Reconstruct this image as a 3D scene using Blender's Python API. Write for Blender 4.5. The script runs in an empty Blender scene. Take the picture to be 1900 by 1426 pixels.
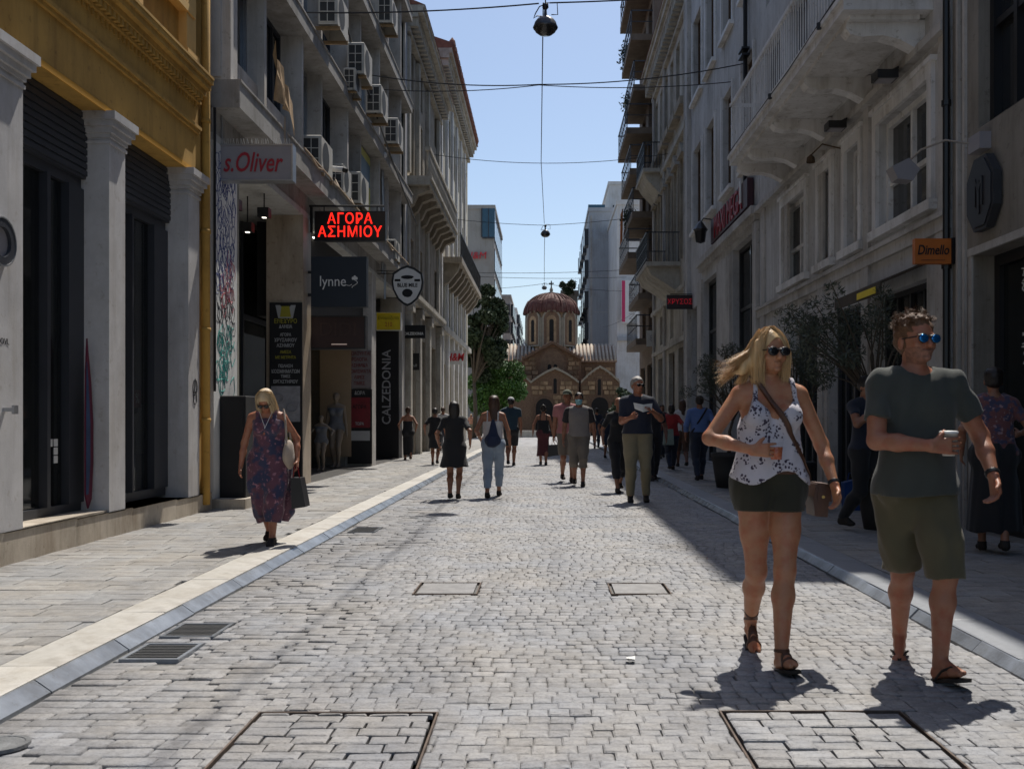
import bpy, math, random
import numpy as np
from mathutils import Vector, Matrix
R = math.radians
random.seed(7); rng = np.random.default_rng(7)
SC = bpy.context.scene; COL = SC.collection
# ---------------- camera, light, exposure ----------------
F, VX, VY, H = 1850.0, 1011.0, 777.0, 1.24
cam = bpy.data.cameras.new('camera'); co = bpy.data.objects.new('camera', cam); COL.objects.link(co)
co.location = (0, 0, H); co.rotation_euler = (R(90), 0, 0)
cam.sensor_width = 36; cam.lens = 36*F/1900; cam.clip_start = .1; cam.clip_end = 3000
cam.shift_x = (950-VX)/1900; cam.shift_y = (VY-713)/1900
cam.dof.use_dof = True; cam.dof.focus_distance = 13.0; cam.dof.aperture_fstop = 7.0
SC.camera = co
SUN_EL, SUN_AZ = 61.3, 18.0           # azimuth from +Y towards +X
w = bpy.data.worlds.new('World'); SC.world = w; w.use_nodes = True
nt = w.node_tree; nt.nodes.clear()
sky = nt.nodes.new('ShaderNodeTexSky'); sky.sky_type = 'NISHITA'; sky.sun_disc = False
sky.sun_elevation = R(SUN_EL); sky.sun_rotation = R(SUN_AZ)
sky.air_density = 1.0; sky.dust_density = 1.2; sky.ozone_density = 1.5
bg = nt.nodes.new('ShaderNodeBackground'); bg.inputs[1].default_value = 0.132
wo = nt.nodes.new('ShaderNodeOutputWorld')
nt.links.new(sky.outputs[0], bg.inputs[0]); nt.links.new(bg.outputs[0], wo.inputs[0])
sl = bpy.data.lights.new('sun', 'SUN'); sl.energy = 5.0; sl.angle = R(.55); sl.color = (1, .95, .87)
so = bpy.data.objects.new('sun', sl); COL.objects.link(so)
ce, se = math.cos(R(SUN_EL)), math.sin(R(SUN_EL))
sd = Vector((ce*math.sin(R(SUN_AZ)), ce*math.cos(R(SUN_AZ)), se))
so.rotation_euler = sd.to_track_quat('Z', 'Y').to_euler(); so.location = (0, 0, 60)
SC.view_settings.view_transform = 'Standard'; SC.view_settings.look = 'None'
SC.view_settings.gamma = 1; SC.view_settings.use_curve_mapping = False
SC.view_settings.exposure = 0.02
SC.cycles.use_denoising = True
SC.cycles.max_bounces = 6; SC.cycles.transparent_max_bounces = 12
# ---------------- helpers ----------------
def lin(c):
    if isinstance(c, str):
        c = [int(c[i:i+2], 16)/255 for i in (0, 2, 4)]
        return tuple(((x+.055)/1.055)**2.4 if x > .04045 else x/12.92 for x in c)
    return tuple(c)
MATS = {}
def mat(name, col, rough=.7, var=.25, scale=3.0, bump=.0, bscale=60.0, metal=0.0, spec=.5, dirt=None, dscale=.7, damt=.5,
        rnd=0.0, emit=0.0, sheen=0.0, stretch=None, sss=0.0):
    if name in MATS: return MATS[name]
    m = bpy.data.materials.new(name); m.use_nodes = True; MATS[name] = m
    n = m.node_tree; N = n.nodes; L = n.links; b = N['Principled BSDF']
    c = lin(col)
    b.inputs['Roughness'].default_value = rough; b.inputs['Metallic'].default_value = metal
    b.inputs['Specular IOR Level'].default_value = spec
    if sheen: b.inputs['Sheen Weight'].default_value = sheen
    if sss:
        b.inputs['Subsurface Weight'].default_value = sss; b.inputs['Subsurface Radius'].default_value = (.02, .008, .004); b.inputs['Subsurface Scale'].default_value = 1
    tc = N.new('ShaderNodeTexCoord'); src = tc.outputs['Object']
    if stretch:
        mp = N.new('ShaderNodeMapping'); mp.inputs['Scale'].default_value = stretch; L.new(src, mp.inputs[0]); src = mp.outputs[0]
    nz = N.new('ShaderNodeTexNoise'); nz.inputs['Scale'].default_value = scale; nz.inputs['Detail'].default_value = 6; nz.inputs['Roughness'].default_value = .65
    L.new(src, nz.inputs['Vector'])
    mr = N.new('ShaderNodeMapRange'); mr.inputs['From Min'].default_value = .3; mr.inputs['From Max'].default_value = .7
    mr.inputs['To Min'].default_value = 1-var; mr.inputs['To Max'].default_value = 1+var*.6
    L.new(nz.outputs[0], mr.inputs[0]); fac = mr.outputs[0]
    if rnd:
        oi = N.new('ShaderNodeObjectInfo'); m2 = N.new('ShaderNodeMapRange'); m2.inputs['To Min'].default_value = 1-rnd; m2.inputs['To Max'].default_value = 1+rnd
        L.new(oi.outputs['Random'], m2.inputs[0]); mm = N.new('ShaderNodeMath'); mm.operation = 'MULTIPLY'
        L.new(fac, mm.inputs[0]); L.new(m2.outputs[0], mm.inputs[1]); fac = mm.outputs[0]
    vm = N.new('ShaderNodeVectorMath'); vm.operation = 'SCALE'; vm.inputs[0].default_value = c; L.new(fac, vm.inputs['Scale'])
    out = vm.outputs[0]
    if dirt:
        n2 = N.new('ShaderNodeTexNoise'); n2.inputs['Scale'].default_value = dscale; n2.inputs['Detail'].default_value = 9; n2.inputs['Roughness'].default_value = .7
        mp = N.new('ShaderNodeMapping'); mp.inputs['Scale'].default_value = (1, 1, .35); L.new(tc.outputs['Object'], mp.inputs[0]); L.new(mp.outputs[0], n2.inputs['Vector'])
        r2 = N.new('ShaderNodeMapRange'); r2.inputs['From Min'].default_value = .48; r2.inputs['From Max'].default_value = .72; r2.inputs['To Max'].default_value = damt
        L.new(n2.outputs[0], r2.inputs[0])
        mx = N.new('ShaderNodeMix'); mx.data_type = 'RGBA'; L.new(r2.outputs[0], mx.inputs[0]); L.new(out, mx.inputs[6]); mx.inputs[7].default_value = (*lin(dirt), 1)
        out = mx.outputs[2]
    L.new(out, b.inputs['Base Color'])
    if emit:
        b.inputs['Emission Color'].default_value = (*c, 1); b.inputs['Emission Strength'].default_value = emit
    if bump:
        n3 = N.new('ShaderNodeTexNoise'); n3.inputs['Scale'].default_value = bscale; n3.inputs['Detail'].default_value = 4; L.new(src, n3.inputs['Vector'])
        bp = N.new('ShaderNodeBump'); bp.inputs['Strength'].default_value = min(1, bump); bp.inputs['Distance'].default_value = .01; L.new(n3.outputs[0], bp.inputs['Height']); L.new(bp.outputs[0], b.inputs['Normal'])
    return m
def glass(name, tint=(.02, .022, .025), alpha=1.0, rough=.06):
    """window glass; alpha<1 lets the interior show through"""
    if name in MATS: return MATS[name]
    m = mat(name, tint, rough, .2, 1.2, 0, spec=.6)
    n = m.node_tree; N = n.nodes; L = n.links; b = N['Principled BSDF']
    nz = N.new('ShaderNodeTexNoise'); nz.inputs['Scale'].default_value = 1.3; bp = N.new('ShaderNodeBump'); bp.inputs['Strength'].default_value = .06; bp.inputs['Distance'].default_value = .03
    tc = N.new('ShaderNodeTexCoord'); L.new(tc.outputs['Object'], nz.inputs['Vector']); L.new(nz.outputs[0], bp.inputs['Height']); L.new(bp.outputs[0], b.inputs['Normal'])
    if alpha < 1:
        t = N.new('ShaderNodeBsdfTransparent'); t.inputs[0].default_value = (.8, .83, .82, 1); mx = N.new('ShaderNodeMixShader')
        mx.inputs[0].default_value = alpha; L.new(t.outputs[0], mx.inputs[1]); L.new(b.outputs[0], mx.inputs[2]); L.new(mx.outputs[0], N['Material Output'].inputs[0])
    return m
def link(o, parent=None):
    COL.objects.link(o)
    if parent is not None: o.parent = parent
    return o
def tag(o, label=None, cat=None, group=None, kind=None):
    if label: o['label'] = label
    if cat: o['category'] = cat
    if group: o['group'] = group
    if kind: o['kind'] = kind
    return o
def thing(name, label, cat, loc=(0, 0, 0), rz=0, group=None):
    o = bpy.data.objects.new(name, None); o.empty_display_size = .2; COL.objects.link(o)
    o.location = loc; o.rotation_euler = (0, 0, rz)
    return tag(o, label, cat, group)
class MB:
    def __init__(s): s.v = []; s.f = []; s.m = []; s.mi = 0
    def add(s, vs, fs):
        o = len(s.v); s.v += [tuple(p) for p in vs]; s.f += [tuple(i+o for i in f) for f in fs]; s.m += [s.mi]*len(fs); return s
    def box(s, x0, x1, y0, y1, z0, z1):
        if x0 > x1: x0, x1 = x1, x0
        if y0 > y1: y0, y1 = y1, y0
        vs = [(x0, y0, z0), (x1, y0, z0), (x1, y1, z0), (x0, y1, z0), (x0, y0, z1), (x1, y0, z1), (x1, y1, z1), (x0, y1, z1)]
        return s.add(vs, [(0, 3, 2, 1), (4, 5, 6, 7), (0, 1, 5, 4), (1, 2, 6, 5), (2, 3, 7, 6), (3, 0, 4, 7)])
    def bevbox(s, x0, x1, y0, y1, z0, z1, b=.01):
        """box with its top edge chamfered (12 side faces)"""
        vs = [(x0, y0, z0), (x1, y0, z0), (x1, y1, z0), (x0, y1, z0), (x0, y0, z1-b), (x1, y0, z1-b), (x1, y1, z1-b), (x0, y1, z1-b),
              (x0+b, y0+b, z1), (x1-b, y0+b, z1), (x1-b, y1-b, z1), (x0+b, y1-b, z1)]
        fs = [(8, 9, 10, 11)]
        for i in range(4):
            j = (i+1) % 4; fs += [(i, j, j+4, i+4), (i+4, j+4, j+8, i+8)]
        return s.add(vs, fs)
    def prism(s, pts, axis, a0, a1):
        """extrude a 2-D outline along an axis; axis 'y': pts are (x,z); 'x': (y,z); 'z': (x,y)"""
        def P(p, a): return {'y': (p[0], a, p[1]), 'x': (a, p[0], p[1]), 'z': (p[0], p[1], a)}[axis]
        n = len(pts); vs = [P(p, a0) for p in pts]+[P(p, a1) for p in pts]
        return s.add(vs, [tuple(range(n)), tuple(range(2*n-1, n-1, -1))]+[(i, i+n, (i+1) % n+n, (i+1) % n) for i in range(n)])
    def tube(s, pts, r, n=6, r1=None, cap=True):
        pts = [Vector(p) for p in pts]; m = len(pts); vs = []
        up = None
        for i, p in enumerate(pts):
            d = (pts[min(i+1, m-1)]-pts[max(i-1, 0)]).normalized()
            if up is None: up = d.orthogonal().normalized()
            up = (up-d*up.dot(d)); up = up.normalized() if up.length > 1e-6 else d.orthogonal().normalized()
            q = d.cross(up); rr = r if r1 is None else r+(r1-r)*i/(m-1)
            for k in range(n):
                a = 2*math.pi*k/n; vs.append(p+(up*math.cos(a)+q*math.sin(a))*rr)
        fs = [(i*n+k, i*n+(k+1) % n, (i+1)*n+(k+1) % n, (i+1)*n+k) for i in range(m-1) for k in range(n)]
        if cap: fs += [tuple(range(n-1, -1, -1)), tuple((m-1)*n+k for k in range(n))]
        return s.add(vs, fs)
    def lathe(s, prof, c=(0, 0, 0), n=16):
        vs = [(c[0]+r*math.cos(2*math.pi*k/n), c[1]+r*math.sin(2*math.pi*k/n), c[2]+z) for r, z in prof for k in range(n)]
        fs = [(i*n+k, i*n+(k+1) % n, (i+1)*n+(k+1) % n, (i+1)*n+k) for i in range(len(prof)-1) for k in range(n)]
        return s.add(vs, fs)
    def build(s, name, m, parent=None, smooth=False):
        me = bpy.data.meshes.new(name); me.from_pydata(s.v, [], s.f)
        for x in (m if isinstance(m, (list, tuple)) else [m]): me.materials.append(x)
        if isinstance(m, (list, tuple)): me.polygons.foreach_set('material_index', s.m)
        if smooth: me.polygons.foreach_set('use_smooth', [True]*len(me.polygons))
        me.update(); o = bpy.data.objects.new(name, me)
        link(o, parent)
        if parent is not None and parent.type == 'EMPTY': o.matrix_parent_inverse = parent_inv(parent)
        return o
def parent_inv(p):
    """parts of fixed things are modelled in world coordinates"""
    m = Matrix.Identity(4); q = p
    while q is not None:
        m = (Matrix.Translation(q.location) @ q.rotation_euler.to_matrix().to_4x4()) @ m if q.type == 'EMPTY' else m
        q = q.parent
    return m.inverted() if p.type == 'EMPTY' else Matrix.Identity(4)
def inst(name, mesh, parent, loc, rot=(0, 0, 0), sc=(1, 1, 1)):
    o = bpy.data.objects.new(name, mesh); o.location = loc; o.rotation_euler = rot; o.scale = sc
    return link(o, parent)
class Fac:
    """a street front on the plane x = X, facing s (+1 east, -1 west); u runs along the street, d out of the wall"""
    def __init__(f, X, s): f.X = X; f.s = s
    def x(f, d): return f.X+f.s*d
    def box(f, mb, u0, u1, z0, z1, d0, d1): return mb.box(f.x(d0), f.x(d1), u0, u1, z0, z1)
    def wall(f, mb, u0, u1, z0, z1, ops=(), rev=.25, d=0):
        us = sorted({u0, u1, *[c for o in ops for c in o[:2] if u0 < c < u1]}); zs = sorted({z0, z1, *[c for o in ops for c in o[2:] if z0 < c < z1]})
        X = f.x(d)
        for a, b in zip(us, us[1:]):
            for c, e in zip(zs, zs[1:]):
                um, zm = (a+b)/2, (c+e)/2
                if any(o[0] < um < o[1] and o[2] < zm < o[3] for o in ops): continue
                mb.add([(X, a, c), (X, b, c), (X, b, e), (X, a, e)], [(0, 1, 2, 3) if f.s > 0 else (3, 2, 1, 0)])
        Xi = f.x(d-rev)
        for a, b, c, e in [o[:4] for o in ops]:
            mb.add([(X, a, c), (X, b, c), (X, b, e), (X, a, e), (Xi, a, c), (Xi, b, c), (Xi, b, e), (Xi, a, e)],
                   [(0, 4, 5, 1), (1, 5, 6, 2), (2, 6, 7, 3), (3, 7, 4, 0)])
        return mb
    def back(f, mb, u0, u1, z0, z1, depth, d=0):
        """the unseen rest of the house: end walls, roof and back"""
        a, b = f.x(d-.001), f.x(-depth)
        vs = [(a, u0, z0), (b, u0, z0), (b, u1, z0), (a, u1, z0), (a, u0, z1), (b, u0, z1), (b, u1, z1), (a, u1, z1)]
        return mb.add(vs, [(0, 1, 5, 4), (1, 2, 6, 5), (2, 3, 7, 6), (4, 5, 6, 7)])
    def window(f, parent, a, b, c, e, d=-.2, fm=None, pm=None, nv=1, nh=0, t=.05, hpos=None, dep=.06, name='window'):
        mb = MB(); B = lambda *q: f.box(mb, *q, d, d+dep)
        B(a, a+t, c, e); B(b-t, b, c, e); B(a+t, b-t, c, c+t); B(a+t, b-t, e-t, e)
        for i in range(nv):
            u = a+(b-a)*(i+1)/(nv+1); f.box(mb, u-t*.4, u+t*.4, c+t, e-t, d, d+dep*.9)
        for i in range(nh):
            zz = (c+(e-c)*(hpos if hpos else (i+1)/(nh+1))); f.box(mb, a+t, b-t, zz-t*.4, zz+t*.4, d, d+dep*.8)
        w_ = mb.build(name, fm, parent)
        p = MB(); f.box(p, a+.01, b-.01, c+.01, e-.01, d+.002, d+.014); p.build('pane', pm, w_)
        return w_
    def text(f, body, u, z, size, m, parent, d=.02, ext=.004, name='lettering', shear=0, sx=1, align='CENTER', rotz=0):
        # reading direction on a west-facing front is +u reversed
        rot = (R(90), rotz, R(90) if f.s > 0 else R(-90))
        return text(body, (f.x(d), u, z), rot, size, m, parent, ext, name, shear, sx, align)
def text(body, loc, rot, size, m, parent, ext=.004, name='lettering', shear=0, sx=1, align='CENTER', bold=0, space=1):
    cu = bpy.data.curves.new('lettering', 'FONT'); cu.body = body; cu.size = size; cu.extrude = ext; cu.align_x = align; cu.align_y = 'CENTER'
    cu.shear = shear; cu.offset = bold; cu.resolution_u = 3; cu.space_character = space
    t = bpy.data.objects.new('tmp', cu); COL.objects.link(t)
    dg = bpy.context.evaluated_depsgraph_get(); me = bpy.data.meshes.new_from_object(t.evaluated_get(dg))
    COL.objects.unlink(t); bpy.data.objects.remove(t)
    mx = Matrix.Translation(loc) @ Matrix(([1, 0, 0, 0], [0, 1, 0, 0], [0, 0, 1, 0], [0, 0, 0, 1]))
    from mathutils import Euler
    mx = Matrix.Translation(loc) @ Euler(rot).to_matrix().to_4x4() @ Matrix.Diagonal((sx, 1, 1, 1))
    me.transform(mx); me.materials.clear(); me.materials.append(m)
    o = bpy.data.objects.new(name, me)
    link(o, parent)
    if parent is not None and parent.type == 'EMPTY': o.matrix_parent_inverse = parent_inv(parent)
    return o
CAMFACE = (R(90), 0, 0)   # lettering on a sign that faces back down the street (-Y)
def each(name, m, parent, fac, boxes):
    for b in boxes:
        mb = MB()
        for q in (b if isinstance(b[0], tuple) else (b,)): fac.box(mb, *q)
        mb.build(name, m, parent)
def copy_tree(o, parent=None):
    c = o.copy(); COL.objects.link(c)
    if parent is not None: c.parent = parent; c.matrix_parent_inverse = o.matrix_parent_inverse
    for ch in list(o.children): copy_tree(ch, c)
    return c
def speckle(m, warm, cool, dark):
    """worn marble: slow drift between a warm and a cool grey, plus fine dark grain"""
    n = m.node_tree; N, L = n.nodes, n.links; b = N['Principled BSDF']; src = b.inputs['Base Color'].links[0].from_socket; g = N.new('ShaderNodeNewGeometry')
    def nz(sc, det, a, z):
        q = N.new('ShaderNodeTexNoise'); q.inputs['Scale'].default_value = sc; q.inputs['Detail'].default_value = det; q.inputs['Roughness'].default_value = .7; L.new(g.outputs['Position'], q.inputs['Vector'])
        r = N.new('ShaderNodeMapRange'); r.inputs['From Min'].default_value = a; r.inputs['From Max'].default_value = z; L.new(q.outputs[0], r.inputs[0]); return r.outputs[0]
    tint = N.new('ShaderNodeMix'); tint.data_type = 'RGBA'; L.new(nz(1.1, 5, .38, .62), tint.inputs[0]); tint.inputs[6].default_value = (*warm, 1); tint.inputs[7].default_value = (*cool, 1)
    mu = N.new('ShaderNodeMix'); mu.data_type = 'RGBA'; mu.blend_type = 'MULTIPLY'; mu.inputs[0].default_value = 1; L.new(src, mu.inputs[6]); L.new(tint.outputs[2], mu.inputs[7])
    d = N.new('ShaderNodeMix'); d.data_type = 'RGBA'; d.blend_type = 'MULTIPLY'; L.new(nz(75, 3, .52, .66), d.inputs[0]); L.new(mu.outputs[2], d.inputs[6]); d.inputs[7].default_value = (dark, dark, dark, 1)
    e = N.new('ShaderNodeMix'); e.data_type = 'RGBA'; e.blend_type = 'MULTIPLY'; L.new(nz(6, 8, .50, .70), e.inputs[0]); L.new(d.outputs[2], e.inputs[6]); e.inputs[7].default_value = (.68, .67, .66, 1)
    mp = N.new('ShaderNodeMapping'); mp.inputs['Scale'].default_value = (1.6, .16, 1); L.new(g.outputs['Position'], mp.inputs[0]); tq = N.new('ShaderNodeTexNoise'); tq.inputs['Scale'].default_value = 1; tq.inputs['Detail'].default_value = 5; L.new(mp.outputs[0], tq.inputs['Vector'])
    tr = N.new('ShaderNodeMapRange'); tr.inputs['From Min'].default_value = .47; tr.inputs['From Max'].default_value = .63; L.new(tq.outputs[0], tr.inputs[0]); e2 = N.new('ShaderNodeMix'); e2.data_type = 'RGBA'; e2.blend_type = 'MULTIPLY'; L.new(tr.outputs[0], e2.inputs[0]); L.new(e.outputs[2], e2.inputs[6]); e2.inputs[7].default_value = (.80, .80, .81, 1)
    L.new(e2.outputs[2], b.inputs['Base Color'])
# ---------------- materials ----------------
M = dict(
 cobble=mat('cobble', (.315, .313, .315), .6, .30, 22, .45, 170, spec=.45, dirt='8a867f', dscale=3.5, damt=.35, rnd=.12),
 paving=mat('paving', (.30, .295, .287), .7, .3, 9, .3, 130, dirt='7d776e', dscale=2.2, damt=.5, rnd=.12),
 joint=mat('joint', (.15, .147, .14), .95, .3, 20, .4, 80),
 cream=mat('cream_marble', (.50, .48, .44), .6, .15, 5, .12, 90, dirt='7d766c', dscale=4, damt=.6, rnd=.07),
 gutter=mat('gutter_marble', (.23, .25, .28), .26, .3, 4, .15, 60, dirt='5c5c5c', dscale=3, damt=.6, rnd=.12),
 greykerb=mat('grey_kerb_marble', (.30, .315, .34), .42, .2, 4, .15, 70, dirt='6a6c70', dscale=3, damt=.5, rnd=.08),
 plinth=mat('plinth_marble', (.50, .44, .36), .6, .2, 3, .15, 70, dirt='6f5c45', dscale=2, damt=.6),
 marble=mat('pillar_marble', (.50, .49, .49), .55, .16, 2.5, .12, 60, dirt='77747a', dscale=1.6, damt=.4),
 yellow=mat('ochre_stucco', (.46, .27, .060), .85, .14, 2, .15, 90, dirt='7d5a1c', dscale=1.2, damt=.5),
 yellowlt=mat('pale_ochre_trim', (.62, .40, .14), .8, .1, 2, .1, 90),
 black=mat('black_metal', (.012, .012, .014), .4, .2, 4),
 darkframe=mat('anthracite_frame', (.03, .033, .042), .45, .15, 4),
 grey=mat('grey_concrete', (.33, .32, .305), .85, .18, 2, .2, 50, dirt='5b554c', dscale=1.1, damt=.6),
 greylt=mat('pale_render', (.50, .48, .455), .8, .14, 2, .15, 60, dirt='6e675d', dscale=1.0, damt=.5),
 white=mat('white_paint', (.72, .71, .70), .6, .08, 3, .06, 60, dirt='8f8a80', dscale=1.5, damt=.35),
 whitewall=mat('white_wall', (.52, .515, .51), .8, .12, 1.5, .12, 50, dirt='7d7a76', dscale=.8, damt=.5),
 greywall=mat('warm_grey_wall', (.25, .23, .20), .8, .12, 1.5, .12, 50, dirt='534b42', dscale=.8, damt=.4),
 stone=mat('carved_stone', (.34, .295, .23), .85, .25, 2.5, .4, 40, dirt='3f3529', dscale=1.2, damt=.6),
 stonelt=mat('pale_stone', (.47, .44, .38), .85, .2, 2.5, .3, 40, dirt='5a5145', dscale=1, damt=.6),
 tile=mat('roof_tile', (.20, .085, .06), .85, .3, 6, .3, 40, rnd=.25),
 churchtile=mat('old_church_tile', (.30, .20, .15), .85, .35, 7, .4, 30, dirt='8b7e6c', dscale=4, damt=.6),
 churchstone=mat('church_stone', (.30, .20, .115), .9, .35, 5, .5, 18, dirt='3d2c1e', dscale=2, damt=.5, rnd=.42),
 churchbrick=mat('church_brick', (.165, .10, .062), .9, .35, 8, .5, 30, rnd=.2),
 churchmarble=mat('church_marble', (.30, .26, .20), .8, .2, 4, .2, 30),
 domered=mat('dome_tile', (.105, .032, .022), .8, .35, 8, .3, 30, dirt='8d7f70', dscale=3, damt=.35),
 steel=mat('brushed_steel', (.42, .43, .45), .35, .15, 6, metal=.8),
 acwhite=mat('ac_casing', (.52, .50, .45), .6, .15, 4, dirt='6d6250', dscale=3, damt=.5),
 acgrille=mat('ac_grille', (.03, .03, .03), .6, .2, 10),
 wood=mat('old_wood', (.09, .055, .03), .8, .3, 6, .3, 60),
 roofgrey=mat('far_grey_wall', (.36, .38, .41), .8, .07, .6),
 farwhite=mat('far_white_wall', (.62, .61, .60), .8, .08, .6),
 farbeige=mat('far_beige_wall', (.36, .34, .31), .8, .08, .6),
 soffit=mat('soffit', (.50, .50, .48), .8, .08, 2),
 inside=mat('shop_interior', (.22, .21, .18), .9, .2, 1.5),
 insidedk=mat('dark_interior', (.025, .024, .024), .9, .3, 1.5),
 beigemarble=mat('beige_marble_cladding', (.44, .36, .27), .4, .14, 2.5, dirt='6d5843', dscale=2, damt=.4),
 red=mat('red_paint', (.30, .012, .015), .5, .15, 5),
 yellowsign=mat('yellow_sign', (.75, .58, .02), .5, .12, 8),
 orange=mat('orange_sign', (.50, .14, .02), .5, .1, 6),
 navy=mat('navy_sign', (.010, .017, .028), .5, .1, 6),
 brownsign=mat('brown_sign', (.035, .013, .010), .5, .2, 6),
 ledred=mat('led_red', (1, .02, .01), .5, 0, 1, emit=1.4),
 leddim=mat('led_dim_red', (.35, .01, .02), .5, 0, 1, emit=.35),
 lit=mat('lit_tube', (1, .93, .8), .5, 0, 1, emit=3.0),
 whitesign=mat('white_sign', (.68, .68, .66), .5, .06, 4),
 signgrey=mat('grey_sign_face', (.27, .26, .28), .5, .08, 4),
 glass=glass('window_glass'), glassb=glass('blue_glass', (.02, .07, .11)),
 shopglass=glass('shop_glass', (.02, .022, .024), .5, .04),
 leafdk=mat('dark_foliage', (.038, .062, .026), .7, .4, 1.2, rnd=0),
 leafgr=mat('green_foliage', (.06, .145, .018), .6, .5, 1.0),
 leafol=mat('olive_foliage', (.060, .072, .048), .6, .4, 3),
 bark=mat('bark', (.09, .07, .05), .9, .3, 8, .5, 40),
 pot=mat('dark_pot', (.03, .028, .027), .7, .2, 4),
 inkbk=mat('black_marker', (.015, .015, .018), .8, .2, 9), inkbl=mat('blue_spray', (.06, .08, .22), .8, .2, 9),
 inkgn=mat('teal_spray', (.05, .30, .26), .8, .2, 9), inkrd=mat('pink_spray', (.45, .12, .14), .8, .2, 9),
 cable=mat('cable', (.02, .02, .022), .6, 0, 1),
)
def grime(m, amt=.62):
    """rain streaks and soot patches on plaster, fixed to the wall"""
    n = m.node_tree; N, L = n.nodes, n.links; b = N['Principled BSDF']; src = b.inputs['Base Color'].links[0].from_socket; g = N.new('ShaderNodeNewGeometry')
    for sc, a, z, det in (((5, 5, .35), .50, .68, 6), ((.9, .9, .6), .48, .66, 9), ((9, 9, 9), .60, .66, 4)):
        mp = N.new('ShaderNodeMapping'); mp.inputs['Scale'].default_value = sc; L.new(g.outputs['Position'], mp.inputs[0]); q = N.new('ShaderNodeTexNoise'); q.inputs['Scale'].default_value = 1; q.inputs['Detail'].default_value = det; q.inputs['Roughness'].default_value = .7; L.new(mp.outputs[0], q.inputs['Vector'])
        r = N.new('ShaderNodeMapRange'); r.inputs['From Min'].default_value = a; r.inputs['From Max'].default_value = z; r.inputs['To Max'].default_value = .75; L.new(q.outputs[0], r.inputs[0])
        e = N.new('ShaderNodeMix'); e.data_type = 'RGBA'; e.blend_type = 'MULTIPLY'; L.new(r.outputs[0], e.inputs[0]); L.new(src, e.inputs[6]); e.inputs[7].default_value = (amt, amt*.96, amt*.90, 1); src = e.outputs[2]
    L.new(src, b.inputs['Base Color'])
for k_ in ('yellow', 'grey', 'greylt', 'whitewall', 'greywall', 'stone', 'stonelt', 'marble', 'white', 'plinth', 'roofgrey', 'farwhite', 'farbeige', 'beigemarble', 'cream', 'gutter', 'soffit'): grime(M[k_], .80 if k_ in ('marble', 'cream', 'roofgrey', 'farwhite', 'farbeige', 'gutter') else .66)
speckle(M['cobble'], (1.04, 1.0, .95), (.94, .97, 1.03), .70); speckle(M['paving'], (1.05, 1.0, .93), (.95, .97, 1.0), .78)
# ---------------- ground ----------------
XL, XR = -4.34, 4.5          # building lines
RL, RR = -2.24, 2.28         # cobbled carriageway
KL, KR = -2.61, 2.62         # back of the kerb stones
SW = .06                     # pavement height
g = MB(); g.box(-900, 900, -60, 2500, -.6, -.05); gr = g.build('ground', mat('city_ground', (.20, .195, .185), .9, .2, .05)); tag(gr, kind='structure')
# carriageway bed + stones
COVERS = [(-1.21, -.45, 3.50, 4.22), (.74, 1.51, 3.52, 4.24), (-.94, -.48, 7.05, 7.55), (.47, .90, 7.05, 7.52),
          (-2.19, -1.88, 5.66, 6.03), (-2.19, -1.88, 5.12, 5.49), (-2.16, -1.86, 10.9, 11.4)]
road = MB(); road.box(RL-.03, RR+.03, -8, 120, -.049, -.016); road = road.build('road', M['joint']); tag(road, kind='structure')
def stone_mesh(name, sx, sy, seed, m, b=.008, h=.03):
    r = random.Random(seed); j = lambda q: r.uniform(-q, q)
    vs = []; x, y = sx/2, sy/2
    low = [(-x, -y), (x, -y), (x, y), (-x, y)]
    vs = [(p+j(.002), q+j(.002), -h) for p, q in low]; vs += [(a, b_, -.004+j(.0015)) for a, b_, _ in vs[:4]]
    vs += [(a*(1-2*b/sx), b_*(1-2*b/sy), j(.0018)) for a, b_, _ in vs[:4]]; vs.append((j(.01), j(.01), .0025))
    fs = []
    for i in range(4):
        k = (i+1) % 4; fs += [(i, k, k+4, i+4), (i+4, k+4, k+8, i+8), (i+8, k+8, 12)]
    me = bpy.data.meshes.new(name); me.from_pydata(vs, [], fs); me.materials.append(m); me.update(); return me
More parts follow.
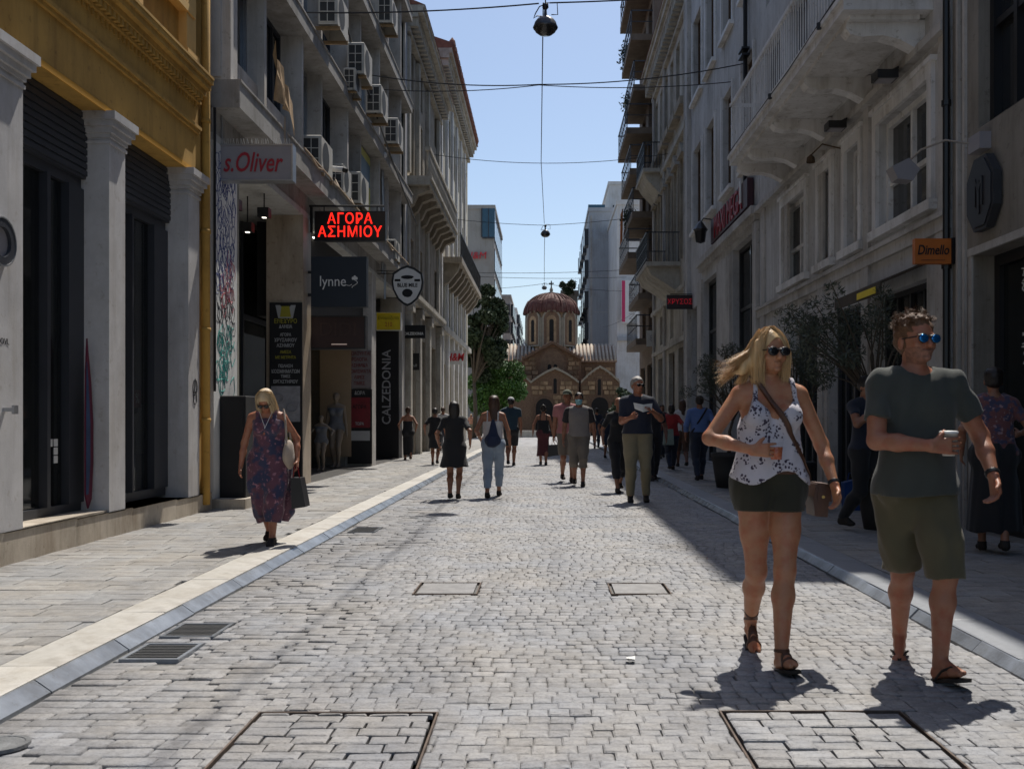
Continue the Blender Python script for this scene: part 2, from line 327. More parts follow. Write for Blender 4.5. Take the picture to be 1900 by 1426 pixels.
def stuff_stones(name, cells, m, parent, b=.008, h=.03, tilt=.007):
    """one joined mesh of many separate stones: cells are (cx, cy, sx, sy, z, shade)"""
    c = np.array(cells, dtype=np.float64); n = len(c)
    s = np.array([(-1, -1), (1, -1), (1, 1), (-1, 1)])/2
    v = np.zeros((n, 12, 3)); xy = c[:, None, 0:2]+s[None]*c[:, None, 2:4]+rng.uniform(-.003, .003, (n, 4, 2))
    v[:, 0:4, :2] = xy; v[:, 4:8, :2] = xy; v[:, 0:4, 2] = c[:, 4:5]-h
    tx, ty = rng.normal(0, tilt, (2, n, 1)); zz = c[:, 4:5]+(xy[..., 0]-c[:, 0:1])*tx+(xy[..., 1]-c[:, 1:2])*ty
    v[:, 4:8, 2] = zz-.005; inn = c[:, None, 0:2]+(xy-c[:, None, 0:2])*(1-2*b/c[:, None, 2:4]); v[:, 8:12, :2] = inn; v[:, 8:12, 2] = zz
    f = []
    for i in range(4):
        k = (i+1) % 4; f += [(i, k, k+4, i+4), (i+4, k+4, k+8, i+8)]
    f.append((8, 9, 10, 11)); f = np.array(f); F_ = (f[None]+(np.arange(n)*12)[:, None, None]).reshape(-1, 4)
    me = bpy.data.meshes.new(name); me.vertices.add(n*12); me.vertices.foreach_set('co', v.reshape(-1))
    me.loops.add(F_.size); me.loops.foreach_set('vertex_index', F_.reshape(-1)); me.polygons.add(len(F_))
    me.polygons.foreach_set('loop_start', np.arange(0, F_.size, 4)); me.polygons.foreach_set('loop_total', np.full(len(F_), 4))
    at = me.attributes.new('shade', 'FLOAT', 'FACE'); at.data.foreach_set('value', np.repeat(c[:, 5], 9))
    me.materials.append(m); me.update(calc_edges=True); o = bpy.data.objects.new(name, me); tag(o, kind='stuff'); return link(o, parent)
def shaded(base, name):
    """same stone, its tone varied by the per-stone attribute (joined stones have no object of their own)"""
    m = base.copy(); m.name = name; n = m.node_tree; N, L = n.nodes, n.links
    b = N['Principled BSDF']; src = b.inputs['Base Color'].links[0].from_socket
    a = N.new('ShaderNodeAttribute'); a.attribute_name = 'shade'; v = N.new('ShaderNodeVectorMath'); v.operation = 'SCALE'
    L.new(src, v.inputs[0]); L.new(a.outputs['Fac'], v.inputs['Scale']); L.new(v.outputs[0], b.inputs['Base Color'])
    for q in N:
        if q.type == 'OBJECT_INFO':
            for l in list(q.outputs['Random'].links): l.to_node.inputs[0].default_value = .5; L.remove(l)
    return m
MC2 = shaded(M['cobble'], 'cobble_far'); MP2 = shaded(M['paving'], 'paving_far')
def wave(x, y): return .007*math.sin(x*2.1+1)*math.sin(y*.9)+.005*math.sin(x*5.3+y*3.1)+.004*math.sin(y*6.1-x*2)
cv = [stone_mesh('cobble', .0945, .0945, i, M['cobble']) for i in range(10)]
cells = []; near = []
y = .6; row = 0
while y < 46:
    sy = random.uniform(.078, .100)
    x = RL+.012; off = random.uniform(0, .09); first = True
    while x < RR-.03:
        big = x < -1.35+.12*math.sin(y*1.3)                      # rougher, longer setts beside the west gutter
        sx = random.uniform(.14, .27) if big else random.choice((random.uniform(.080, .098), random.uniform(.088, .112)))
        if first: sx = max(.05, sx-off*.6); first = False
        if x+sx > RR-.012: sx = RR-.012-x
        if sx < .03: break
        cx, cy = x+sx/2, y+sy/2+.035*math.sin(x*1.3+.35*y)+.012*math.sin(x*4.1+y)+random.uniform(-.004, .004)
        fx, fy, fw, fh = cx, cy, sx, sy; hit = False
        for a, b, c, d in COVERS:                                # setts are cut to fit round the frames
            x0_, x1_, y0_, y1_ = fx-fw/2, fx+fw/2, fy-fh/2, fy+fh/2
            if x0_ < b and x1_ > a and y0_ < d and y1_ > c:
                opt = [(a-x0_, (x0_, a, y0_, y1_)), (x1_-b, (b, x1_, y0_, y1_)), (c-y0_, (x0_, x1_, y0_, c)), (y1_-d, (x0_, x1_, d, y1_))]
                k_, (x0_, x1_, y0_, y1_) = max(opt)
                if k_ < .014: hit = True
                else: fx, fy, fw, fh = (x0_+x1_)/2, (y0_+y1_)/2, x1_-x0_, y1_-y0_
        if not hit:
            z = wave(cx, cy)*.7+random.uniform(-.0022, .0022)-(.006 if big and random.random() < .12 else 0)
            gp = random.choice((.0004, .001, .002, .003, .006)) if not big else random.choice((.001, .003, .005, .014))
            rec = (fx, fy, fw-gp, fh-gp*random.uniform(.6, 1.3), z, random.uniform(.84, 1.12)*(1.0 if not big else .93))
            (near if (3.42 < y < 4.6 and not big and len(near) < 300 and fw > .06 and fh > .06) else cells).append(rec)
        x += sx
    y += sy
for k, (cx, cy, sx, sy, z, sh) in enumerate(near):
    inst('cobblestone', cv[k % 10], road, (cx, cy, z), (random.gauss(0, .009), random.gauss(0, .009), random.choice((0, math.pi))+random.gauss(0, .01)), (sx/.0945, sy/.0945, 1))
stuff_stones('cobblestones', cells, MC2, road)
# farther on the setts merge: one worn stone sheet
fr = MB(); fr.box(RL, RR, 46, 120, -.011, .0); fr.build('worn_surface', M['cobble'], road)
# pavements, kerbs, gutters on both sides
pv = [stone_mesh('slab', .32, .19, 50+i, M['paving'], .006) for i in range(8)]
kvs = {-1: [stone_mesh('kerb', .30, 1.2, 80+i, M['cream'], .008, .12) for i in range(4)], 1: [stone_mesh('kerb', .30, 1.2, 90+i, M['greykerb'], .008, .12) for i in range(4)]}
def side(s, xk, xw, xg, name):
    xa, xb = sorted((xk, xw)); base = MB(); base.box(xa, xb, -8, 120, -.04, SW-.02); base = base.build(name, M['joint']); tag(base, kind='structure')
    near, far = [], []; y = -1.0
    while y < 44:
        sy = random.uniform(.17, .21); x = xa+.005; first = True
        while x < xb-.01:
            sx = random.uniform(.24, .42)*(random.uniform(.5, 1) if first else 1); first = False
            sx = min(sx, xb-.005-x)
            rec = (x+sx/2, y+sy/2, sx-.006, sy-.006, SW+random.uniform(-.002, .003), random.uniform(.8, 1.14))
            (near if 5.4 < y and len(near) < 300 else far).append(rec); x += sx
            if xb-x < .06: break
        y += sy
    for k, (cx, cy, sx, sy, z, sh) in enumerate(near):
        inst('paving_stone', pv[k % 8], base, (cx, cy, z), (random.gauss(0, .004), random.gauss(0, .004), 0), (sx/.32, sy/.19, 1))
    stuff_stones('paving_stones', far, MP2, base, .006, .03, .004)
    q = MB(); q.box(xa, xb, 44, 70, SW-.019, SW); q.build('worn_surface', M['paving'], base)
    # kerb stones, then the sloping gutter stones
    kw = abs(xk-xg)-.02; cxk = xk-s*(-.0) ; y = -1.0; i = 0
    kerb = MB(); kerb.box(*sorted((xk, xg)), -8, 120, -.04, -.005); kerb = kerb.build('kerb', M['joint']); tag(kerb, kind='structure')
    while y < 66:
        ln = random.uniform(.9, 1.35)
        inst('kerb_stone', kvs[s][i % 4], kerb, ((xk+xg)/2, y+ln/2, SW+.002+random.uniform(-.001, .002)), (0, random.gauss(0, .003), 0), ((abs(xk-xg)-.004)/.30, (ln-.008)/1.2, 1)); y += ln; i += 1
    gut = MB(); gx = RL if s < 0 else RR; gut.box(*sorted((xg, gx)), -8, 120, -.04, -.02); gut = gut.build('gutter', M['joint']); tag(gut, kind='structure')
    y = -1.0
    me = []
    for k in range(3):
        mb = MB(); mb.prism([(xg, -.03), (xg, SW-.004), (xg-s*(-0)+(gx-xg)*.12, SW-.008), (gx, .003), (gx, -.03)], 'y', -.5, .5)
        me.append(mb)
    gm = [q.build('tmp', M['gutter']) for q in me]
    data = [o.data for o in gm]
    for o in gm: bpy.data.objects.remove(o)
    i = 0
    while y < 66:
        ln = random.uniform(.8, 1.2)
        inst('gutter_stone', data[i % 3], gut, (random.uniform(-.004, .004), y+ln/2, random.uniform(-.003, .002)), (0, 0, 0), (1, ln-.012, 1)); y += ln; i += 1
side(-1, KL, XL-.02, -2.32, 'west_pavement')
side(1, KR, XR+.02, 2.335, 'east_pavement')
# plaza beyond the shopping street
pz = MB()
pz.box(-60, 60, 56.0, 140, -.045, -.004); pz = pz.build('plaza', mat('plaza_paving', (.34, .33, .31), .8, .3, .8, .2, 20)); tag(pz, kind='structure')
for sx_ in (-1, 1):
    pass
# covers and grates set in the setts
def paved_cover(a, b, c, d, label, gap=.018, lift=0):
    t = thing('inspection_cover', label, 'manhole cover', ((a+b)/2, (c+d)/2, 0))
    fr = MB(); w_ = .008
    for q in ((a, b, c, c+w_), (a, b, d-w_, d), (a, a+w_, c+w_, d-w_), (b-w_, b, c+w_, d-w_)): fr.box(*q, -.03, .003)
    fr.build('frame', mat('rusty_iron', (.12, .085, .065), .8, .4, 12, .3, 60), t)
    bed = MB(); bed.box(a+w_, b-w_, c+w_, d-w_, -.03, -.016); bed.build('tray', M['joint'], t)
    tilt = lift
    y = c+w_+gap; i = 0
    while y < d-w_-gap-.02:
        sy = min(random.uniform(.085, .1), d-w_-gap-y); x = a+w_+gap*.5
        while x < b-w_-gap*.5-.02:
            sx = min(random.uniform(.10, .19), b-w_-gap*.5-x)
            o = inst('cobblestone', cv[i % 10], t, (0, 0, 0), (random.gauss(0, .012), random.gauss(0, .012), 0), ((sx-.008)/.0945, (sy-.008)/.0945, 1))
            o.location = (x+sx/2-(a+b)/2, y+sy/2-(c+d)/2, .004+random.uniform(-.004, .004)); x += sx; i += 1
        y += sy
    return t
paved_cover(*COVERS[0], 'rusty framed inspection cover filled with setts, the nearest on the left of the street')
paved_cover(*COVERS[1], 'rusty framed cover filled with setts below the blonde woman\'s shadow', .022)
def small_cover(a, b, c, d, label):
    t = thing('inspection_cover', label, 'manhole cover', ((a+b)/2, (c+d)/2, 0))
    fr = MB(); w_ = .009
    for q in ((a, b, c, c+w_), (a, b, d-w_, d), (a, a+w_, c+w_, d-w_), (b-w_, b, c+w_, d-w_)): fr.box(*q, -.03, .005)
    fr.build('frame', MATS['rusty_iron'], t)
    lid = MB(); lid.box(a+.03, b-.03, c+.03, d-.03, -.03, .004); lid.build('lid', mat('worn_iron_lid', (.30, .29, .28), .45, .3, 8, .3, 50, metal=.3), t)
    return t
small_cover(*COVERS[2], 'small square iron cover in the middle distance, left of the street centre')
small_cover(*COVERS[3], 'small square iron cover in the middle distance, right of the street centre')
def grate(a, b, c, d, label):
    t = thing('drain_grate', label, 'drain grate', ((a+b)/2, (c+d)/2, 0), group='drain grates along the west gutter')
    fr = MB(); w_ = .02
    for q in ((a, b, c, c+w_), (a, b, d-w_, d), (a, a+w_, c+w_, d-w_), (b-w_, b, c+w_, d-w_)): fr.box(*q, -.04, .008)
    fr.build('frame', M['gutter'], t)
    bed = MB(); bed.box(a+w_, b-w_, c+w_, d-w_, -.045, -.040); bed.build('sump', M['black'], t)
    n = 9; st = (d-c-2*w_)/n
    mb = MB(); mb.box(a+w_, b-w_, -.007, .007, -.02, .004); o = mb.build('bar', mat('cast_iron', (.07, .07, .07), .6, .3, 10), t); o.matrix_parent_inverse = Matrix.Identity(4)
    o.data.transform(Matrix.Translation((-(a+b)/2, 0, 0))); o.location = (0, c+w_+st/2-(c+d)/2, 0)
    for i in range(1, n):
        q = o.copy(); q.location.y = c+w_+st*(i+.5)-(c+d)/2; link(q)
grate(*COVERS[4], 'farther of the two near iron drain grates beside the left gutter')
grate(*COVERS[5], 'nearest iron drain grate beside the left gutter stones')
grate(*COVERS[6], 'distant iron drain grate at the gutter right of the woman in the long dress')
mc = MB(); mc.lathe([(.0, .010), (.08, .010), (.083, .013), (.10, .013), (.103, .0)], (-2.055, 3.77, .004), 28); mcv = mc.build('round_manhole_cover', mat('lid_iron', (.16, .165, .17), .6, .4, 14, .5, 70)); tag(mcv, 'round dark iron manhole cover at the bottom left corner', 'manhole cover')
lt = MB(); lt.add([(.415, 5.10, .018), (.46, 5.09, .014), (.465, 5.14, .02), (.42, 5.15, .013)], [(0, 1, 2, 3)]); lt.add([(.418, 5.10, .010), (.46, 5.09, .006), (.465, 5.14, .012), (.42, 5.15, .005)], [(3, 2, 1, 0)])
lt = lt.build('paper_scrap', M['whitesign']); tag(lt, 'small scrap of white paper lying on the sunlit setts', 'litter')
# low marble plinth in front of the ochre building, tapering as the street climbs
t = thing('marble_plinth', 'low beige marble plinth running under the ochre shopfront', 'plinth', (XL, 8, 0))
yy = -2.0; 
while yy < 13.0:
    ln = min(1.25, 13.02-yy); z0 = .33-.0105*max(0, yy-7.5)
    mb = MB(); mb.box(XL-.7, XL, yy+.002, yy+ln-.002, -.02, z0); mb.box(XL-.7, XL+.012, yy+.002, yy+ln-.002, z0, z0+.0)
    mb.build('stone_block', M['plinth'], t); yy += ln
mb = MB(); mb.box(XL-.5, XL+.42, 13.05, 14.3, 0.0, .19); ls = mb.build('stone_step', M['plinth']); tag(ls, 'low dark stone step under the black cabinet', 'step')
# ================= WEST SIDE =================
L = Fac(XL, 1)
def building(name, label, u0, u1, X=XL, cat='building', group=None): return thing(name, label, cat, (X, (u0+u1)/2, 0), group=group)
# ---- ochre neoclassical building ----
B = building('ochre_building', 'ochre yellow neoclassical building with grey marble shop pillars, nearest on the left', -2, 13.05)
mb = MB(); L.wall(mb, -2, 12.55, 4.3, 4.9, d=.0); L.back(mb, -2, 13.0, 0, 12, 8, d=-.1)
L.box(mb, -2, 12.55, 4.28, 4.297, -.6, -.004)
ops = [(u, u+1.0, 6.3, 8.9) for u in (3.3, 5.9, 8.55, 11.2)]
L.wall(mb, -2, 13.0, 5.5, 12, ops, .22, d=-.12)
mb.build('wall', M['yellow'], B)
mb = MB()
for z0, z1, d in ((4.79, 4.83, .03), (4.83, 4.87, .055), (4.87, 4.90, .02), (4.9, 5.16, .01), (5.16, 5.19, .05), (5.26, 5.33, .11), (5.33, 5.40, .17), (5.40, 5.46, .20), (5.46, 5.49, .21)): L.box(mb, -2, 12.46, z0, z1, -.2, d)
mb.build('cornice', M['yellow'], B)
dm = MB(); L.box(dm, 0, .055, 5.19, 5.26, 0, .10); L.box(dm, .012, .043, 5.10, 5.16, .01, .028); u = 2.0; o0 = None; k = 0
while u < 12.36 and k < 150:
    if o0 is None: o0 = dm.build('dentil', M['yellow'], B); o0.location.y = u
    else: q = o0.copy(); q.location.y = u; link(q)
    u += .10; k += 1
mb = MB(); L.box(mb, -2, 12.55, 4.272, 4.33, -.002, .012); mb.build('fascia_edge', mat('bright_ochre', (.55, .27, .02), .8, .1, 3), B)
each('pilaster', M['yellowlt'], B, L, [((u-.16, u+.16, 5.5, 11.8, -.12, -.02), (u-.2, u+.2, 5.5, 5.75, -.02, .01)) for u in (5.25, 7.9, 10.55, 12.3)])
for o in ops:
    f = MB(); a, b, c, e = o
    for q in ((a-.14, a, c, e+.14), (b, b+.14, c, e+.14), (a, b, e, e+.14)): L.box(f, *q, -.12, -.05)
    L.box(f, a-.2, b+.2, c-.1, c, -.12, .0); f = f.build('window_surround', M['yellowlt'], B)
    L.window(B, a, b, c, e, -.3, M['white'], M['glass'], 1, 1)
# pillars
def pillar(u0, u1, z0, top=4.28):
    mb = MB(); L.box(mb, u0, u1, z0, top-.30, -.55, 0)
    for a, b, d in ((top-.30, top-.27, .015), (top-.24, top-.20, .02), (top-.20, top-.14, .045), (top-.14, top-.08, .075), (top-.08, top, .10)): L.box(mb, u0-d, u1+d, a, b, -.5, d)
    L.box(mb, u0, u1, top-.27, top-.24, -.5, .004)
    return mb.build('pillar', M['marble'], B)
pillar(6.6, 8.29, .33); pillar(9.93, 10.31, .30); pillar(12.14, 12.52, .275); pillar(3.2, 3.6, .33)
mb = MB(); L.box(mb, 12.52, 13.0, 0, 5.5, -.5, -.06); mb.build('corner_pier', M['yellow'], B)
# shop fronts between the pillars
def shopfront(u0, u1, bars, name='shop_window', top=4.28, shut=3.62, d=-.33):
    mb = MB(); L.box(mb, u0, u1, shut, top, -.5, d+.1)
    for i in range(9): L.box(mb, u0, u1, shut+.03+i*.07, shut+.03+i*.07+.05, d+.1, d+.115)
    mb.build('roller_shutter_box', M['darkframe'], B)
    f = MB(); L.box(f, u0, u1, .32, .42, d-.03, d+.05); L.box(f, u0, u1, shut-.1, shut, d-.03, d+.05)
    for a, b in bars: L.box(f, a, b, .42, shut-.1, d-.04, d+.08)
    f = f.build(name, M['darkframe'], B)
    p = MB(); L.box(p, u0, u1, .40, shut-.05, d-.008, d+.004); p.build('pane', M['shopglass'], f)
    i = MB(); x0, x1 = L.x(-2.6), L.x(-.38)
    i.add([(x0, u0-.8, .3), (x0, u1+.8, .3), (x0, u1+.8, 4.3), (x0, u0-.8, 4.3)], [(0, 1, 2, 3)]); i.add([(x0, u1+.8, .3), (x1, u1+.8, .3), (x1, u1+.8, 4.3), (x0, u1+.8, 4.3)], [(0, 1, 2, 3)])
    i.add([(x0, u0-.8, .3), (x1, u0-.8, .3), (x1, u1+.8, .3), (x0, u1+.8, .3)], [(0, 1, 2, 3)]); i.add([(x0, u0-.8, 4.2), (x1, u0-.8, 4.2), (x1, u1+.8, 4.2), (x0, u1+.8, 4.2)], [(0, 1, 2, 3)])
    i.build('shop_interior', M['inside'], B)
shopfront(8.29, 9.93, [(8.29, 8.36), (9.2, 9.26), (9.62, 9.93)])
shopfront(10.31, 12.14, [(10.31, 10.36), (11.1, 11.14), (11.72, 12.14)])
shopfront(3.6, 6.6, [(3.6, 3.7), (5.0, 5.08), (6.5, 6.6)])
mb = MB(); L.box(mb, 8.29, 9.93, .30, .335, -.5, -.02); mb.build('threshold', M['plinth'], B)
# things in and on the shop windows
mb = MB(); a = MB()
s = MB(); L.box(s, 11.20, 11.70, 1.37, 1.58, -.42, -.40); s = s.build('sale_banner', M['red']); tag(s, 'red sale banner with white letters in the second shop window', 'banner')
L.text('SEE %', 11.45, 1.475, .16, M['whitesign'], s, -.395, .002)
for (u, z) in ((9.36, .98), (9.46, .98), (9.46, .82), (9.46, .9)):
    mb = MB(); L.box(mb, u, u+.075, z, z+.07, -.322, -.318); st = mb.build('window_sticker', M['whitesign'])
    tag(st, {(9.36, .98): 'small pale sticker, leftmost of the cluster low on the first shop window', (9.46, .98): 'small pale sticker, top right of the cluster low on the first shop window',
        (9.46, .82): 'small pale sticker, lowest of the cluster low on the first shop window', (9.46, .9): 'small pale sticker between two others, right of the cluster on the first shop window'}[(u, z)], 'sticker')
# curved pink and blue banner flag against the second pillar
mb = MB(); fl = [(9.78, 2.03), (9.80, 1.9), (9.86, 1.6), (9.905, 1.2), (9.905, .8), (9.87, .45), (9.80, .36), (9.74, .5), (9.74, 1.2), (9.75, 1.7)]
mb.prism([(u, z) for u, z in fl], 'x', XL-.16, XL-.145); fb = mb.build('feather_flag', mat('magenta_cloth', (.11, .008, .03), .8, .3, 3)); tag(fb, 'narrow curved magenta and blue flag leaning in the first shop doorway', 'flag')
mb = MB(); mb.prism([(9.755, 1.8), (9.79, 1.6), (9.83, 1.2), (9.83, .8), (9.79, .5), (9.745, .5), (9.745, 1.2)], 'x', XL-.144, XL-.140); mb.build('blue_panel', mat('blue_cloth', (.03, .06, .14), .8, .3, 3), fb)
t = thing('display_torso', 'pale clothed half mannequin in the second shop window under the red banner', 'mannequin', (XL-.5, 12.0, .4))
mb = MB(); mb.lathe([(0, 0), (.13, .02), (.12, .2), (.15, .36), (.11, .5), (.14, .72), (.16, .82), (.06, .90), (.045, .98), (0, 1.0)], (XL-.5, 12.0, .42), 14); mb.build('torso', M['whitesign'], t, True)
mb = MB(); mb.lathe([(.135, 0), (.16, .18), (.155, .38), (.13, .42)], (XL-.5, 12.0, .42), 14); mb.build('skirt', mat('grey_blue_cloth', (.18, .22, .28), .9, .3, 6), t, True)
for i, (u, h_) in enumerate(((10.75, .26), (11.15, .18), (11.35, .30))):
    mb = MB(); L.box(mb, u, u+.16, .42, .42+h_, -.55, -.42); o = mb.build('display_box', M['whitesign'] if i != 1 else M['grey']); tag(o, ['white display box low in the second shop window, leftmost', 'small grey display box low in the second shop window', 'tallest white display box low in the second shop window'][i], 'box')
# round sign at the left picture edge
mb = MB(); c = (7.86, 3.01)
def ring(mb, u, z, r0, r1, d0, d1, n=28):
    for i in range(n):
        a, b = 2*math.pi*i/n, 2*math.pi*(i+1)/n
        P = lambda r, t, d: (L.x(d), u+r*math.cos(t), z+r*math.sin(t))
        vs = [P(r0, a, d0), P(r1, a, d0), P(r1, b, d0), P(r0, b, d0), P(r0, a, d1), P(r1, a, d1), P(r1, b, d1), P(r0, b, d1)]
        mb.add(vs, [(4, 5, 6, 7), (1, 2, 6, 5), (0, 4, 7, 3), (0, 3, 2, 1)])
ring(mb, 7.88, 2.64, .12, .19, 0, .06); sg = mb.build('round_wall_sign', M['darkframe']); tag(sg, 'round dark ring sign fixed to the pillar at the left picture edge', 'sign')
mb = MB(); ring(mb, 7.88, 2.64, .0, .12, 0.002, .03); mb.build('disc', M['signgrey'], sg)
mb = MB(); ring(mb, 7.88, 2.64, .186, .196, .0, .065); mb.build('rim', M['steel'], sg)
gf = L.text('DOVL', 7.98, 1.86, .07, M['inkbk'], None, .003, .001, 'graffiti'); tag(gf, 'small black letters written on the grey pillar at the left edge', 'graffiti')
mb = MB()
for r, (u, z, rr) in enumerate(((12.36, 1.63, .10), (12.36, 1.50, .08))):
    mb.tube([(L.x(.003), u+rr*.7*math.cos(t*.52), z+rr*math.sin(t*.52)) for t in range(13)], .007, 4)
mb.tube([(L.x(.003), 12.36, 1.74), (L.x(.003), 12.35, 1.56)], .007, 4); gf = mb.build('graffiti', M['inkbk']); tag(gf, 'black looping scrawl on the third grey pillar', 'graffiti')
# metal door bracket and its latch on the near pillar
mb = MB(); mb.box(XL, XL+.09, 7.98, 8.02, 1.30, 1.33); mb.box(XL+.08, XL+.10, 7.965, 8.03, 1.28, 1.35)
wb = mb.build('wall_bracket', M['steel']); tag(wb, 'small metal hook sticking out of the near grey pillar', 'bracket')
# ochre downpipe
mb = MB(); mb.tube([(XL+.02, 12.70, .15), (XL+.02, 12.70, 9)], .055, 10)
for z in (1.2, 2.35, 3.6, 5.0): mb.tube([(XL+.02, 12.70, z), (XL+.02, 12.70, z+.05)], .066, 10)
dp = mb.build('downpipe', M['yellow'], None, True); tag(dp, 'ochre painted downpipe at the right end of the ochre building', 'pipe')
# ---- modern office building with air conditioners ----
U0, U1 = 13.07, 31.0
B = building('office_building', 'grey modern office building crowded with air conditioners above dark shop entrances', U0, U1)
C = Fac(XL, 1)
mb = MB()
L.box(mb, 13.07, 14.06, 0.02, 4.9, -.55, 0); mb.build('graffiti_pier', M['whitesign'], B)
for (a, b, lab) in ((17.9, 18.5, 0), (25.0, 25.6, 0), (30.3, 31.0, 0)):
    mb = MB(); L.box(mb, a, b, 0.02, 4.9, -.66, 0); mb.build('column', M['beigemarble'] if a < 20 else M['greylt'], B)
mb = MB(); L.box(mb, U0, U1, 4.9, 5.0, -4, 0); mb.build('arcade_ceiling', M['soffit'], B)
mb = MB(); L.box(mb, U0, U1, 5.0, 5.34, -.4, -.02); L.back(mb, U0, U1, 0, 16, 9, -.5); mb.build('wall', M['grey'], B)
# recessed shop line
mb = MB(); X1 = XL-2.2
mb.add([(X1, U0, .05), (X1, U1, .05), (X1, U1, 4.9), (X1, U0, 4.9)], [(0, 1, 2, 3)]); mb.build('recess_wall', M['inside'], B)
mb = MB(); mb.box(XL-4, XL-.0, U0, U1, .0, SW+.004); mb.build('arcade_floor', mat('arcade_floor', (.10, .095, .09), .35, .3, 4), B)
mb = MB()
for a, b in ((14.06, 17.9), (18.5, 25.0), (25.6, 30.3)):
    mb.box(X1+.9, X1+.94, a, b, 3.1, 3.2); n = 4
    for i in range(n+1): u = a+(b-a)*i/n; mb.box(X1+.9, X1+.95, u-.03, u+.03, .06, 4.9)
fr = mb.build('shop_window', M['darkframe'], B)
mb = MB()
for a, b in ((14.06, 17.9), (18.5, 25.0), (25.6, 30.3)): mb.box(X1+.915, X1+.925, a, b, .06, 4.9)
mb.build('pane', M['shopglass'], fr)
for q in ((XL-2.2, XL-.0, 14.07, 14.15), (XL-2.2, XL-.67, 24.96, 25.0)): mb = MB(); mb.box(*q, .06, 4.9); mb.build('inner_partition', M['inside'], B)
mb = MB(); mb.box(XL-2.1, XL-.5, 24.90, 24.95, .3, 3.1); mb.build('lit_back_wall', mat('boutique_wall', (.30, .22, .14), .8, .15, 1), B)
mb = MB(); L.box(mb, 18.5, 25.0, 3.15, 4.9, -1.0, -.22); mb.build('entrance_shade_box', M['insidedk'], B)  # dropped soffit box, added to keep the sun out of the boutique entrance
# lamps inside
k = 0
for (x, y, z, ln) in ((XL-.7, 15.0, 4.2, .4), (XL-1.2, 16.2, 4.6, .4), (XL-.45, 19.6, 4.80, .5), (XL-1.0, 23.6, 3.1, .3)):
    mb = MB(); mb.box(x-.05, x+.05+.25, y-.05, y+.05, z-.01, z+.01); o = mb.build('ceiling_lamp', M['lit'])
    tag(o, ['lit ceiling lamp in the recess right of the graffiti pier, the nearer', 'lit ceiling lamp in the recess right of the graffiti pier, the farther', 'lit tube lamp above the dark blue sign', 'small lit lamp over the mannequins in the boutique entrance'][k], 'lamp'); k += 1
for i, (x, y, z) in enumerate(((XL-.30, 14.9, 4.45), (XL-.22, 16.2, 4.6), (XL-.55, 16.4, 4.4))):
    mb = MB(); mb.box(x-.09, x+.09, y-.09, y+.09, z-.09, z+.06); mb.tube([(x, y, z), (x, y, 4.9)], .012, 5); o = mb.build('spot_lamp', M['black'], None)
    q = MB(); q.box(x-.03, x+.03, y-.03, y+.03, z-.097, z-.09); q.build('bulb', M['lit'], o)
    tag(o, ['black cube spotlight hanging nearest the graffiti pier', 'black cube spotlight, middle of the three in the shop recess', 'black cube spotlight, farthest of the three in the shop recess'][i], 'lamp')
# floors: projecting slabs, piers and fins
SL = [(5.32, 5.66, .34), (7.72, 7.98, .34), (10.45, 10.72, .34), (13.2, 13.45, .34)]
for i, (z0, z1, d) in enumerate(SL):
    mb = MB(); L.box(mb, U0, U1-.9, z0, z1, -.4, d); L.box(mb, U0, U1-.9, z1, z1+.03, -.3, d+.02); mb.build('floor_slab', M['grey'], B)
bays = [13.07, 15.0, 16.9, 18.8, 20.8, 22.8, 24.8, 26.8, 28.5, 30.1]
for zi in range(3):
    zb, zt = SL[zi][1]+.03, SL[zi+1][0]
    each('pier', M['greylt'], B, L, [((u, u+.12, zb, zt, -.3, .22 if j % 2 == 0 else .12), (u+.12, u+.5, zb, zt, -.35, -.02)) for j, u in enumerate(bays)])
    each('parapet_panel', M['greylt'], B, L, [(a+.5, b, zb, zb+.55, -.3, .02 if zi == 0 else -.03) for a, b in zip(bays, bays[1:])])
    for a, b in zip(bays, bays[1:]):
        L.window(B, a+.5, b, zb+.55, zt, -.2, M['steel'] if (int(a) % 3) else M['darkframe'], M['glass'], 2, 0, .05)
mb = MB(); L.box(mb, 13.03, 13.75, 5.72, 13.4, -.6, .1); mb.build('end_pier', M['greylt'], B)
mb = MB(); L.box(mb, 30.1, 31.0, 4.9, 15.0, -.5, .06); mb.build('end_pier', mat('blue_grey_render', (.34, .35, .38), .8, .14, 1.5, .1, 50, dirt='5e5a58'), B)
mb = MB(); L.box(mb, U0, U1, 13.45, 14.3, -.4, -.1); mb.build('roof_parapet', M['greylt'], B)
# downpipe between ochre and office building
mb = MB(); mb.tube([(XL+.03, 13.02, 1.6), (XL+.03, 13.02, 5.3)], .018, 7); o = mb.build('downpipe', M['black']); tag(o, 'thin dark pipe beside the grey sign with red script', 'pipe')
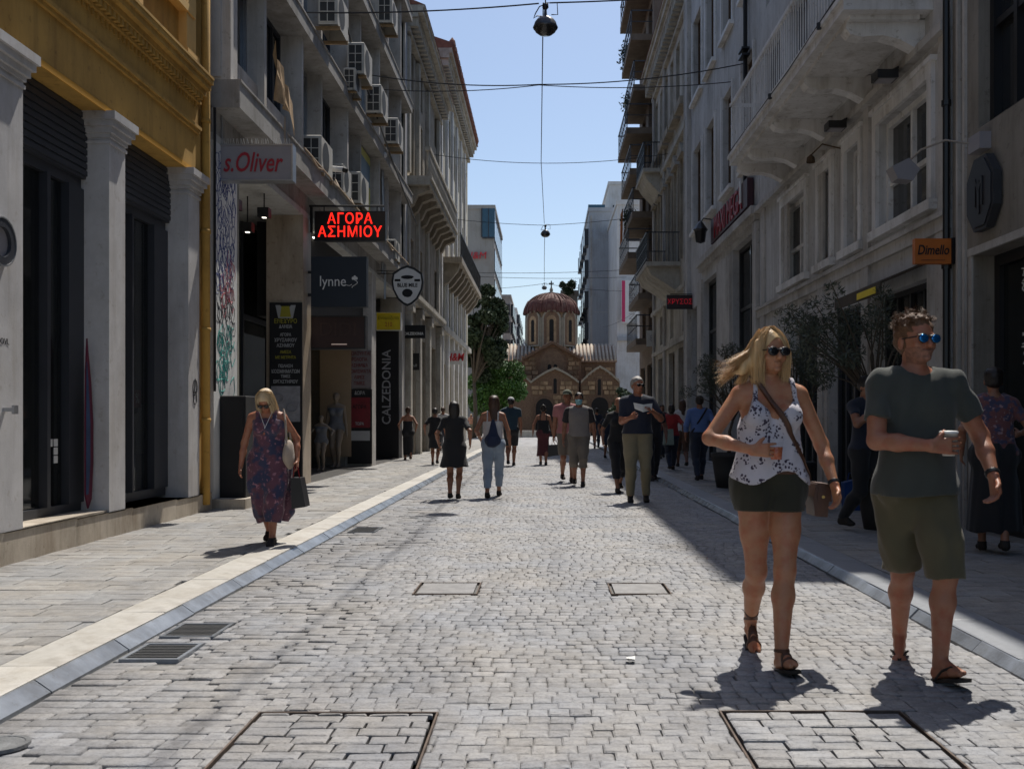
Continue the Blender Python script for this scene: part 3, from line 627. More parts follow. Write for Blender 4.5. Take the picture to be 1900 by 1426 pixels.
# air conditioner
def make_ac(label, wd=.8, ht=.56, dp=.3):
    t = thing('air_conditioner', label, 'air conditioner', (0, 0, 0), group='air conditioners on the office building')
    mb = MB(); mb.bevbox(0, dp, 0, wd, 0, ht, .015); o = mb.build('casing', M['acwhite'], t)
    mb = MB(); mb.box(.02, dp-.04, -.006, .0, .04, ht-.05)
    c = mb.build('side_grille', M['acgrille'], t)
    mb = MB(); n = 16
    for k in range(n):
        a, b = 2*math.pi*k/n, 2*math.pi*(k+1)/n; r = ht*.42; cy, cz = wd*.38, ht/2
        mb.add([(dp+.004, cy, cz), (dp+.004, cy+r*math.cos(a), cz+r*math.sin(a)), (dp+.004, cy+r*math.cos(b), cz+r*math.sin(b))], [(0, 1, 2)])
    mb.build('fan_grille', M['acgrille'], t)
    mb = MB()
    for i in range(4):
        z = .04+(ht-.09)*i/3; mb.box(.02, dp-.04, -.014, -.007, z-.006, z+.006)
    for i in range(3):
        x = .02+(dp-.06)*i/2; mb.box(x-.006, x+.006, -.014, -.007, .04, ht-.05)
    mb.build('grille_bar', M['acwhite'], t)
    mb = MB()
    for y in (.08, wd-.12): mb.box(-.15, dp+.02, y, y+.04, -.05, 0)
    mb.build('bracket', mat('rusty_bracket', (.28, .19, .10), .8, .4, 10), t)
    return t
ac0 = None
def ac(px, py, d, label, sc=1.0):
    """stand it where the sight line through a photo point meets the wall offset d"""
    global ac0
    X = XL+d+.3; Y = F*abs(X)/(VX-px); z = H+(VY-py)*Y/F
    if ac0 is None: ac0 = make_ac(label); o = ac0
    else: o = copy_tree(ac0); o['label'] = label
    o.location = (XL+d, Y, z-.05); o.scale = (sc*1.15,)*3; return o
ac(592, 312, .02, 'white air conditioner with black side grille on the first-floor ledge, nearest of its row')
ac(638, 350, .05, 'beige air conditioner standing behind the blue-red LED sign, second on the first-floor ledge', .85)
ac(664, 372, .02, 'tall white air conditioner third on the first-floor ledge', 1.05)
ac(622, 40, .30, 'air conditioner at the top picture edge, nearest of the upper rows')
ac(672, 132, .30, 'air conditioner on a rusty bracket left of two more, second upper row')
ac(704, 205, .30, 'smaller air conditioner below and right of the second-row one')
ac(735, 262, .30, 'air conditioner hung lowest and farthest on the grey pier')
ac(724, 38, .30, 'air conditioner at the top picture edge, farther of the two')
ac(736, 476, .1, 'air conditioner beside the shield sign, low on the farthest pier', .8)
ac(665, 162, .26, 'dusty air conditioner hanging directly under the second upper one', .7)
# awning remnant, camera, poster on the first floor
mb = MB(); vs = []
for i in range(9):
    u = 14.6+i*.14; r = random.uniform(-.05, .05); vs += [(L.x(.36+r), u, 6.75-i*.09+r), (L.x(.40+r*.5), u+.02, 6.45-i*.10), (L.x(.37+r), u, 5.95)]
for i in range(8):
    k = 3*i; mb.add(vs[k:k+6], [(0, 1, 4, 3), (1, 2, 5, 4)])
o = mb.build('torn_cloth', mat('torn_tan_cloth', (.45, .30, .16), .9, .45, 6)); tag(o, 'torn tan cloth hanging over the first-floor railing', 'cloth')
mb = MB(); L.box(mb, 22.9, 24.6, 6.35, 7.65, .0, .03); o = mb.build('window_poster', mat('yellow_poster', (.62, .60, .18), .6, .1, 4)); tag(o, 'pale yellow and blue poster covering a first-floor window', 'poster')
mb = MB(); L.box(mb, 22.95, 24.55, 6.9, 7.45, .031, .034); mb.build('blue_print', mat('blue_print', (.18, .26, .33), .6, .1, 4), o)
t = thing('security_camera', 'white and black security camera on the first-floor ledge', 'camera', (XL+.3, 18.9, 5.95))
mb = MB(); mb.tube([(XL+.25, 18.9, 5.7), (XL+.25, 18.9, 6.0)], .02, 6); mb.tube([(XL+.1, 18.9, 6.0), (XL+.55, 18.75, 5.92)], .055, 8); mb.build('body', M['white'], t)
mb = MB(); mb.tube([(XL+.55, 18.75, 5.92), (XL+.62, 18.73, 5.90)], .045, 8); mb.build('lens', M['black'], t)
mb = MB(); mb.tube([(XL+.3, 24.9, 8.0), (XL+.3, 24.9, 7.86)], .02, 6); mb.lathe([(0, -.1), (.07, -.06), (.08, 0), (.05, .05), (0, .06)], (XL+.32, 24.9, 7.84), 10); o = mb.build('dome_camera', M['white'], None, True); tag(o, 'small white dome camera under the second-floor ledge', 'camera')
# clutter of pipes and cables on the ledge
mb = MB()
for i in range(7):
    u = 17+i*1.4; z = 5.68; mb.tube([(L.x(.36), u, z+.02), (L.x(.38), u+.4, z-.06+.05*math.sin(i)), (L.x(.36), u+.9, z+.03), (L.x(.2), u+1.2, z+.3)], .018, 5)
mb.tube([(L.x(.36), 16.5, 5.72), (L.x(.37), 22, 5.68), (L.x(.37), 29, 5.74)], .02, 5); o = mb.build('ledge_pipes', mat('dusty_pipe', (.33, .25, .17), .8, .3, 8)); tag(o, 'tangle of tan refrigerant pipes along the first-floor ledge', 'pipes')
mb = MB(); mb.tube([(L.x(.12), 25.9, 5.0), (L.x(.14), 26.0, 6.2), (L.x(.10), 25.95, 8)], .04, 7); mb.tube([(L.x(.12), 26.3, 4.4), (L.x(.13), 26.3, 6.0)], .03, 7); o = mb.build('conduit', M['steel']); tag(o, 'grey conduits climbing the column beside the shield sign', 'pipes')
# ---- stone building with the big balcony ----
U0, U1 = 31.02, 41.0
B = building('stone_building', 'ornate stone building with a long bracketed balcony, left side beyond the office block', U0, U1)
ops = [(31.7, 33.1, .06, 3.5), (34.2, 36.0, .06, 4.0), (37.2, 39.6, .06, 4.0)]
ops2 = [(u, u+1.0, z, z+2.4) for u in (32.0, 34.4, 36.8, 39.2) for z in (9.05,)]+[(u, u+.95, z, z+1.5) for u in (32.0, 34.4, 36.8, 39.2) for z in (5.6, 12.0)]
mb = MB(); L.wall(mb, U0, U1, 0, 14.0, ops+ops2, .25); L.back(mb, U0, U1, 0, 14.0, 10); mb.build('wall', M['stone'], B)
for o in ops2: L.window(B, *o, -.2, M['white'], M['glass'], 1, 1)
for o in ops: L.window(B, *o, -.22, M['darkframe'], M['glass'], 2, 1, name='shop_window')
each('pilaster', M['stonelt'], B, L, [((u, u+.45, 0, 4.6, 0, .16), (u-.06, u+.51, 4.6, 4.9, 0, .24), (u+.03, u+.42, 4.9, 8.2, 0, .10)) for u in (31.1, 33.5, 36.3, 39.9)]+[(u+.05, u+.40, 9, 13.2, 0, .12) for u in (31.1, 33.5, 36.3, 39.9)])
mb = MB()
for z0, z1, d in ((4.95, 5.1, .22), (5.1, 5.25, .30)): L.box(mb, U0, U1-.02, z0, z1, -.2, d)
mb.build('string_course', M['stonelt'], B)
mb = MB(); L.box(mb, U0, U1-.02, 13.3, 13.45, -.2, .15); mb.build('string_course', M['stonelt'], B)
mb = MB()
for z0, z1, d in ((13.75, 13.88, .4), (13.88, 14.05, .55), (14.05, 14.12, .60)): L.box(mb, U0, U1-.02, z0, z1, -.2, d)
mb.build('cornice', M['stonelt'], B)
mm = MB(); L.box(mm, 0, .18, 13.5, 13.75, 0, .38); o0 = mm.build('modillion', M['stonelt'], B); o0.location.y = U0+.1
for i in range(1, 25): q = o0.copy(); q.location.y = U0+.1+i*.4; link(q)
mb = MB(); mb.prism([(XL+.62, 14.12), (XL-6, 16.8), (XL-10, 14.5)], 'y', U0, U1); mb.build('roof', M['tile'], B)
mb = MB(); L.box(mb, 31.4, U1, 8.62, 8.8, -.1, .72); L.box(mb, 31.4, U1, 8.8, 8.9, -.1, .78); mb.build('balcony', M['stonelt'], B)
mc_ = MB(); mc_.prism([(XL, 8.62), (XL+.66, 8.62), (XL+.66, 8.5), (XL+.52, 8.42), (XL+.30, 8.34), (XL+.16, 8.05), (XL, 7.95)], 'y', 0, .32); o0 = mc_.build('console', M['stone'], B); o0.location.y = 31.6
for i in range(1, 9): q = o0.copy(); q.location.y = 31.6+i*1.13; link(q)
bl = MB(); bl.lathe([(.05, 0), (.07, .1), (.04, .2), (.085, .45), (.05, .62), (.06, .8)], (XL+.66, 0, 8.9), 7); o0 = bl.build('baluster', M['stonelt'], B, True); o0.location.y = 31.55
for i in range(1, 34): q = o0.copy(); q.location.y = 31.55+i*.28; link(q)
mb = MB(); L.box(mb, 31.4, U1, 9.7, 9.82, .58, .74); mb.build('handrail', M['stonelt'], B)
# ---- pale building carrying the red letters ----
U0, U1 = 41.02, 56.0
B = building('pale_corner_building', 'pale cream building with yellow ground floor at the far left corner', U0, U1)
ops = [(42+i*2.4, 43.5+i*2.4, .06, 3.6) for i in range(6)]
ops2 = [(42.1+i*2.4, 43.2+i*2.4, z, z+2.2) for i in range(6) for z in (5.4, 9.1, 12.6)]
mb = MB(); L.wall(mb, U0, U1, 0, 16.4, ops+ops2, .25); L.back(mb, U0, U1, 0, 16.4, 10); mb.build('wall', mat('cream_render', (.50, .46, .36), .8, .15, 1, dirt='6b6148'), B)
for o in ops2: L.window(B, *o, -.2, M['white'], M['glass'], 1, 1)
for o in ops: L.window(B, *o, -.2, M['yellowlt'], mat('yellow_panel', (.50, .36, .09), .7, .2, 3), 0, 0, name='shop_window')
each('pilaster', M['white'], B, L, [((u, u+.35, 0, 4.9, 0, .14), (u, u+.3, 5, 15.4, 0, .1)) for u in [41.2+i*2.4 for i in range(6)]])
mb = MB()
L.box(mb, U0, U1, 4.9, 5.15, -.2, .22); mb.build('string_course', M['stonelt'], B)
mb = MB(); L.box(mb, U0, U1, 15.6, 15.8, -.2, .15); mb.build('string_course', M['stonelt'], B)
mb = MB()
for z0, z1, d in ((16.1, 16.3, .4), (16.3, 16.5, .52)): L.box(mb, U0, U1, z0, z1, -.2, d)
mb.build('cornice', M['stonelt'], B)
mm = MB(); L.box(mm, 0, .18, 15.82, 16.1, 0, .36); o0 = mm.build('modillion', M['stonelt'], B); o0.location.y = U0+.1
for i in range(1, 36): q = o0.copy(); q.location.y = U0+.1+i*.41; link(q)
mb = MB(); mb.prism([(XL+.6, 16.5), (XL+.45, 16.75), (XL-5, 18.6), (XL-9.8, 16.6)], 'y', U0, U1); mb.build('roof', M['tile'], B)
at_ = MB(); at_.lathe([(.0, .55), (.12, .40), (.16, .2), (.1, 0)], (XL+.5, 0, 16.5), 6); o0 = at_.build('acroterion', M['tile'], B); o0.location.y = U0+.3
for i in range(1, 20): q = o0.copy(); q.location.y = U0+.3+i*.75; link(q)
mb = MB(); L.box(mb, 42.5, 55.5, 7.9, 8.15, -.1, .8); mb.build('balcony', M['stone'], B)
mc_ = MB(); mc_.prism([(XL, 7.9), (XL+.7, 7.9), (XL+.6, 7.6), (XL+.2, 7.1), (XL, 7.0)], 'y', 0, .35); o0 = mc_.build('console', M['stone'], B); o0.location.y = 42.8
for i in range(1, 9): q = o0.copy(); q.location.y = 42.8+i*1.5; link(q)
ir = MB(); ir.box(XL+.74, XL+.76, 0, .02, 8.15, 9.15); o0 = ir.build('railing_bar', M['black'], B); o0.location.y = 42.5
for i in range(1, 50): q = o0.copy(); q.location.y = 42.5+i*.265; link(q)
mb = MB(); L.box(mb, 42.5, 55.5, 9.13, 9.18, .73, .77); L.box(mb, 42.5, 55.5, 8.2, 8.23, .73, .77); mb.build('handrail', M['black'], B)
# ================= EAST SIDE =================
E = Fac(XR, -1)
# ---- nearest building with dark shopfront ----
B = thing('near_shop_building', 'warm grey building with black framed windows, nearest on the right', 'building', (XR, 5, 0))
ops = [(2.0, 6.2, .06, 3.0), (7.2, 10.47, .06, 2.95)]
ops2 = [(4.2, 7.6, 4.25, 6.9), (8.2, 10.35, 4.25, 6.9), (4.2, 7.6, 8, 10.4), (8.2, 10.35, 8, 10.4)]
mb = MB(); E.wall(mb, -2, 11.0, 0, 12, ops+ops2, .3); E.back(mb, -2, 11.0, 0, 12, 9); mb.build('wall', M['greywall'], B)
for o in ops2: E.window(B, *o, -.22, M['black'], M['glass'], 3, 1, .09, .4, .1)
for o in ops: E.window(B, *o, -.28, M['black'], M['shopglass'], 2, 0, .12, name='shop_window')
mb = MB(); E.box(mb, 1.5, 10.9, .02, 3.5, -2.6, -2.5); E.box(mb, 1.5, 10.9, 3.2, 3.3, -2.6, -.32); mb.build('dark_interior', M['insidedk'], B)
mb = MB(); E.box(mb, 10.47, 10.55, 0, 3.0, 0, .02); E.box(mb, 10.62, 10.68, 0, 12, 0, .03); E.box(mb, 10.75, 10.80, 0, 12, 0, .05); E.box(mb, 7.1, 10.55, 2.95, 3.03, 0, .03); mb.build('trim', M['greylt'], B)
# octagonal emblem sign
t = thing('octagonal_sign', 'large dark octagonal sign with a raised monogram on the warm grey wall', 'sign', (XR, 10.1, 3.5))
def octo(w_, h_, cu, cz, k=.52): return [(cu-w_, cz-h_*k), (cu-w_*k, cz-h_), (cu+w_*k, cz-h_), (cu+w_, cz-h_*k), (cu+w_, cz+h_*k), (cu+w_*k, cz+h_), (cu-w_*k, cz+h_), (cu-w_, cz+h_*k)]
mb = MB(); mb.prism(octo(.31, .37, 10.09, 3.52, .45), 'x', XR-.10, XR-.02); mb.build('backing', mat('sign_charcoal', (.030, .032, .038), .5, .2, 5), t)
mb = MB(); mb.prism(octo(.27, .33, 10.09, 3.52, .45), 'x', XR-.112, XR-.10); mb.build('face', mat('sign_dark_face', (.018, .019, .024), .4, .2, 5), t)
E.text('M', 10.09, 3.52, .42, M['black'], t, .114, .006, 'emblem', sx=.7); E.text('I', 10.09, 3.46, .5, M['black'], t, .116, .004, 'emblem')
# wall lamp with swan neck
t = thing('wall_floodlight', 'floodlight on a curved arm above the orange sign', 'lamp', (XR, 10.2, 4.05))
mb = MB(); mb.box(XR-.12, XR, 10.05, 10.32, 3.97, 4.14); mb.build('junction_box', M['signgrey'], t)
mb = MB(); mb.tube([(XR-.1, 10.3, 4.08), (XR-.3, 10.45, 4.16), (XR-.5, 10.6, 4.10), (XR-.62, 10.7, 3.98)], .012, 6); mb.build('arm', M['steel'], t)
mb = MB(); mb.prism([(XR-.80, 3.93), (XR-.62, 4.02), (XR-.5, 3.90), (XR-.58, 3.78), (XR-.74, 3.80)], 'y', 10.62, 10.82); mb.build('head', M['signgrey'], t)
# scribbled white print on the shop glass
mb = MB(); rr = random.Random(3)
for cz, n in ((2.62, 9), (1.95, 9)):
    u, z = 9.75, cz+.14
    for i in range(n):
        pts = [(E.x(-.205), u+rr.uniform(-.09, .09), z-i*.035+rr.uniform(-.03, .03)) for _ in range(4)]; mb.tube(pts, .006, 4)
o = mb.build('window_lettering', M['whitesign']); tag(o, 'white handwritten script printed on the dark shop glass at the right edge', 'lettering')
# orange sign
t = thing('orange_shop_sign', 'small orange projecting sign with black script on the right side', 'sign', (XR, 11.0, 3.07))
mb = MB(); mb.box(XR-.445, XR-.05, 10.92, 11.0, 2.94, 3.215); mb.build('panel', M['orange'], t)
mb = MB(); mb.box(XR-.05, XR-.0, 10.90, 11.02, 2.94, 3.22); mb.build('mount', M['black'], t)
text('Dimello', (XR-.25, 10.915, 3.085), CAMFACE, .15, M['black'], t, .003, shear=.2, sx=.72, bold=.002)
mb = MB(); mb.box(XR-.38, XR-.12, 10.912, 10.918, 2.975, 2.98); mb.build('underline', M['brownsign'], t)
# downpipe
mb = MB(); mb.tube([(XR-.06, 11.03, .06), (XR-.06, 11.03, 12)], .04, 8)
for z in (2.9, 4.7): mb.tube([(XR-.06, 11.03, z), (XR-.06, 11.03, z+.06)], .055, 8)
o = mb.build('downpipe', M['black']); tag(o, 'black downpipe between the white balcony building and the nearest shop', 'pipe')
# graffiti on the white pier
mb = MB()
for i in range(12): mb.tube([(E.x(.004), 11.35+rr.uniform(-.1, .15), 2.2+rr.uniform(-.06, .06)) for _ in range(3)], .008, 4)
o = mb.build('graffiti', M['inkbk']); tag(o, 'black scribbled tag on the white pier right of the sunglassed man', 'graffiti')
# ---- white balcony building ----
U0, U1 = 11.05, 20.9
B = thing('white_balcony_building', 'off-white building with a long railed balcony above mezzanine windows on the right', 'building', (XR, 16, 0))
mez = [(11.63, 13.43, 3.77, 5.2), (14.2, 14.86, 3.75, 5.2), (15.65, 16.28, 3.75, 5.2), (17.16, 18.8, 3.75, 5.2)]
gro = [(11.75, 13.6, .06, 2.9), (14.1, 15.8, .06, 2.9), (16.4, 18.2, .06, 2.9), (18.8, 20.0, .06, 2.9)]
up = [(u, u+1.3, 6.15, 8.7) for u in (12.0, 14.6, 17.0, 19.1)]+[(u, u+1.2, 9.6, 11.2) for u in (12.0, 14.6, 17.0, 19.1)]
mb = MB(); E.wall(mb, U0, U1, 0, 12, mez+gro+up, .22); E.back(mb, U0, U1, 0, 12, 9); mb.build('wall', M['whitewall'], B)
mb = MB(); mb.box(XR+.01, XR+8.9, 17.2, U1, 12, 18.5); mb.build('roof_shadow_block', M['whitewall'], B)  # unseen rooftop block, added to cast the squared-off shadow on the street
for o in mez:
    wide = o[1]-o[0] > 1.2; a, b, c, e = o
    w_ = E.window(B, a, b, c, e, -.18, M['white'], M['glass'], 1, 1, .08, .42, .08)
    f = MB()
    for q in ((a-.14, a, c, e+.16), (b, b+.14, c, e+.16), (a, b, e, e+.16)): E.box(f, *q, 0, .05)
    E.box(f, a-.2, b+.2, c-.12, c, 0, .10); E.box(f, a-.2, b+.2, e+.16, e+.22, 0, .08); f.build('window_surround', M['white'], B)
for o in up: E.window(B, *o, -.18, M['darkframe'], M['glass'], 1, 1, .07)
for i, o in enumerate(gro): E.window(B, *o, -.2, M['darkframe'] if i else M['black'], M['shopglass'], 3, 1, .07, .78, name='shop_window')
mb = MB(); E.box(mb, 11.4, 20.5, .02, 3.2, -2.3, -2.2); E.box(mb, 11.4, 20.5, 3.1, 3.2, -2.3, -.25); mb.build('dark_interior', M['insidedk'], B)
mb = MB(); E.box(mb, U0, U1, 3.35, 3.5, 0, .06); E.box(mb, U0, U1, 3.5, 3.56, 0, .10); E.box(mb, U0, U1, 5.55, 5.65, 0, .12)
for u in (11.08, 13.75, 16.0, 18.35, 20.3): E.box(mb, u, u+.3, 0, 3.35, 0, .05); E.box(mb, u, u+.22, 3.56, 5.55, 0, .045)
mb.build('trim', M['greylt'], B)
# folding shutter slats, pale and teal, beside the shop windows
k = 0
for u in [13.62+i*.11 for i in range(4)]+[15.82+i*.11 for i in range(5)]+[18.22+i*.11 for i in range(5)]:
    mb = MB(); E.box(mb, u, u+.085, .08, 2.86, -.02, .03); mb.build('shutter_slat', M['greylt'] if k not in (7, 8) else mat('teal_paint', (.02, .10, .13), .6, .2, 5), B); k += 1
# balcony
t0, t1, dz = 11.55, 18.7, 1.04
mb = MB(); E.box(mb, t0, t1, 5.98, 6.10, 0, dz); E.box(mb, t0-.02, t1+.02, 6.10, 6.16, 0, dz+.04); E.box(mb, t0+.15, t1-.15, 5.93, 5.98, .1, dz-.12); mb.build('balcony', M['white'], B)
cs = MB(); prof = [(XR, 5.96), (XR-.92, 5.96), (XR-.94, 5.86), (XR-.88, 5.79), (XR-.74, 5.76), (XR-.5, 5.78), (XR-.3, 5.73), (XR-.1, 5.62), (XR, 5.6)]
cs.prism(prof, 'y', 0, .22); o0 = cs.build('console', M['white'], B); o0.location.y = 11.8
for u in (13.7, 15.6, 17.3, 18.35): q = o0.copy(); q.location.y = u; link(q)
br = MB(); br.box(XR-dz+.03, XR-dz+.045, 0, .014, 6.16, 7.10); o0 = br.build('railing_bar', M['white'], B); o0.location.y = t0
n = int((t1-t0)/.13)
for i in range(1, n+1): q = o0.copy(); q.location.y = t0+i*.13; link(q)
bc = MB(); bc.box(0, .018, t0, t0+.02, 6.16, 7.10); o0 = bc.build('railing_bar', M['white'], B); o0.location.x = XR-.1
for s_ in (0,):
    for i in range(1, 10): q = o0.copy(); q.location.x = XR-.1-i*.1; link(q)
mb = MB(); E.box(mb, t0, t1, 7.08, 7.14, dz-.07, dz-.01); E.box(mb, t0, t1, 6.24, 6.27, dz-.06, dz-.02); E.box(mb, t0, t0+.04, 7.08, 7.14, 0, dz); E.box(mb, t1-.04, t1, 7.08, 7.14, 0, dz); mb.build('handrail', M['white'], B)
mb = MB(); mb.tube([(XR-dz-.03, 11.6, 6.2), (XR-dz-.04, 14, 6.13), (XR-dz-.03, 18.6, 6.19)], .012, 5)
for y in (12.4, 15.1): mb.tube([(XR-dz-.05, y, 6.08), (XR-dz-.05, y, 6.16)], .03, 6)
o = mb.build('balcony_cable', M['cable']); tag(o, 'dark cable with small boxes running along the white balcony edge', 'cable')
for i, (y, z) in enumerate(((12.35, 5.45), (14.45, 5.45))):
    t = thing('floodlight', ['black square floodlight under the balcony, the nearer one', 'black square floodlight under the balcony, the farther one'][i], 'lamp', (XR-.2, y, z))
    mb = MB(); mb.box(XR-.42, XR-.16, y-.12, y+.12, z-.02, z+.08); mb.tube([(XR, y, z+.2), (XR-.28, y, z+.06)], .02, 5); mb.build('housing', M['black'], t)
    mb = MB(); mb.box(XR-.39, XR-.19, y-.09, y+.09, z-.03, z-.02); mb.build('lens', M['signgrey'], t)
mb = MB(); mb.tube([(XR-.02, 15.0, 5.3), (XR-.3, 15.1, 5.4), (XR-.42, 15.3, 5.28)], .012, 5); mb.lathe([(0, .05), (.06, 0), (.07, -.08)], (XR-.42, 15.3, 5.25), 8); o = mb.build('bracket_lamp', M['wood']); tag(o, 'small old lamp bracket at the wall above the narrow windows', 'lamp')
# awning over the middle shop
mb = MB(); mb.prism([(XR, 3.1), (XR-.55, 2.86), (XR-.55, 2.72), (XR-.53, 2.72), (XR-.53, 2.84), (XR, 3.06)], 'y', 11.75, 13.6); o = mb.build('awning', mat('dark_awning', (.06, .045, .03), .8, .25, 4)); tag(o, 'small dark awning with yellow edge below the orange sign', 'awning')
mb = MB(); mb.box(XR-.56, XR-.551, 11.9, 12.6, 2.74, 2.82); mb.build('yellow_print', M['yellowsign'], o)
# ---- white building with red lettering ----
U0, U1 = 20.92, 31.2
B = thing('white_tall_building', 'tall plain white building with paired windows and a red letter sign', 'building', (XR, 26, 0))
gro = [(21.3, 23.9, .06, 5.28), (25.9, 28.3, .06, 5.1), (29.2, 30.6, .06, 4.6)]
cols = [(21.4, 22.7), (23.85, 25.2), (26.3, 27.75), (28.5, 30.2)]
up = [(a, b, z, z+2.45) for a, b in cols for z in (6.85, 10.75, 14.6)]
mb = MB(); E.wall(mb, U0, U1, 0, 18.5, gro+up, .25); E.back(mb, U0, U1, 0, 18.5, 9); mb.build('wall', M['whitewall'], B)
for o in up: E.window(B, *o, -.2, M['wood'], M['glass'], 1, 1, .09, .7)
for o in gro: E.window(B, *o, -.22, M['black'], M['shopglass'], 1, 1, .1, .72, name='shop_window')
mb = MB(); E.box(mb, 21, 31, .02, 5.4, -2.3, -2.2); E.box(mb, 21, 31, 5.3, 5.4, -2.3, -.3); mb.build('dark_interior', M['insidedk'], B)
mb = MB(); E.box(mb, U0, 28.6, 5.42, 5.55, 0, .10); E.box(mb, U0, 28.6, 5.55, 5.72, 0, .18); E.box(mb, U0, U0+.35, 0, 5.4, 0, .08); E.box(mb, 24.0, 25.8, 0, 5.2, 0, .06); E.box(mb, 28.35, 29.1, 0, 5.2, 0, .06); E.box(mb, 30.7, 31.2, 0, 18.5, 0, .12); mb.build('trim', M['greylt'], B)
for a, b in cols:
    for z in (6.85, 10.75, 14.6):
        f = MB(); E.box(f, a-.12, b+.12, z-.1, z, 0, .12); E.box(f, a-.1, a, z, z+2.5, 0, .05); E.box(f, b, b+.1, z, z+2.5, 0, .05); f.build('window_surround', M['white'], B)
mb = MB(); E.box(mb, 24.1, 25.7, 4.45, 4.6, -.15, -.05); mb.build('transom_print', mat('greenish_glass', (.06, .11, .09), .3, .3, 8), B)
mb = MB(); mb.tube([(XR-.08, 22.0, 6), (XR-.08, 22.0, 18)], .05, 7)
for z in (9.2, 10.9, 12.3): mb.box(XR-.2, XR-.02, 21.8, 22.2, z, z+.04); mb.box(XR-.2, XR-.02, 21.8, 22.2, z+.14, z+.18)
o = mb.build('downpipe', M['black']); tag(o, 'black downpipe with double clamps climbing above the red letter sign', 'pipe')
# ---- ornate building ----
U0, U1 = 31.22, 41.0
B = thing('ornate_building', 'ornate pale stone building with dentilled cornice and iron balcony on the right', 'building', (XR, 36, 0))
gro = [(31.9, 33.6, .06, 3.6), (34.6, 36.2, .06, 3.6), (37.2, 39.6, .06, 3.6)]
up = [(a, a+.9, z, z+h) for a in (31.7, 33.3, 34.9, 36.5, 38.1, 39.7) for z, h in ((6.6, 2.9), (11.5, 2.4))]+[(a, a+.9, 4.1, 5.2) for a in (31.7, 34.9, 38.1)]
mb = MB(); E.wall(mb, U0, U1, 0, 15.2, gro+up, .28); E.back(mb, U0, U1, 0, 15.2, 9); mb.build('wall', M['stonelt'], B)
for o in up: E.window(B, *o, -.22, M['white'], M['glass'], 1, 1, .07)
for o in gro: E.window(B, *o, -.22, M['wood'], M['glass'], 2, 1, .08, name='shop_window')
mb = MB()
for z0, z1, d in ((14.8, 14.95, .38), (14.95, 15.15, .48), (15.15, 15.22, .55)): E.box(mb, U0, U1, z0, z1, -.1, d)
mb.build('cornice', M['stonelt'], B)
each('string_course', M['stonelt'], B, E, [(U0, U1, z0, z1, -.1, d) for z0, z1, d in ((3.75, 3.9, .12), (5.4, 5.55, .15), (10.4, 10.6, .14), (14.2, 14.35, .12))])
mm = MB(); E.box(mm, 0, .2, 14.45, 14.8, 0, .36); o0 = mm.build('modillion', M['stonelt'], B); o0.location.y = U0+.1
for i in range(1, 25): q = o0.copy(); q.location.y = U0+.1+i*.4; link(q)
mb = MB(); mb.prism([(XR-.57, 15.22), (XR+6, 17.6), (XR+9, 15.3)], 'y', U0, U1); mb.build('roof', M['tile'], B)
mb = MB()
for a in (31.7, 33.3, 34.9, 36.5, 38.1, 39.7):
    mb.prism([(a-.15, 9.7), (a+.45, 10.15), (a+1.05, 9.7)], 'x', XR-.18, XR); E.box(mb, a-.12, a, 6.5, 9.7, 0, .08); E.box(mb, a+.9, a+1.02, 6.5, 9.7, 0, .08); E.box(mb, a-.2, a+1.1, 11.2, 11.45, 0, .25)
mb.build('pediment', M['stone'], B)
def stone_balcony(B, Fc, u0, u1, z, d, rail=.95):
    mb = MB(); Fc.box(mb, u0, u1, z-.14, z, -.05, d)
    mb.prism([(Fc.x(0), z-.14), (Fc.x(d-.06), z-.14), (Fc.x(d-.2), z-.40), (Fc.x(d*.45), z-.66), (Fc.x(.1), z-.95), (Fc.x(0), z-1.0)], 'y', u0+.25, u1-.25); o = mb.build('balcony', M['stonelt'], B)
    n = max(3, int((u1-u0)/.16)); bars = MB()
    b0 = MB(); x0, x1 = Fc.x(d-.05), Fc.x(d-.03); b0.box(min(x0, x1), max(x0, x1), 0, .02, z, z+rail); o0 = b0.build('railing_bar', M['black'], B); o0.location.y = u0
    for i in range(1, n): q = o0.copy(); q.location.y = u0+(u1-u0-.02)*i/(n-1); link(q)
    r_ = MB(); Fc.box(r_, u0, u1, z+rail, z+rail+.04, d-.07, d-.01); Fc.box(r_, u0, u1, z+.12, z+.15, d-.06, d-.02); Fc.box(r_, u0, u1, z+rail*.62, z+rail*.64, d-.05, d-.03)
    for u in (u0, u1-.02):
        Fc.box(r_, u, u+.02, z+rail, z+rail+.04, 0, d)
        for k in range(7): Fc.box(r_, u, u+.02, z, z+rail, d*(k+.5)/7-.008, d*(k+.5)/7+.008)
    r_.build('handrail', M['black'], B)
stone_balcony(B, E, 33.0, 36.8, 6.45, 1.15)
stone_balcony(B, E, 37.6, 40.6, 10.7, .8)
mb = MB()
for u in (31.35, 36.95, 40.5): mb.tube([(XR-.08, u, .06), (XR-.08, u, 15)], .06, 8)
mb.build('downpipe', M['greylt'], B)
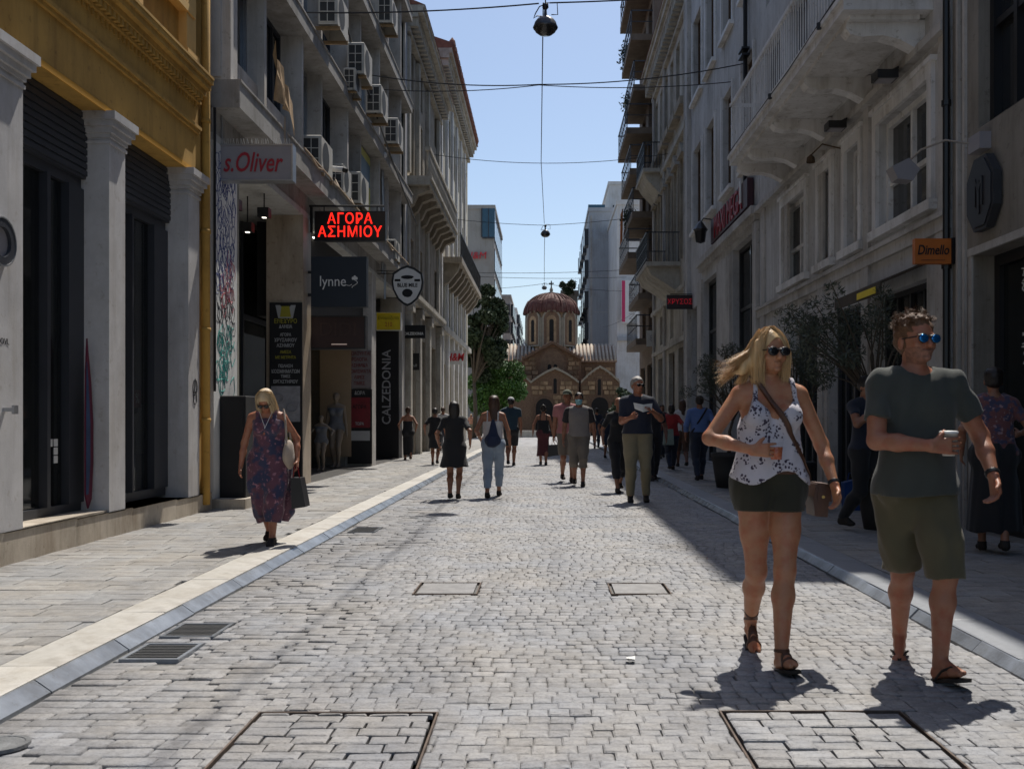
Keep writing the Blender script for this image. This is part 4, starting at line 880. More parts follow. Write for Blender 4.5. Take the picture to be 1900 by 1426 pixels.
# ---- dark apartment block with projecting balconies ----
U0, U1 = 41.02, 47.4
B = thing('dark_apartment_block', 'dark brown apartment block with projecting balconies against the sky on the right', 'building', (XR, 48, 0))
rows = [4.6, 6.5, 8.2, 9.9, 11.7, 13.4, 15.2, 17.3, 19.4, 21.5]
up = [(a, a+1.5, z+.1, z+1.45) for a in (41.8, 44.5) for z in rows]
gro = [(41.8+i*3, 43.8+i*3, .06, 3.6) for i in range(2)]
mb = MB(); E.wall(mb, U0, U1, 0, 24.5, gro+up, .3); E.back(mb, U0, U1, 0, 24.5, 9); mb.build('wall', mat('brown_render', (.17, .13, .10), .85, .2, 1.5, dirt='3a2c20', dscale=1), B)
for o in up: E.window(B, *o, -.2, M['wood'], M['glass'], 1, 0, .08)
for o in gro: E.window(B, *o, -.2, M['black'], M['glass'], 1, 0, .1, name='shop_window')
for i, z in enumerate(rows):
    for (a, b) in ((41.6, 46.4),):
        d = (.7, .6, 1.05, .85, .95, 1.1, .8, .92, 1.0, .9)[i]
        mb = MB(); E.box(mb, a, b, z-.26, z, -.05, d); mb.build('balcony', mat('stained_concrete', (.16, .125, .095), .9, .3, 3), B)
        r_ = MB(); E.box(r_, a, b, z+.95, z+1.0, d-.05, d-.01)
        for k in range(9): E.box(r_, a+(b-a-.03)*k/8, a+(b-a-.03)*k/8+.03, z, z+.95, d-.05, d-.02)
        E.box(r_, a, a+.03, z+.95, z+1.0, 0, d); E.box(r_, a, a+.03, z+.5, z+.53, 0, d); E.box(r_, a, b, z+.5, z+.53, d-.05, d-.02); E.box(r_, b-.03, b, z+.95, z+1.0, 0, d)
        r_.build('balcony_rail', M['darkframe'], B)

for i, (y, z, d, m_, lab) in enumerate(((45.6, 17.5, .75, 'leafdk', 'dark pot plants on a high balcony edge against the sky'), (45.8, 15.4, .65, 'leafdk', 'leafy plants on the balcony below the highest plants'), (45.5, 10.1, .7, 'leafdk', 'dark plants on the lower balcony above the orange cloth'))):
    r9 = random.Random(i); mb = MB()
    for k in range(260):
        c = Vector((XR-d+r9.gauss(0, .14), y+r9.gauss(0, .5), z+.35+r9.gauss(0, .2))); a = Vector([r9.uniform(-1, 1) for _ in range(3)]).normalized()*.09; b = Vector([r9.uniform(-1, 1) for _ in range(3)]).normalized()*.05
        mb.add([c-a, c-b, c+a, c+b], [(0, 1, 2, 3)])
    o = mb.build('balcony_plants', M[m_]); tag(o, lab, 'plant', kind='stuff')
mb = MB(); n_ = 10
for k in range(n_):
    y = 45.0+k*.14; dx = .03*math.sin(k*1.7); mb.add([(XR-.98-dx, y, 10.7), (XR-.98+dx, y+.14, 10.7), (XR-1.0+dx, y+.14, 9.3), (XR-1.0-dx, y, 9.25)], [(0, 1, 2, 3)])
o = mb.build('hanging_cloth', mat('orange_cloth', (.42, .14, .04), .9, .3, 4)); tag(o, 'orange cloth hung over a low balcony railing on the dark block', 'cloth')
# ================= CHURCH IN THE SQUARE =================
def cx(px, Y): return (px-VX)*Y/F
def cz(py, Y): return H+(VY-py)*Y/F
B = thing('byzantine_church', 'small brown Byzantine church with a red tiled dome at the end of the street', 'church', (.7, 78, 0))
YF, YC, YD = 72.0, 75.0, 80.0
RH = random.Random(5)
def gable_front(parts, x0, x1, xp, zb, ze, zp, Y, depth, curve=.0, holes=()):
    """a gabled stone bay: wall body as one prism, holes set back"""
    mb = MB(); pts = [(x0, zb), (x1, zb), (x1, ze)]
    for k in range(1, 8):
        t = k/8; pts.append((x1+(xp-x1)*t, ze+(zp-ze)*(t+curve*math.sin(math.pi*t))))
    pts.append((xp, zp))
    for k in range(1, 8):
        t = k/8; pts.append((xp+(x0-xp)*t, zp+(ze-zp)*(t-curve*math.sin(math.pi*t))))
    pts.append((x0, ze)); mb.prism(pts, 'y', Y, Y+depth); return mb, pts
def verge(mb, top, Y, th=.16, out=.22):
    for (a, b) in zip(top, top[1:]):
        mb.add([(a[0], Y-out, a[1]), (b[0], Y-out, b[1]), (b[0], Y-out, b[1]+th), (a[0], Y-out, a[1]+th), (a[0], Y+.3, a[1]), (b[0], Y+.3, b[1]), (b[0], Y+.3, b[1]+th), (a[0], Y+.3, a[1]+th)],
               [(0, 1, 2, 3), (3, 2, 6, 7), (0, 4, 5, 1), (4, 7, 6, 5), (0, 3, 7, 4), (1, 5, 6, 2)])
# outer porch bays
bays = [(cx(915, YF), cx(985, YF), cx(950, YF)), (cx(985, YF), cx(1074, YF), cx(1030, YF)), (cx(1078, YF), cx(1150, YF), cx(1113, YF))]
tops = []
for i, (a, b, p) in enumerate(bays):
    ze, zp = cz(711, YF), cz(685 if i < 2 else 682, YF)
    mb, pts = gable_front(B, a, b, p, 0, ze, zp, YF, 3.2, .10); mb.build('porch_bay', M['churchbrick'], B); tops.append(pts[2:])
v = MB()
for t_ in tops: verge(v, t_, YF)
v.build('verge', M['churchmarble'], B)
mb = MB()
for i, (a, b, p) in enumerate(bays):
    ze, zp = cz(711, YF)+.1, cz(685, YF)+.12
    for sgn, e in ((-1, a), (1, b)):
        n = 5
        for k in range(n):
            for y_ in (YF+.1,):
                t = (k+.5)/n; xx = p+(e-p)*t; zz = zp+(ze-zp)*t+.06
                mb.tube([(xx, YF-.05, zz), (xx, YF+3.2, zz)], .10, 6)
mb.build('cover_tile', M['churchtile'], B)
# stone courses standing proud, with brick joints between (front faces of every bay)
def courses(x0, x1, z0, ztop, Y, sz=.34, skip=lambda x, z: False, nmax=95):
    k = 0; z = z0
    while z < z0+6:
        x = x0+.04+RH.uniform(0, .1)
        while x < x1-.12:
            wd = min(RH.uniform(.3, .62), x1-.04-x); xm = x+wd/2
            if wd > .12 and z+sz < ztop(xm)-.12 and not skip(xm, z+sz/2) and k < nmax:
                mb = MB(); mb.box(x, x+wd-.07, Y-.05-RH.uniform(0, .02), Y+.1, z, z+sz-.08); mb.build('stone_block', M['churchstone'], B); k += 1
            x += wd
        z += sz
def gz(a, b, p, ze, zp): return lambda x: (ze+(zp-ze)*(1-abs(x-p)/max(p-a, b-p)))
doors = [(cx(1010, YF), .62, 0, 2.1), (cx(1113, YF), .62, 0, 2.2)]
slits = [(cx(1030, YF), .12, cz(730, YF), cz(705, YF)), (cx(1112, YF), .12, cz(733, YF), cz(706, YF))]
skip = lambda x, z: any(abs(x-d[0]) < d[1]+.2 and z < d[3]+.9 for d in doors) or any(abs(x-s_[0]) < .32 and s_[2]-.2 < z < s_[3]+.2 for s_ in slits)
for i, (a, b, p) in enumerate(bays):
    if i == 0: continue
    courses(a, b, .3, gz(a, b, p, cz(711, YF), cz(685, YF)), YF, skip=skip)
def arch(x, hw, z0, z1, Y, m, name, dep=.02, n=10):
    mb = MB(); pts = [(x-hw, z0), (x+hw, z0)]+[(x+hw*math.cos(math.pi*k/n), z1+hw*math.sin(math.pi*k/n)) for k in range(n+1)]
    mb.prism(pts, 'y', Y-dep, Y+.05); return mb.build(name, m, B)
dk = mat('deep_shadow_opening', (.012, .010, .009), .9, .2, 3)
for x, hw, z0, z1 in doors:
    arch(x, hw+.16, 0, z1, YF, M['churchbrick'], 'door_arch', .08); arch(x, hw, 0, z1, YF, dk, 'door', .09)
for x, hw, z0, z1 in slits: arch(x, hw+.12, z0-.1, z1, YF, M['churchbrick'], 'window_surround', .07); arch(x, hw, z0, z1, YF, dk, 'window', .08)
# main west gable
a, b, p = cx(967, YC), cx(1082, YC), cx(1025, YC); ze, zp = cz(668, YC), cz(638, YC)
mb, pts = gable_front(B, a+.15, b-.15, p, 0, ze, zp, YC, 4.2, 0); mb.build('west_gable', M['churchbrick'], B)
v = MB(); verge(v, pts[2:], YC, .2, .28); v.build('verge', M['churchbrick'], B)
courses(a+.2, b-.2, cz(711, YC), gz(a, b, p, ze, zp), YC, skip=lambda x, z: abs(x-p) < 1.15)
arch(p, 1.05, cz(712, YC), cz(672, YC), YC, M['churchbrick'], 'blind_arch', .08)
arch(p, .88, cz(712, YC), cz(672, YC), YC, mat('church_brick_light', (.17, .11, .07), .9, .3, 6), 'blind_arch', .09)
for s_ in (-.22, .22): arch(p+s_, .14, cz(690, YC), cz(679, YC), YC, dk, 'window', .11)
mb = MB()
for sg in (-1, 1):
    for k in range(9):
        t = (k+.5)/9; xx = p+sg*(b-p+.1)*t; zz = zp+.2+(ze-zp)*t; mb.tube([(xx, YC-.2, zz), (xx, YC+3.5, zz)], .09, 6)
mb.build('cover_tile', M['churchtile'], B)
# cross arm running left and right behind the gable, tiled towards us
x0, x1 = cx(938, 78), cx(1143, 78); ze, zr = cz(669, 77), cz(641, 79)
mb = MB(); mb.box(x0, x1-.1, 77.1, 83, 0, ze); mb.build('cross_arm_wall', M['churchbrick'], B)
mb = MB(); mb.prism([(76.85, ze), (79.2, zr), (81.4, ze), (81.4, ze-.1), (76.85, ze-.1)], 'x', x0-.05, x1); mb.build('roof', M['churchtile'], B)
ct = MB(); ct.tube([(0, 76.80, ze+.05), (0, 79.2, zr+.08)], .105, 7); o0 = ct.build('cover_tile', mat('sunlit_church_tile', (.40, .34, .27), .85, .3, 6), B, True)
n = 30
for i in range(n):
    q = o0 if i == 0 else o0.copy()
    q.location.x = x0+.15+(x1-x0-.3)*i/(n-1)
    if i: link(q)
courses(cx(1084, 77), x1-.15, cz(712, 77), lambda x: ze-.05, 77.1, nmax=40)
# drum: octagon with arched niches
RDm = 2.08; z0, z1 = cz(645, YD), cz(590, YD); xc = cx(1023, YD)
mb = MB(); n = 8; pr = [(xc+RDm*1.0*math.cos(math.pi*(2*k+1)/8), YD+RDm*math.sin(math.pi*(2*k+1)/8)) for k in range(8)]; mb.prism(pr, 'z', z0-1.5, z1+.35); mb.build('drum', M['churchstone'], B)
ap = RDm*math.cos(math.pi/8)
for k in range(8):
    th = math.pi/4*k+0  # face normals
    c_, s_ = math.cos(th), math.sin(th)
    def put(pts, d0, d1):
        mb = MB(); vs = []
        for d in (d0, d1):
            for (u, z) in pts: vs.append((xc+c_*(ap+d)-s_*u, YD+s_*(ap+d)+c_*u, z))
        nn = len(pts); mb.add(vs, [tuple(range(nn)), tuple(range(2*nn-1, nn-1, -1))]+[(i, (i+1) % nn, (i+1) % nn+nn, i+nn) for i in range(nn)]); return mb
    def ar(hw, a_, b_, n_=9): return [(-hw, a_), (hw, a_)]+[(hw*math.cos(math.pi*q/n_), b_+hw*math.sin(math.pi*q/n_)) for q in range(n_+1)]
    zs = z1-.25
    outer, inner = ar(.74, z0, zs), ar(.60, z0+.1, zs)
    put(outer, -.05, .16).build('drum_arch', M['churchmarble'], B)
    put(inner, -.05, .165).build('drum_niche', M['churchbrick'], B)
    put(ar(.38, z0+.2, zs-.1), -.05, .175).build('drum_niche', M['churchstone'], B)
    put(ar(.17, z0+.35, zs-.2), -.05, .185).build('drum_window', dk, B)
    th2 = th+math.pi/8; cc = (xc+(RDm+.02)*math.cos(th2), YD+(RDm+.02)*math.sin(th2))
    q = MB(); q.tube([(*cc, z0-.3), (*cc, z1-.15)], .085, 7); q.build('colonnette', M['churchmarble'], B)
# dome: scalloped tile shell with raised tile ribs
mb = MB(); prof = []
hd = cz(544, YD)-z1-.25
for k in range(12):
    a_ = math.pi/2*k/11; prof.append(((RDm+.12)*math.cos(a_)**.9 if k < 11 else 0.02, z1+.22+hd*math.sin(a_)))
nseg = 48; vs = []
for r, z in prof:
    for k in range(nseg):
        th = 2*math.pi*k/nseg; lob = 1-.035*(math.cos(8*(th))*.5+.5 if False else (math.cos(4*th)**2)*.0)
        zz = z+(.22*abs(math.cos(4*th)) if r > RDm*.9 else 0); vs.append((xc+r*math.cos(th), YD+r*math.sin(th), zz))
mb.add(vs, [(i*nseg+k, i*nseg+(k+1) % nseg, (i+1)*nseg+(k+1) % nseg, (i+1)*nseg+k) for i in range(len(prof)-1) for k in range(nseg)]); mb.build('dome', M['domered'], B)
for k in range(32):
    th = 2*math.pi*k/32; mb = MB()
    last = 11 if k % 2 == 0 else 9
    mb.tube([(xc+(r+.02)*math.cos(th), YD+(r+.02)*math.sin(th), z+.03) for r, z in prof[:last]], .075, 6, .04); mb.build('dome_tile', M['domered'], B)
mb = MB(); mb.lathe([(.35, -.15), (.3, .05), (.12, .12), (.14, .3), (.05, .5)], (xc, YD, cz(544, YD)), 10); mb.build('finial', M['churchmarble'], B)
mb = MB(); zt = cz(544, YD)+.45; mb.box(xc-.05, xc+.05, YD-.05, YD+.05, zt, zt+.55); mb.box(xc-.2, xc+.2, YD-.04, YD+.04, zt+.28, zt+.38); mb.build('cross', M['black'], B)
mb = MB(); mb.box(-3.6, -.4, 67.0, 67.6, 0, .38); mb.box(-3.7, -.3, 66.95, 67.65, .38, .46); o = mb.build('stone_bench_wall', M['cream']); tag(o, 'low pale stone wall in front of the church, left of the men', 'wall')
# ================= FAR BUILDINGS =================
def block(name, label, x0, x1, y0, y1, h, m, wins=(), face='y', **k):
    """plain far block; wins: (side, n columns, n rows, z0, frame, glass)"""
    B = thing(name, label, 'building', ((x0+x1)/2, (y0+y1)/2, 0))
    mb = MB(); mb.box(x0, x1, y0, y1, 0, h); mb.build('wall', m, B)
    mb = MB(); mb.box(x0-.1, x1+.1, y0-.1, y1+.1, h, h+.35); mb.build('parapet', m, B)
    for side, nc, nr, z0, wd, ht, d in wins:
        for i in range(nc):
            for j in range(nr):
                z = z0+j*(h-z0)/nr
                mb = MB(); p = MB()
                if side == 'y':
                    u = x0+(x1-x0)*(i+.5)/nc; mb.box(u-wd/2, u+wd/2, y0-d, y0+.05, z, z+ht); p.box(u-wd/2+.08, u+wd/2-.08, y0-d-.01, y0-d, z+.08, z+ht-.08)
                else:
                    X, sg = (x1, 1) if side == '+x' else (x0, -1); u = y0+(y1-y0)*(i+.5)/nc
                    mb.box(X, X+sg*d, u-wd/2, u+wd/2, z, z+ht); p.box(X+sg*d, X+sg*(d+.01), u-wd/2+.08, u+wd/2-.08, z+.08, z+ht-.08)
                w_ = mb.build('window', M['darkframe'], B); p.build('pane', M['glass'], w_)
    return B
Y = 86.
B = block('glass_corner_building', 'beige and blue glass block beyond the dark trees on the left', cx(845, Y), cx(917, Y), Y, 101, cz(388, Y), M['farbeige'], [('+x', 8, 6, 3.5, 1.5, 1.9, .05)])
mb = MB(); x0, x1 = cx(895, Y), cx(918, Y); mb.box(x0, x1+.02, Y-.12, Y+.3, cz(440, Y), cz(387, Y)); o = mb.build('glass_bay', M['glassb'], B)
mb = MB(); mb.box(x0, x1, Y-.16, Y-.12, cz(443, Y), cz(440, Y)); mb.box(x0-.1, x0, Y-.16, Y, cz(440, Y), cz(387, Y)); mb.box((x0+x1)/2-.03, (x0+x1)/2+.03, Y-.15, Y-.12, cz(440, Y), cz(387, Y)); mb.build('frame', M['darkframe'], B)
text('H&M', (cx(883, Y), Y-.2, cz(475, Y)), CAMFACE, .85, mat('letter_red', (.62, .02, .03), .5, .1, 3), B, .05, shear=.15)
block('old_brick_building', 'narrow brick and white building beyond the square, left of the church dome', cx(925, 118), cx(947, 118), 118, 130, cz(552, 118), mat('far_pale_brick', (.42, .36, .32), .9, .2, .5), [('y', 2, 6, 3, .6, 1.3, .05), ('+x', 4, 6, 3, 1.4, 1.4, .3)])
block('distant_white_building', 'distant white building farthest down the street, left of the church', cx(941, 150), cx(958, 150), 150, 175, cz(575, 150), M['farwhite'], [('y', 2, 8, 3, .5, 1.2, .05), ('+x', 5, 8, 3, 2, 1.3, .5)])
block('distant_grey_building', 'distant blue-grey building peeking between the white block and the dome', cx(953, 205), cx(972, 205), 205, 240, cz(632, 205), M['roofgrey'], [('y', 3, 5, 3, .8, 1.3, .05)])
Y = 96.
B = block('grey_flank_building', 'tall blank grey building wall rising behind the church on the right', cx(1093, Y), cx(1143, Y)+1.2, Y, 118, cz(392, Y), M['roofgrey'], [('-x', 5, 6, 3, 1.9, 1.6, .4)])
mb = MB()
for z in (4.5, 8, 11.5, 15, 18.5): mb.box(cx(1093, Y)-.0, cx(1143, Y)+1.2, Y-.02, Y, z, z+.04)
mb.box(cx(1095, Y), cx(1099, Y), Y-.05, Y, 0, cz(400, Y)); mb.build('joint_line', M['greylt'], B)
mb = MB(); x0 = cx(1093, Y); mb.box(x0, cx(1125, Y), Y+2, Y+14, cz(392, Y)+.35, cz(378, Y)+.35); mb.build('roof_room', M['glassb'], B)
block('white_tower_building', 'white building with stepped top right of the blank grey wall', cx(1130, 104), cx(1215, 104), 104, 125, cz(343, 104), M['farwhite'], [('y', 2, 2, 19, 1.6, 1.2, .05)])
Y = 84.
B = block('white_shop_building', 'white building with a pink striped vertical banner behind the right balconies', cx(1145, Y), cx(1230, Y), Y, 98, cz(380, Y), M['farwhite'], [('y', 1, 1, 16.2, 2.4, 1.0, .05)])
mb = MB(); mb.box(cx(1152, Y), cx(1183, Y), Y-.5, Y-.4, cz(600, Y), cz(521, Y)); bn = mb.build('banner', M['whitesign'], B)
mb = MB(); mb.box(cx(1153, Y), cx(1159, Y), Y-.52, Y-.5, cz(598, Y), cz(522, Y)); mb.build('pink_stripe', mat('pink_print', (.55, .03, .12), .6, .1, 3), bn)
text('FASHION', (cx(1171, Y), Y-.52, cz(560, Y)), (R(90), R(90), 0), .75, mat('grey_print', (.4, .36, .35), .6, .1, 3), bn, .01)
mb = MB(); mb.box(cx(1145, Y), cx(1183, Y), Y-.3, Y, cz(632, Y), cz(625, Y)); mb.build('ledge', M['roofgrey'], B)
block('rear_terrace_building', 'small cream rooftop building just behind the church dome', cx(1042, 100), cx(1072, 100), 100, 112, cz(545, 100), M['farbeige'], [('y', 2, 3, 4, .8, 1.3, .05)])
# city beyond so the street never ends in nothing
for i, (x0, x1, y0, h) in enumerate(((-60, -14, 90, 15), (14, 60, 92, 17), (-6, 12, 260, 12))):
    block('city_block', ['wide beige city block beyond the square, hidden at the left', 'wide beige city block beyond the square, hidden at the right', 'low beige city block closing the far end of the street'][i], x0, x1, y0, y0+20, h, M['farbeige'], [('y', 5, 4, 2, 1.6, 1.6, .05)])
# ================= TREES =================
def leaf_cloud(clumps, n, size, m, name, parent, seed=1, asp=.5, flat=0):
    r = np.random.default_rng(seed); cl = np.array(clumps, float); wts = cl[:, 3]**2; idx = r.choice(len(cl), n, p=wts/wts.sum())
    d = r.normal(size=(n, 3)); d /= np.linalg.norm(d, axis=1)[:, None]; rad = cl[idx, 3]*r.uniform(.35, 1.05, n)**.6
    c = cl[idx, :3]+d*rad[:, None]*np.array([1, 1, .8]); a = r.normal(size=(n, 3)); a /= np.linalg.norm(a, axis=1)[:, None]
    b = np.cross(a, r.normal(size=(n, 3))); b /= np.linalg.norm(b, axis=1)[:, None]; s = size*r.uniform(.6, 1.3, n)[:, None]
    v = np.stack([c-a*s, c-b*s*asp, c+a*s, c+b*s*asp], 1).reshape(-1, 3)
    me = bpy.data.meshes.new(name); me.vertices.add(4*n); me.vertices.foreach_set('co', v.reshape(-1)); me.loops.add(4*n); me.loops.foreach_set('vertex_index', np.arange(4*n))
    me.polygons.add(n); me.polygons.foreach_set('loop_start', np.arange(0, 4*n, 4)); me.polygons.foreach_set('loop_total', np.full(n, 4)); me.materials.append(m); me.update(calc_edges=True)
    o = bpy.data.objects.new(name, me)
    link(o, parent)
    o.matrix_parent_inverse = parent_inv(parent); return o
def tree(name, label, base, trunk_h, rad, clumps, n, size, m, seed, tr=.12, asp=.55):
    t = thing(name, label, 'tree', base); rr = random.Random(seed); mb = MB(); b = Vector(base)
    top = b+Vector((rr.uniform(-.2, .2)*tr*4, rr.uniform(-.2, .2)*tr*4, trunk_h)); mb.tube([b, b.lerp(top, .5)+Vector((tr*.5, 0, 0)), top], tr, 9, tr*.65)
    for c in clumps:
        q = Vector(c[:3]); mid = top.lerp(q, .5)+Vector((0, 0, .15*rad)); mb.tube([top, mid, q], tr*.5, 6, tr*.1)
    mb.build('trunk', M['bark'], t, True)
    leaf_cloud(clumps, n, size, m, 'crown', t, seed, asp); return t
def clumpset(c, r, n, seed, rr=(.25, .5), sz=1):
    q = random.Random(seed); out = []
    for i in range(n):
        while True:
            d = Vector([q.uniform(-1, 1) for _ in range(3)])
            if d.length < 1: break
        out.append((c[0]+d.x*r[0], c[1]+d.y*r[1], c[2]+d.z*r[2], q.uniform(*rr)*min(r)))
    return out
Y = 62.
tree('dark_plane_tree', 'tall dark tree standing at the left corner before the square', (cx(880, Y), Y, 0), 3.5, 2, clumpset((cx(897, Y), Y+1, 6.8), (1.15, 1.6, 2.9), 40, 3, (.35, .6)), 24000, .13, M['leafdk'], 11, .16)
tree('bright_green_tree', 'bushy bright green tree left of the church', (cx(915, 65), 65, 0), 1.5, 2, clumpset((cx(918, 65), 65, 3.4), (1.7, 1.5, 1.9), 44, 5, (.28, .52)), 26000, .09, M['leafgr'], 12, .12)
tree('back_tree', 'lighter tree behind the dark one, seen through its gap', (cx(892, 68), 68, 0), 3, 2, clumpset((cx(900, 68), 68, 6.0), (1.2, 1.2, .9), 14, 8, (.3, .6)), 3000, .12, M['leafgr'], 13, .12)
tree('rooftop_tree', 'small dark tree seen between the dome and the grey wall', (cx(1062, 104), 99, cz(548, 99)), .4, 1, clumpset((cx(1058, 98), 99, cz(530, 99)), (.9, .9, .8), 10, 9, (.35, .6)), 1600, .13, M['leafdk'], 14, .06)
tree('shrub_tree', 'dark shrub at the right of the church porch', (cx(1145, 70), 70, 0), .8, 1, clumpset((cx(1150, 70), 70, 2.0), (1.0, .8, 1.3), 14, 15, (.35, .6)), 3500, .10, M['leafdk'], 15, .07)
# olive trees in pots on the east pavement
def olive(x, y, h0, r, seed, label, potlabel, n):
    g0 = SW; p = MB(); p.lathe([(.0, 0), (.19, 0), (.24, .30), (.27, .52), (.285, .53), (.285, .60), (.25, .60), (.24, .54), (0, .54)], (x, y, g0), 22); p = p.build('plant_pot', M['pot'], None, True); tag(p, potlabel, 'plant pot')
    t = thing('olive_tree', label, 'tree', (x, y, g0+.54)); q = random.Random(seed); mb = MB(); b = Vector((x, y, g0+.54)); top = b+Vector((q.uniform(-.1, .1), 0, h0-.95))
    mb.tube([b, b.lerp(top, .35)+Vector((.04, .02, 0)), b.lerp(top, .7)-Vector((.03, 0, 0)), top], .035, 8, .022)
    cl = clumpset((x+r[3], y, g0+h0+r[2]*.75), r[:3], 26, seed, (.20, .42))
    for c in cl:
        c3 = Vector(c[:3]); mid = top.lerp(c3, .5)+Vector((q.uniform(-.06, .06), q.uniform(-.06, .06), .06)); mb.tube([top, mid, c3, c3+(c3-mid).normalized()*.12], .012, 5, .003)
    mb.build('trunk', M['bark'], t, True)
    leaf_cloud(cl, n, .034, M['leafol'], 'crown', t, seed, .22)
olive(3.62, 10.7, 1.75, (.78, .55, .55, -.42), 21, 'airy potted olive tree between the blonde woman and the sunglassed man', 'dark round plant pot nearest, behind the sunglassed man', 4300)
olive(3.15, 17.2, 1.55, (.68, .5, .55, -.15), 22, 'potted olive tree farther off, left of the blonde woman', 'dark round plant pot farther down the right pavement', 3600)
olive(3.4, 13.6, 1.5, (.45, .45, .42, .0), 23, 'smaller potted olive tree between the two larger ones', 'dark round plant pot between the other two', 2800)
# ================= PROJECTING SIGNS, WEST SIDE =================
def sx_(px, Y): return (px-VX)*Y/F
def sz_(py, Y): return H+(VY-py)*Y/F
def panel(name, label, px0, px1, py0, py1, Y, dep, m, xwall=None, frame=None, fw=.02, cat='sign'):
    x0, x1, z0, z1 = sx_(px0, Y), sx_(px1, Y), sz_(py1, Y), sz_(py0, Y)
    t = thing(name, label, cat, ((x0+x1)/2, Y+dep/2, (z0+z1)/2))
    mb = MB(); mb.box(x0, x1, Y, Y+dep, z0, z1); mb.build('panel', m, t)
    if frame:
        mb = MB()
        for q in ((x0-fw, x1+fw, z0-fw, z0), (x0-fw, x1+fw, z1, z1+fw), (x0-fw, x0, z0, z1), (x1, x1+fw, z0, z1)): mb.box(q[0], q[1], Y-.012, Y+dep+.01, q[2], q[3])
        mb.build('frame', frame, t)
    return t, x0, x1, z0, z1
t, x0, x1, z0, z1 = panel('script_sign', 'grey projecting box sign with red script letters', 394, 541, 270, 333, 13.35, .16, M['signgrey'], frame=M['steel'], fw=.018)
text('s.Oliver', ((x0+x1)/2, 13.34, (z0+z1)/2-.01), CAMFACE, .37, mat('crimson_letter', (.33, .015, .03), .5, .1, 3), t, .004, shear=.28, sx=.66, bold=.003)
mb = MB(); mb.tube([(x0+.1, 13.43, z1), (x0+.1, 13.43, 5.3)], .02, 6); mb.tube([(x1-.1, 13.43, z1), (x1-.1, 13.43, 5.3)], .02, 6); mb.build('hanger', M['steel'], t)
mb = MB()
for i in range(34):
    x = x0+.12+(x1-x0-.16)*i/33; mb.tube([(x, 13.40, z1+.015), (x+random.uniform(-.02, .02), 13.38, z1+.10)], .0025, 3)
mb.build('bird_spikes', M['whitesign'], t)
# graffiti on the white pier
mb = MB(); r_ = random.Random(11)
def scr(m, n, z0_, z1_, u0, u1, rad, sz, lab):
    mb = MB()
    for i in range(n):
        u, z = r_.uniform(u0+sz*.5, u1-sz*.5), r_.uniform(z0_, z1_); pts = []
        a = r_.uniform(0, 6)
        for k in range(7): a += r_.uniform(.5, 1.3); pts.append((XL-.001, u+math.cos(a)*sz*.5, z+math.sin(a)*sz*r_.uniform(.4, 1.0)))
        mb.tube(pts, rad, 4)
    o = mb.build('graffiti', m); tag(o, lab, 'graffiti'); return o
scr(M['inkbl'], 90, 3.0, 4.7, 13.1, 14.0, .006, .17, 'dense blue spray scrawl high on the white pier')
scr(M['inkrd'], 14, 2.7, 3.4, 13.3, 14.0, .007, .20, 'pink spray scrawl in the middle of the white pier')
scr(M['inkbk'], 22, 2.2, 3.0, 13.1, 14.0, .006, .17, 'black tag scrawl in the middle of the white pier')
scr(M['inkgn'], 26, 1.65, 2.4, 13.1, 14.0, .008, .2, 'teal spray scrawl low on the white pier')
# black cabinet
t = thing('black_cabinet', 'tall matt black cabinet standing before the graffiti pier', 'cabinet', (-4.15, 13.6, .19))
mb = MB(); mb.bevbox(XL+.005, XL+.35, 13.3, 13.95, .19, 1.55, .01); mb.build('body', mat('matt_black', (.008, .008, .009), .75, .2, 4), t)
mb = MB(); mb.box(XL+.03, XL+.325, 13.285, 13.3, .25, 1.5); mb.build('door', MATS['matt_black'], t)
# LED sign
t, x0, x1, z0, z1 = panel('led_sign', 'black LED sign with two lines of glowing red Greek capitals', 585, 714, 393, 446, 18.3, .12, mat('led_black', (.008, .004, .004), .3, .2, 4), frame=M['black'], fw=.012)
led = lambda s, z, sz: text(s, ((x0+x1)/2, 18.285, z), CAMFACE, sz, M['ledred'], t, .002, bold=.004, space=1.12, sx=.86)
led('ΑΓΟΡΑ', z0+(z1-z0)*.74, .27); led('ΑΣΗΜΙΟΥ', z0+(z1-z0)*.28, .27)
mb = MB(); mb.tube([(-4.34, 18.36, sz_(381, 18.3)), (sx_(712, 18.3), 18.36, sz_(381, 18.3))], .02, 6)
for x in (x0+.15, x1-.15): mb.tube([(x, 18.36, z1), (x, 18.36, sz_(381, 18.3))], .012, 5)
mb.tube([(-4.30, 18.36, sz_(381, 18.3)), (-4.30, 18.36, sz_(430, 18.3))], .03, 6); mb.build('bracket', M['black'], t)
# dark blue sign
t, x0, x1, z0, z1 = panel('navy_sign', 'large dark blue sign with white lowercase lettering and a floral mark', 577, 680, 476, 569, 18.2, .2, M['navy'])
text('lynne', (x0+.40, 18.19, (z0+z1)/2), CAMFACE, .27, M['whitesign'], t, .003, sx=.86)
mb = MB(); cxp, czp = x0+.80, (z0+z1)/2
for (dx, dz, r) in ((0, .085, .022), (-.032, .06, .022), (.032, .06, .022), (0, .045, .016)):
    mb.prism([(cxp+dx+r*math.cos(k*.785), czp+dz+r*math.sin(k*.785)*1.3) for k in range(8)], 'y', 18.187, 18.2)
pts = [(cxp+.05*math.sin(k*.55)*(1-.0*k), 18.19, czp+.03-k*.016) for k in range(10)]; mb.tube(pts, .007, 4)
mb.tube([(cxp-.16, 18.19, czp-.06), (cxp-.10, 18.19, czp-.075), (cxp-.05, 18.19, czp-.05)], .006, 4); mb.build('floral_mark', M['whitesign'], t)
mb = MB(); mb.box(XL, x0, 18.26, 18.32, z1-.3, z1-.25); mb.box(XL, x0, 18.26, 18.32, z0+.2, z0+.25); mb.build('bracket', M['black'], t)
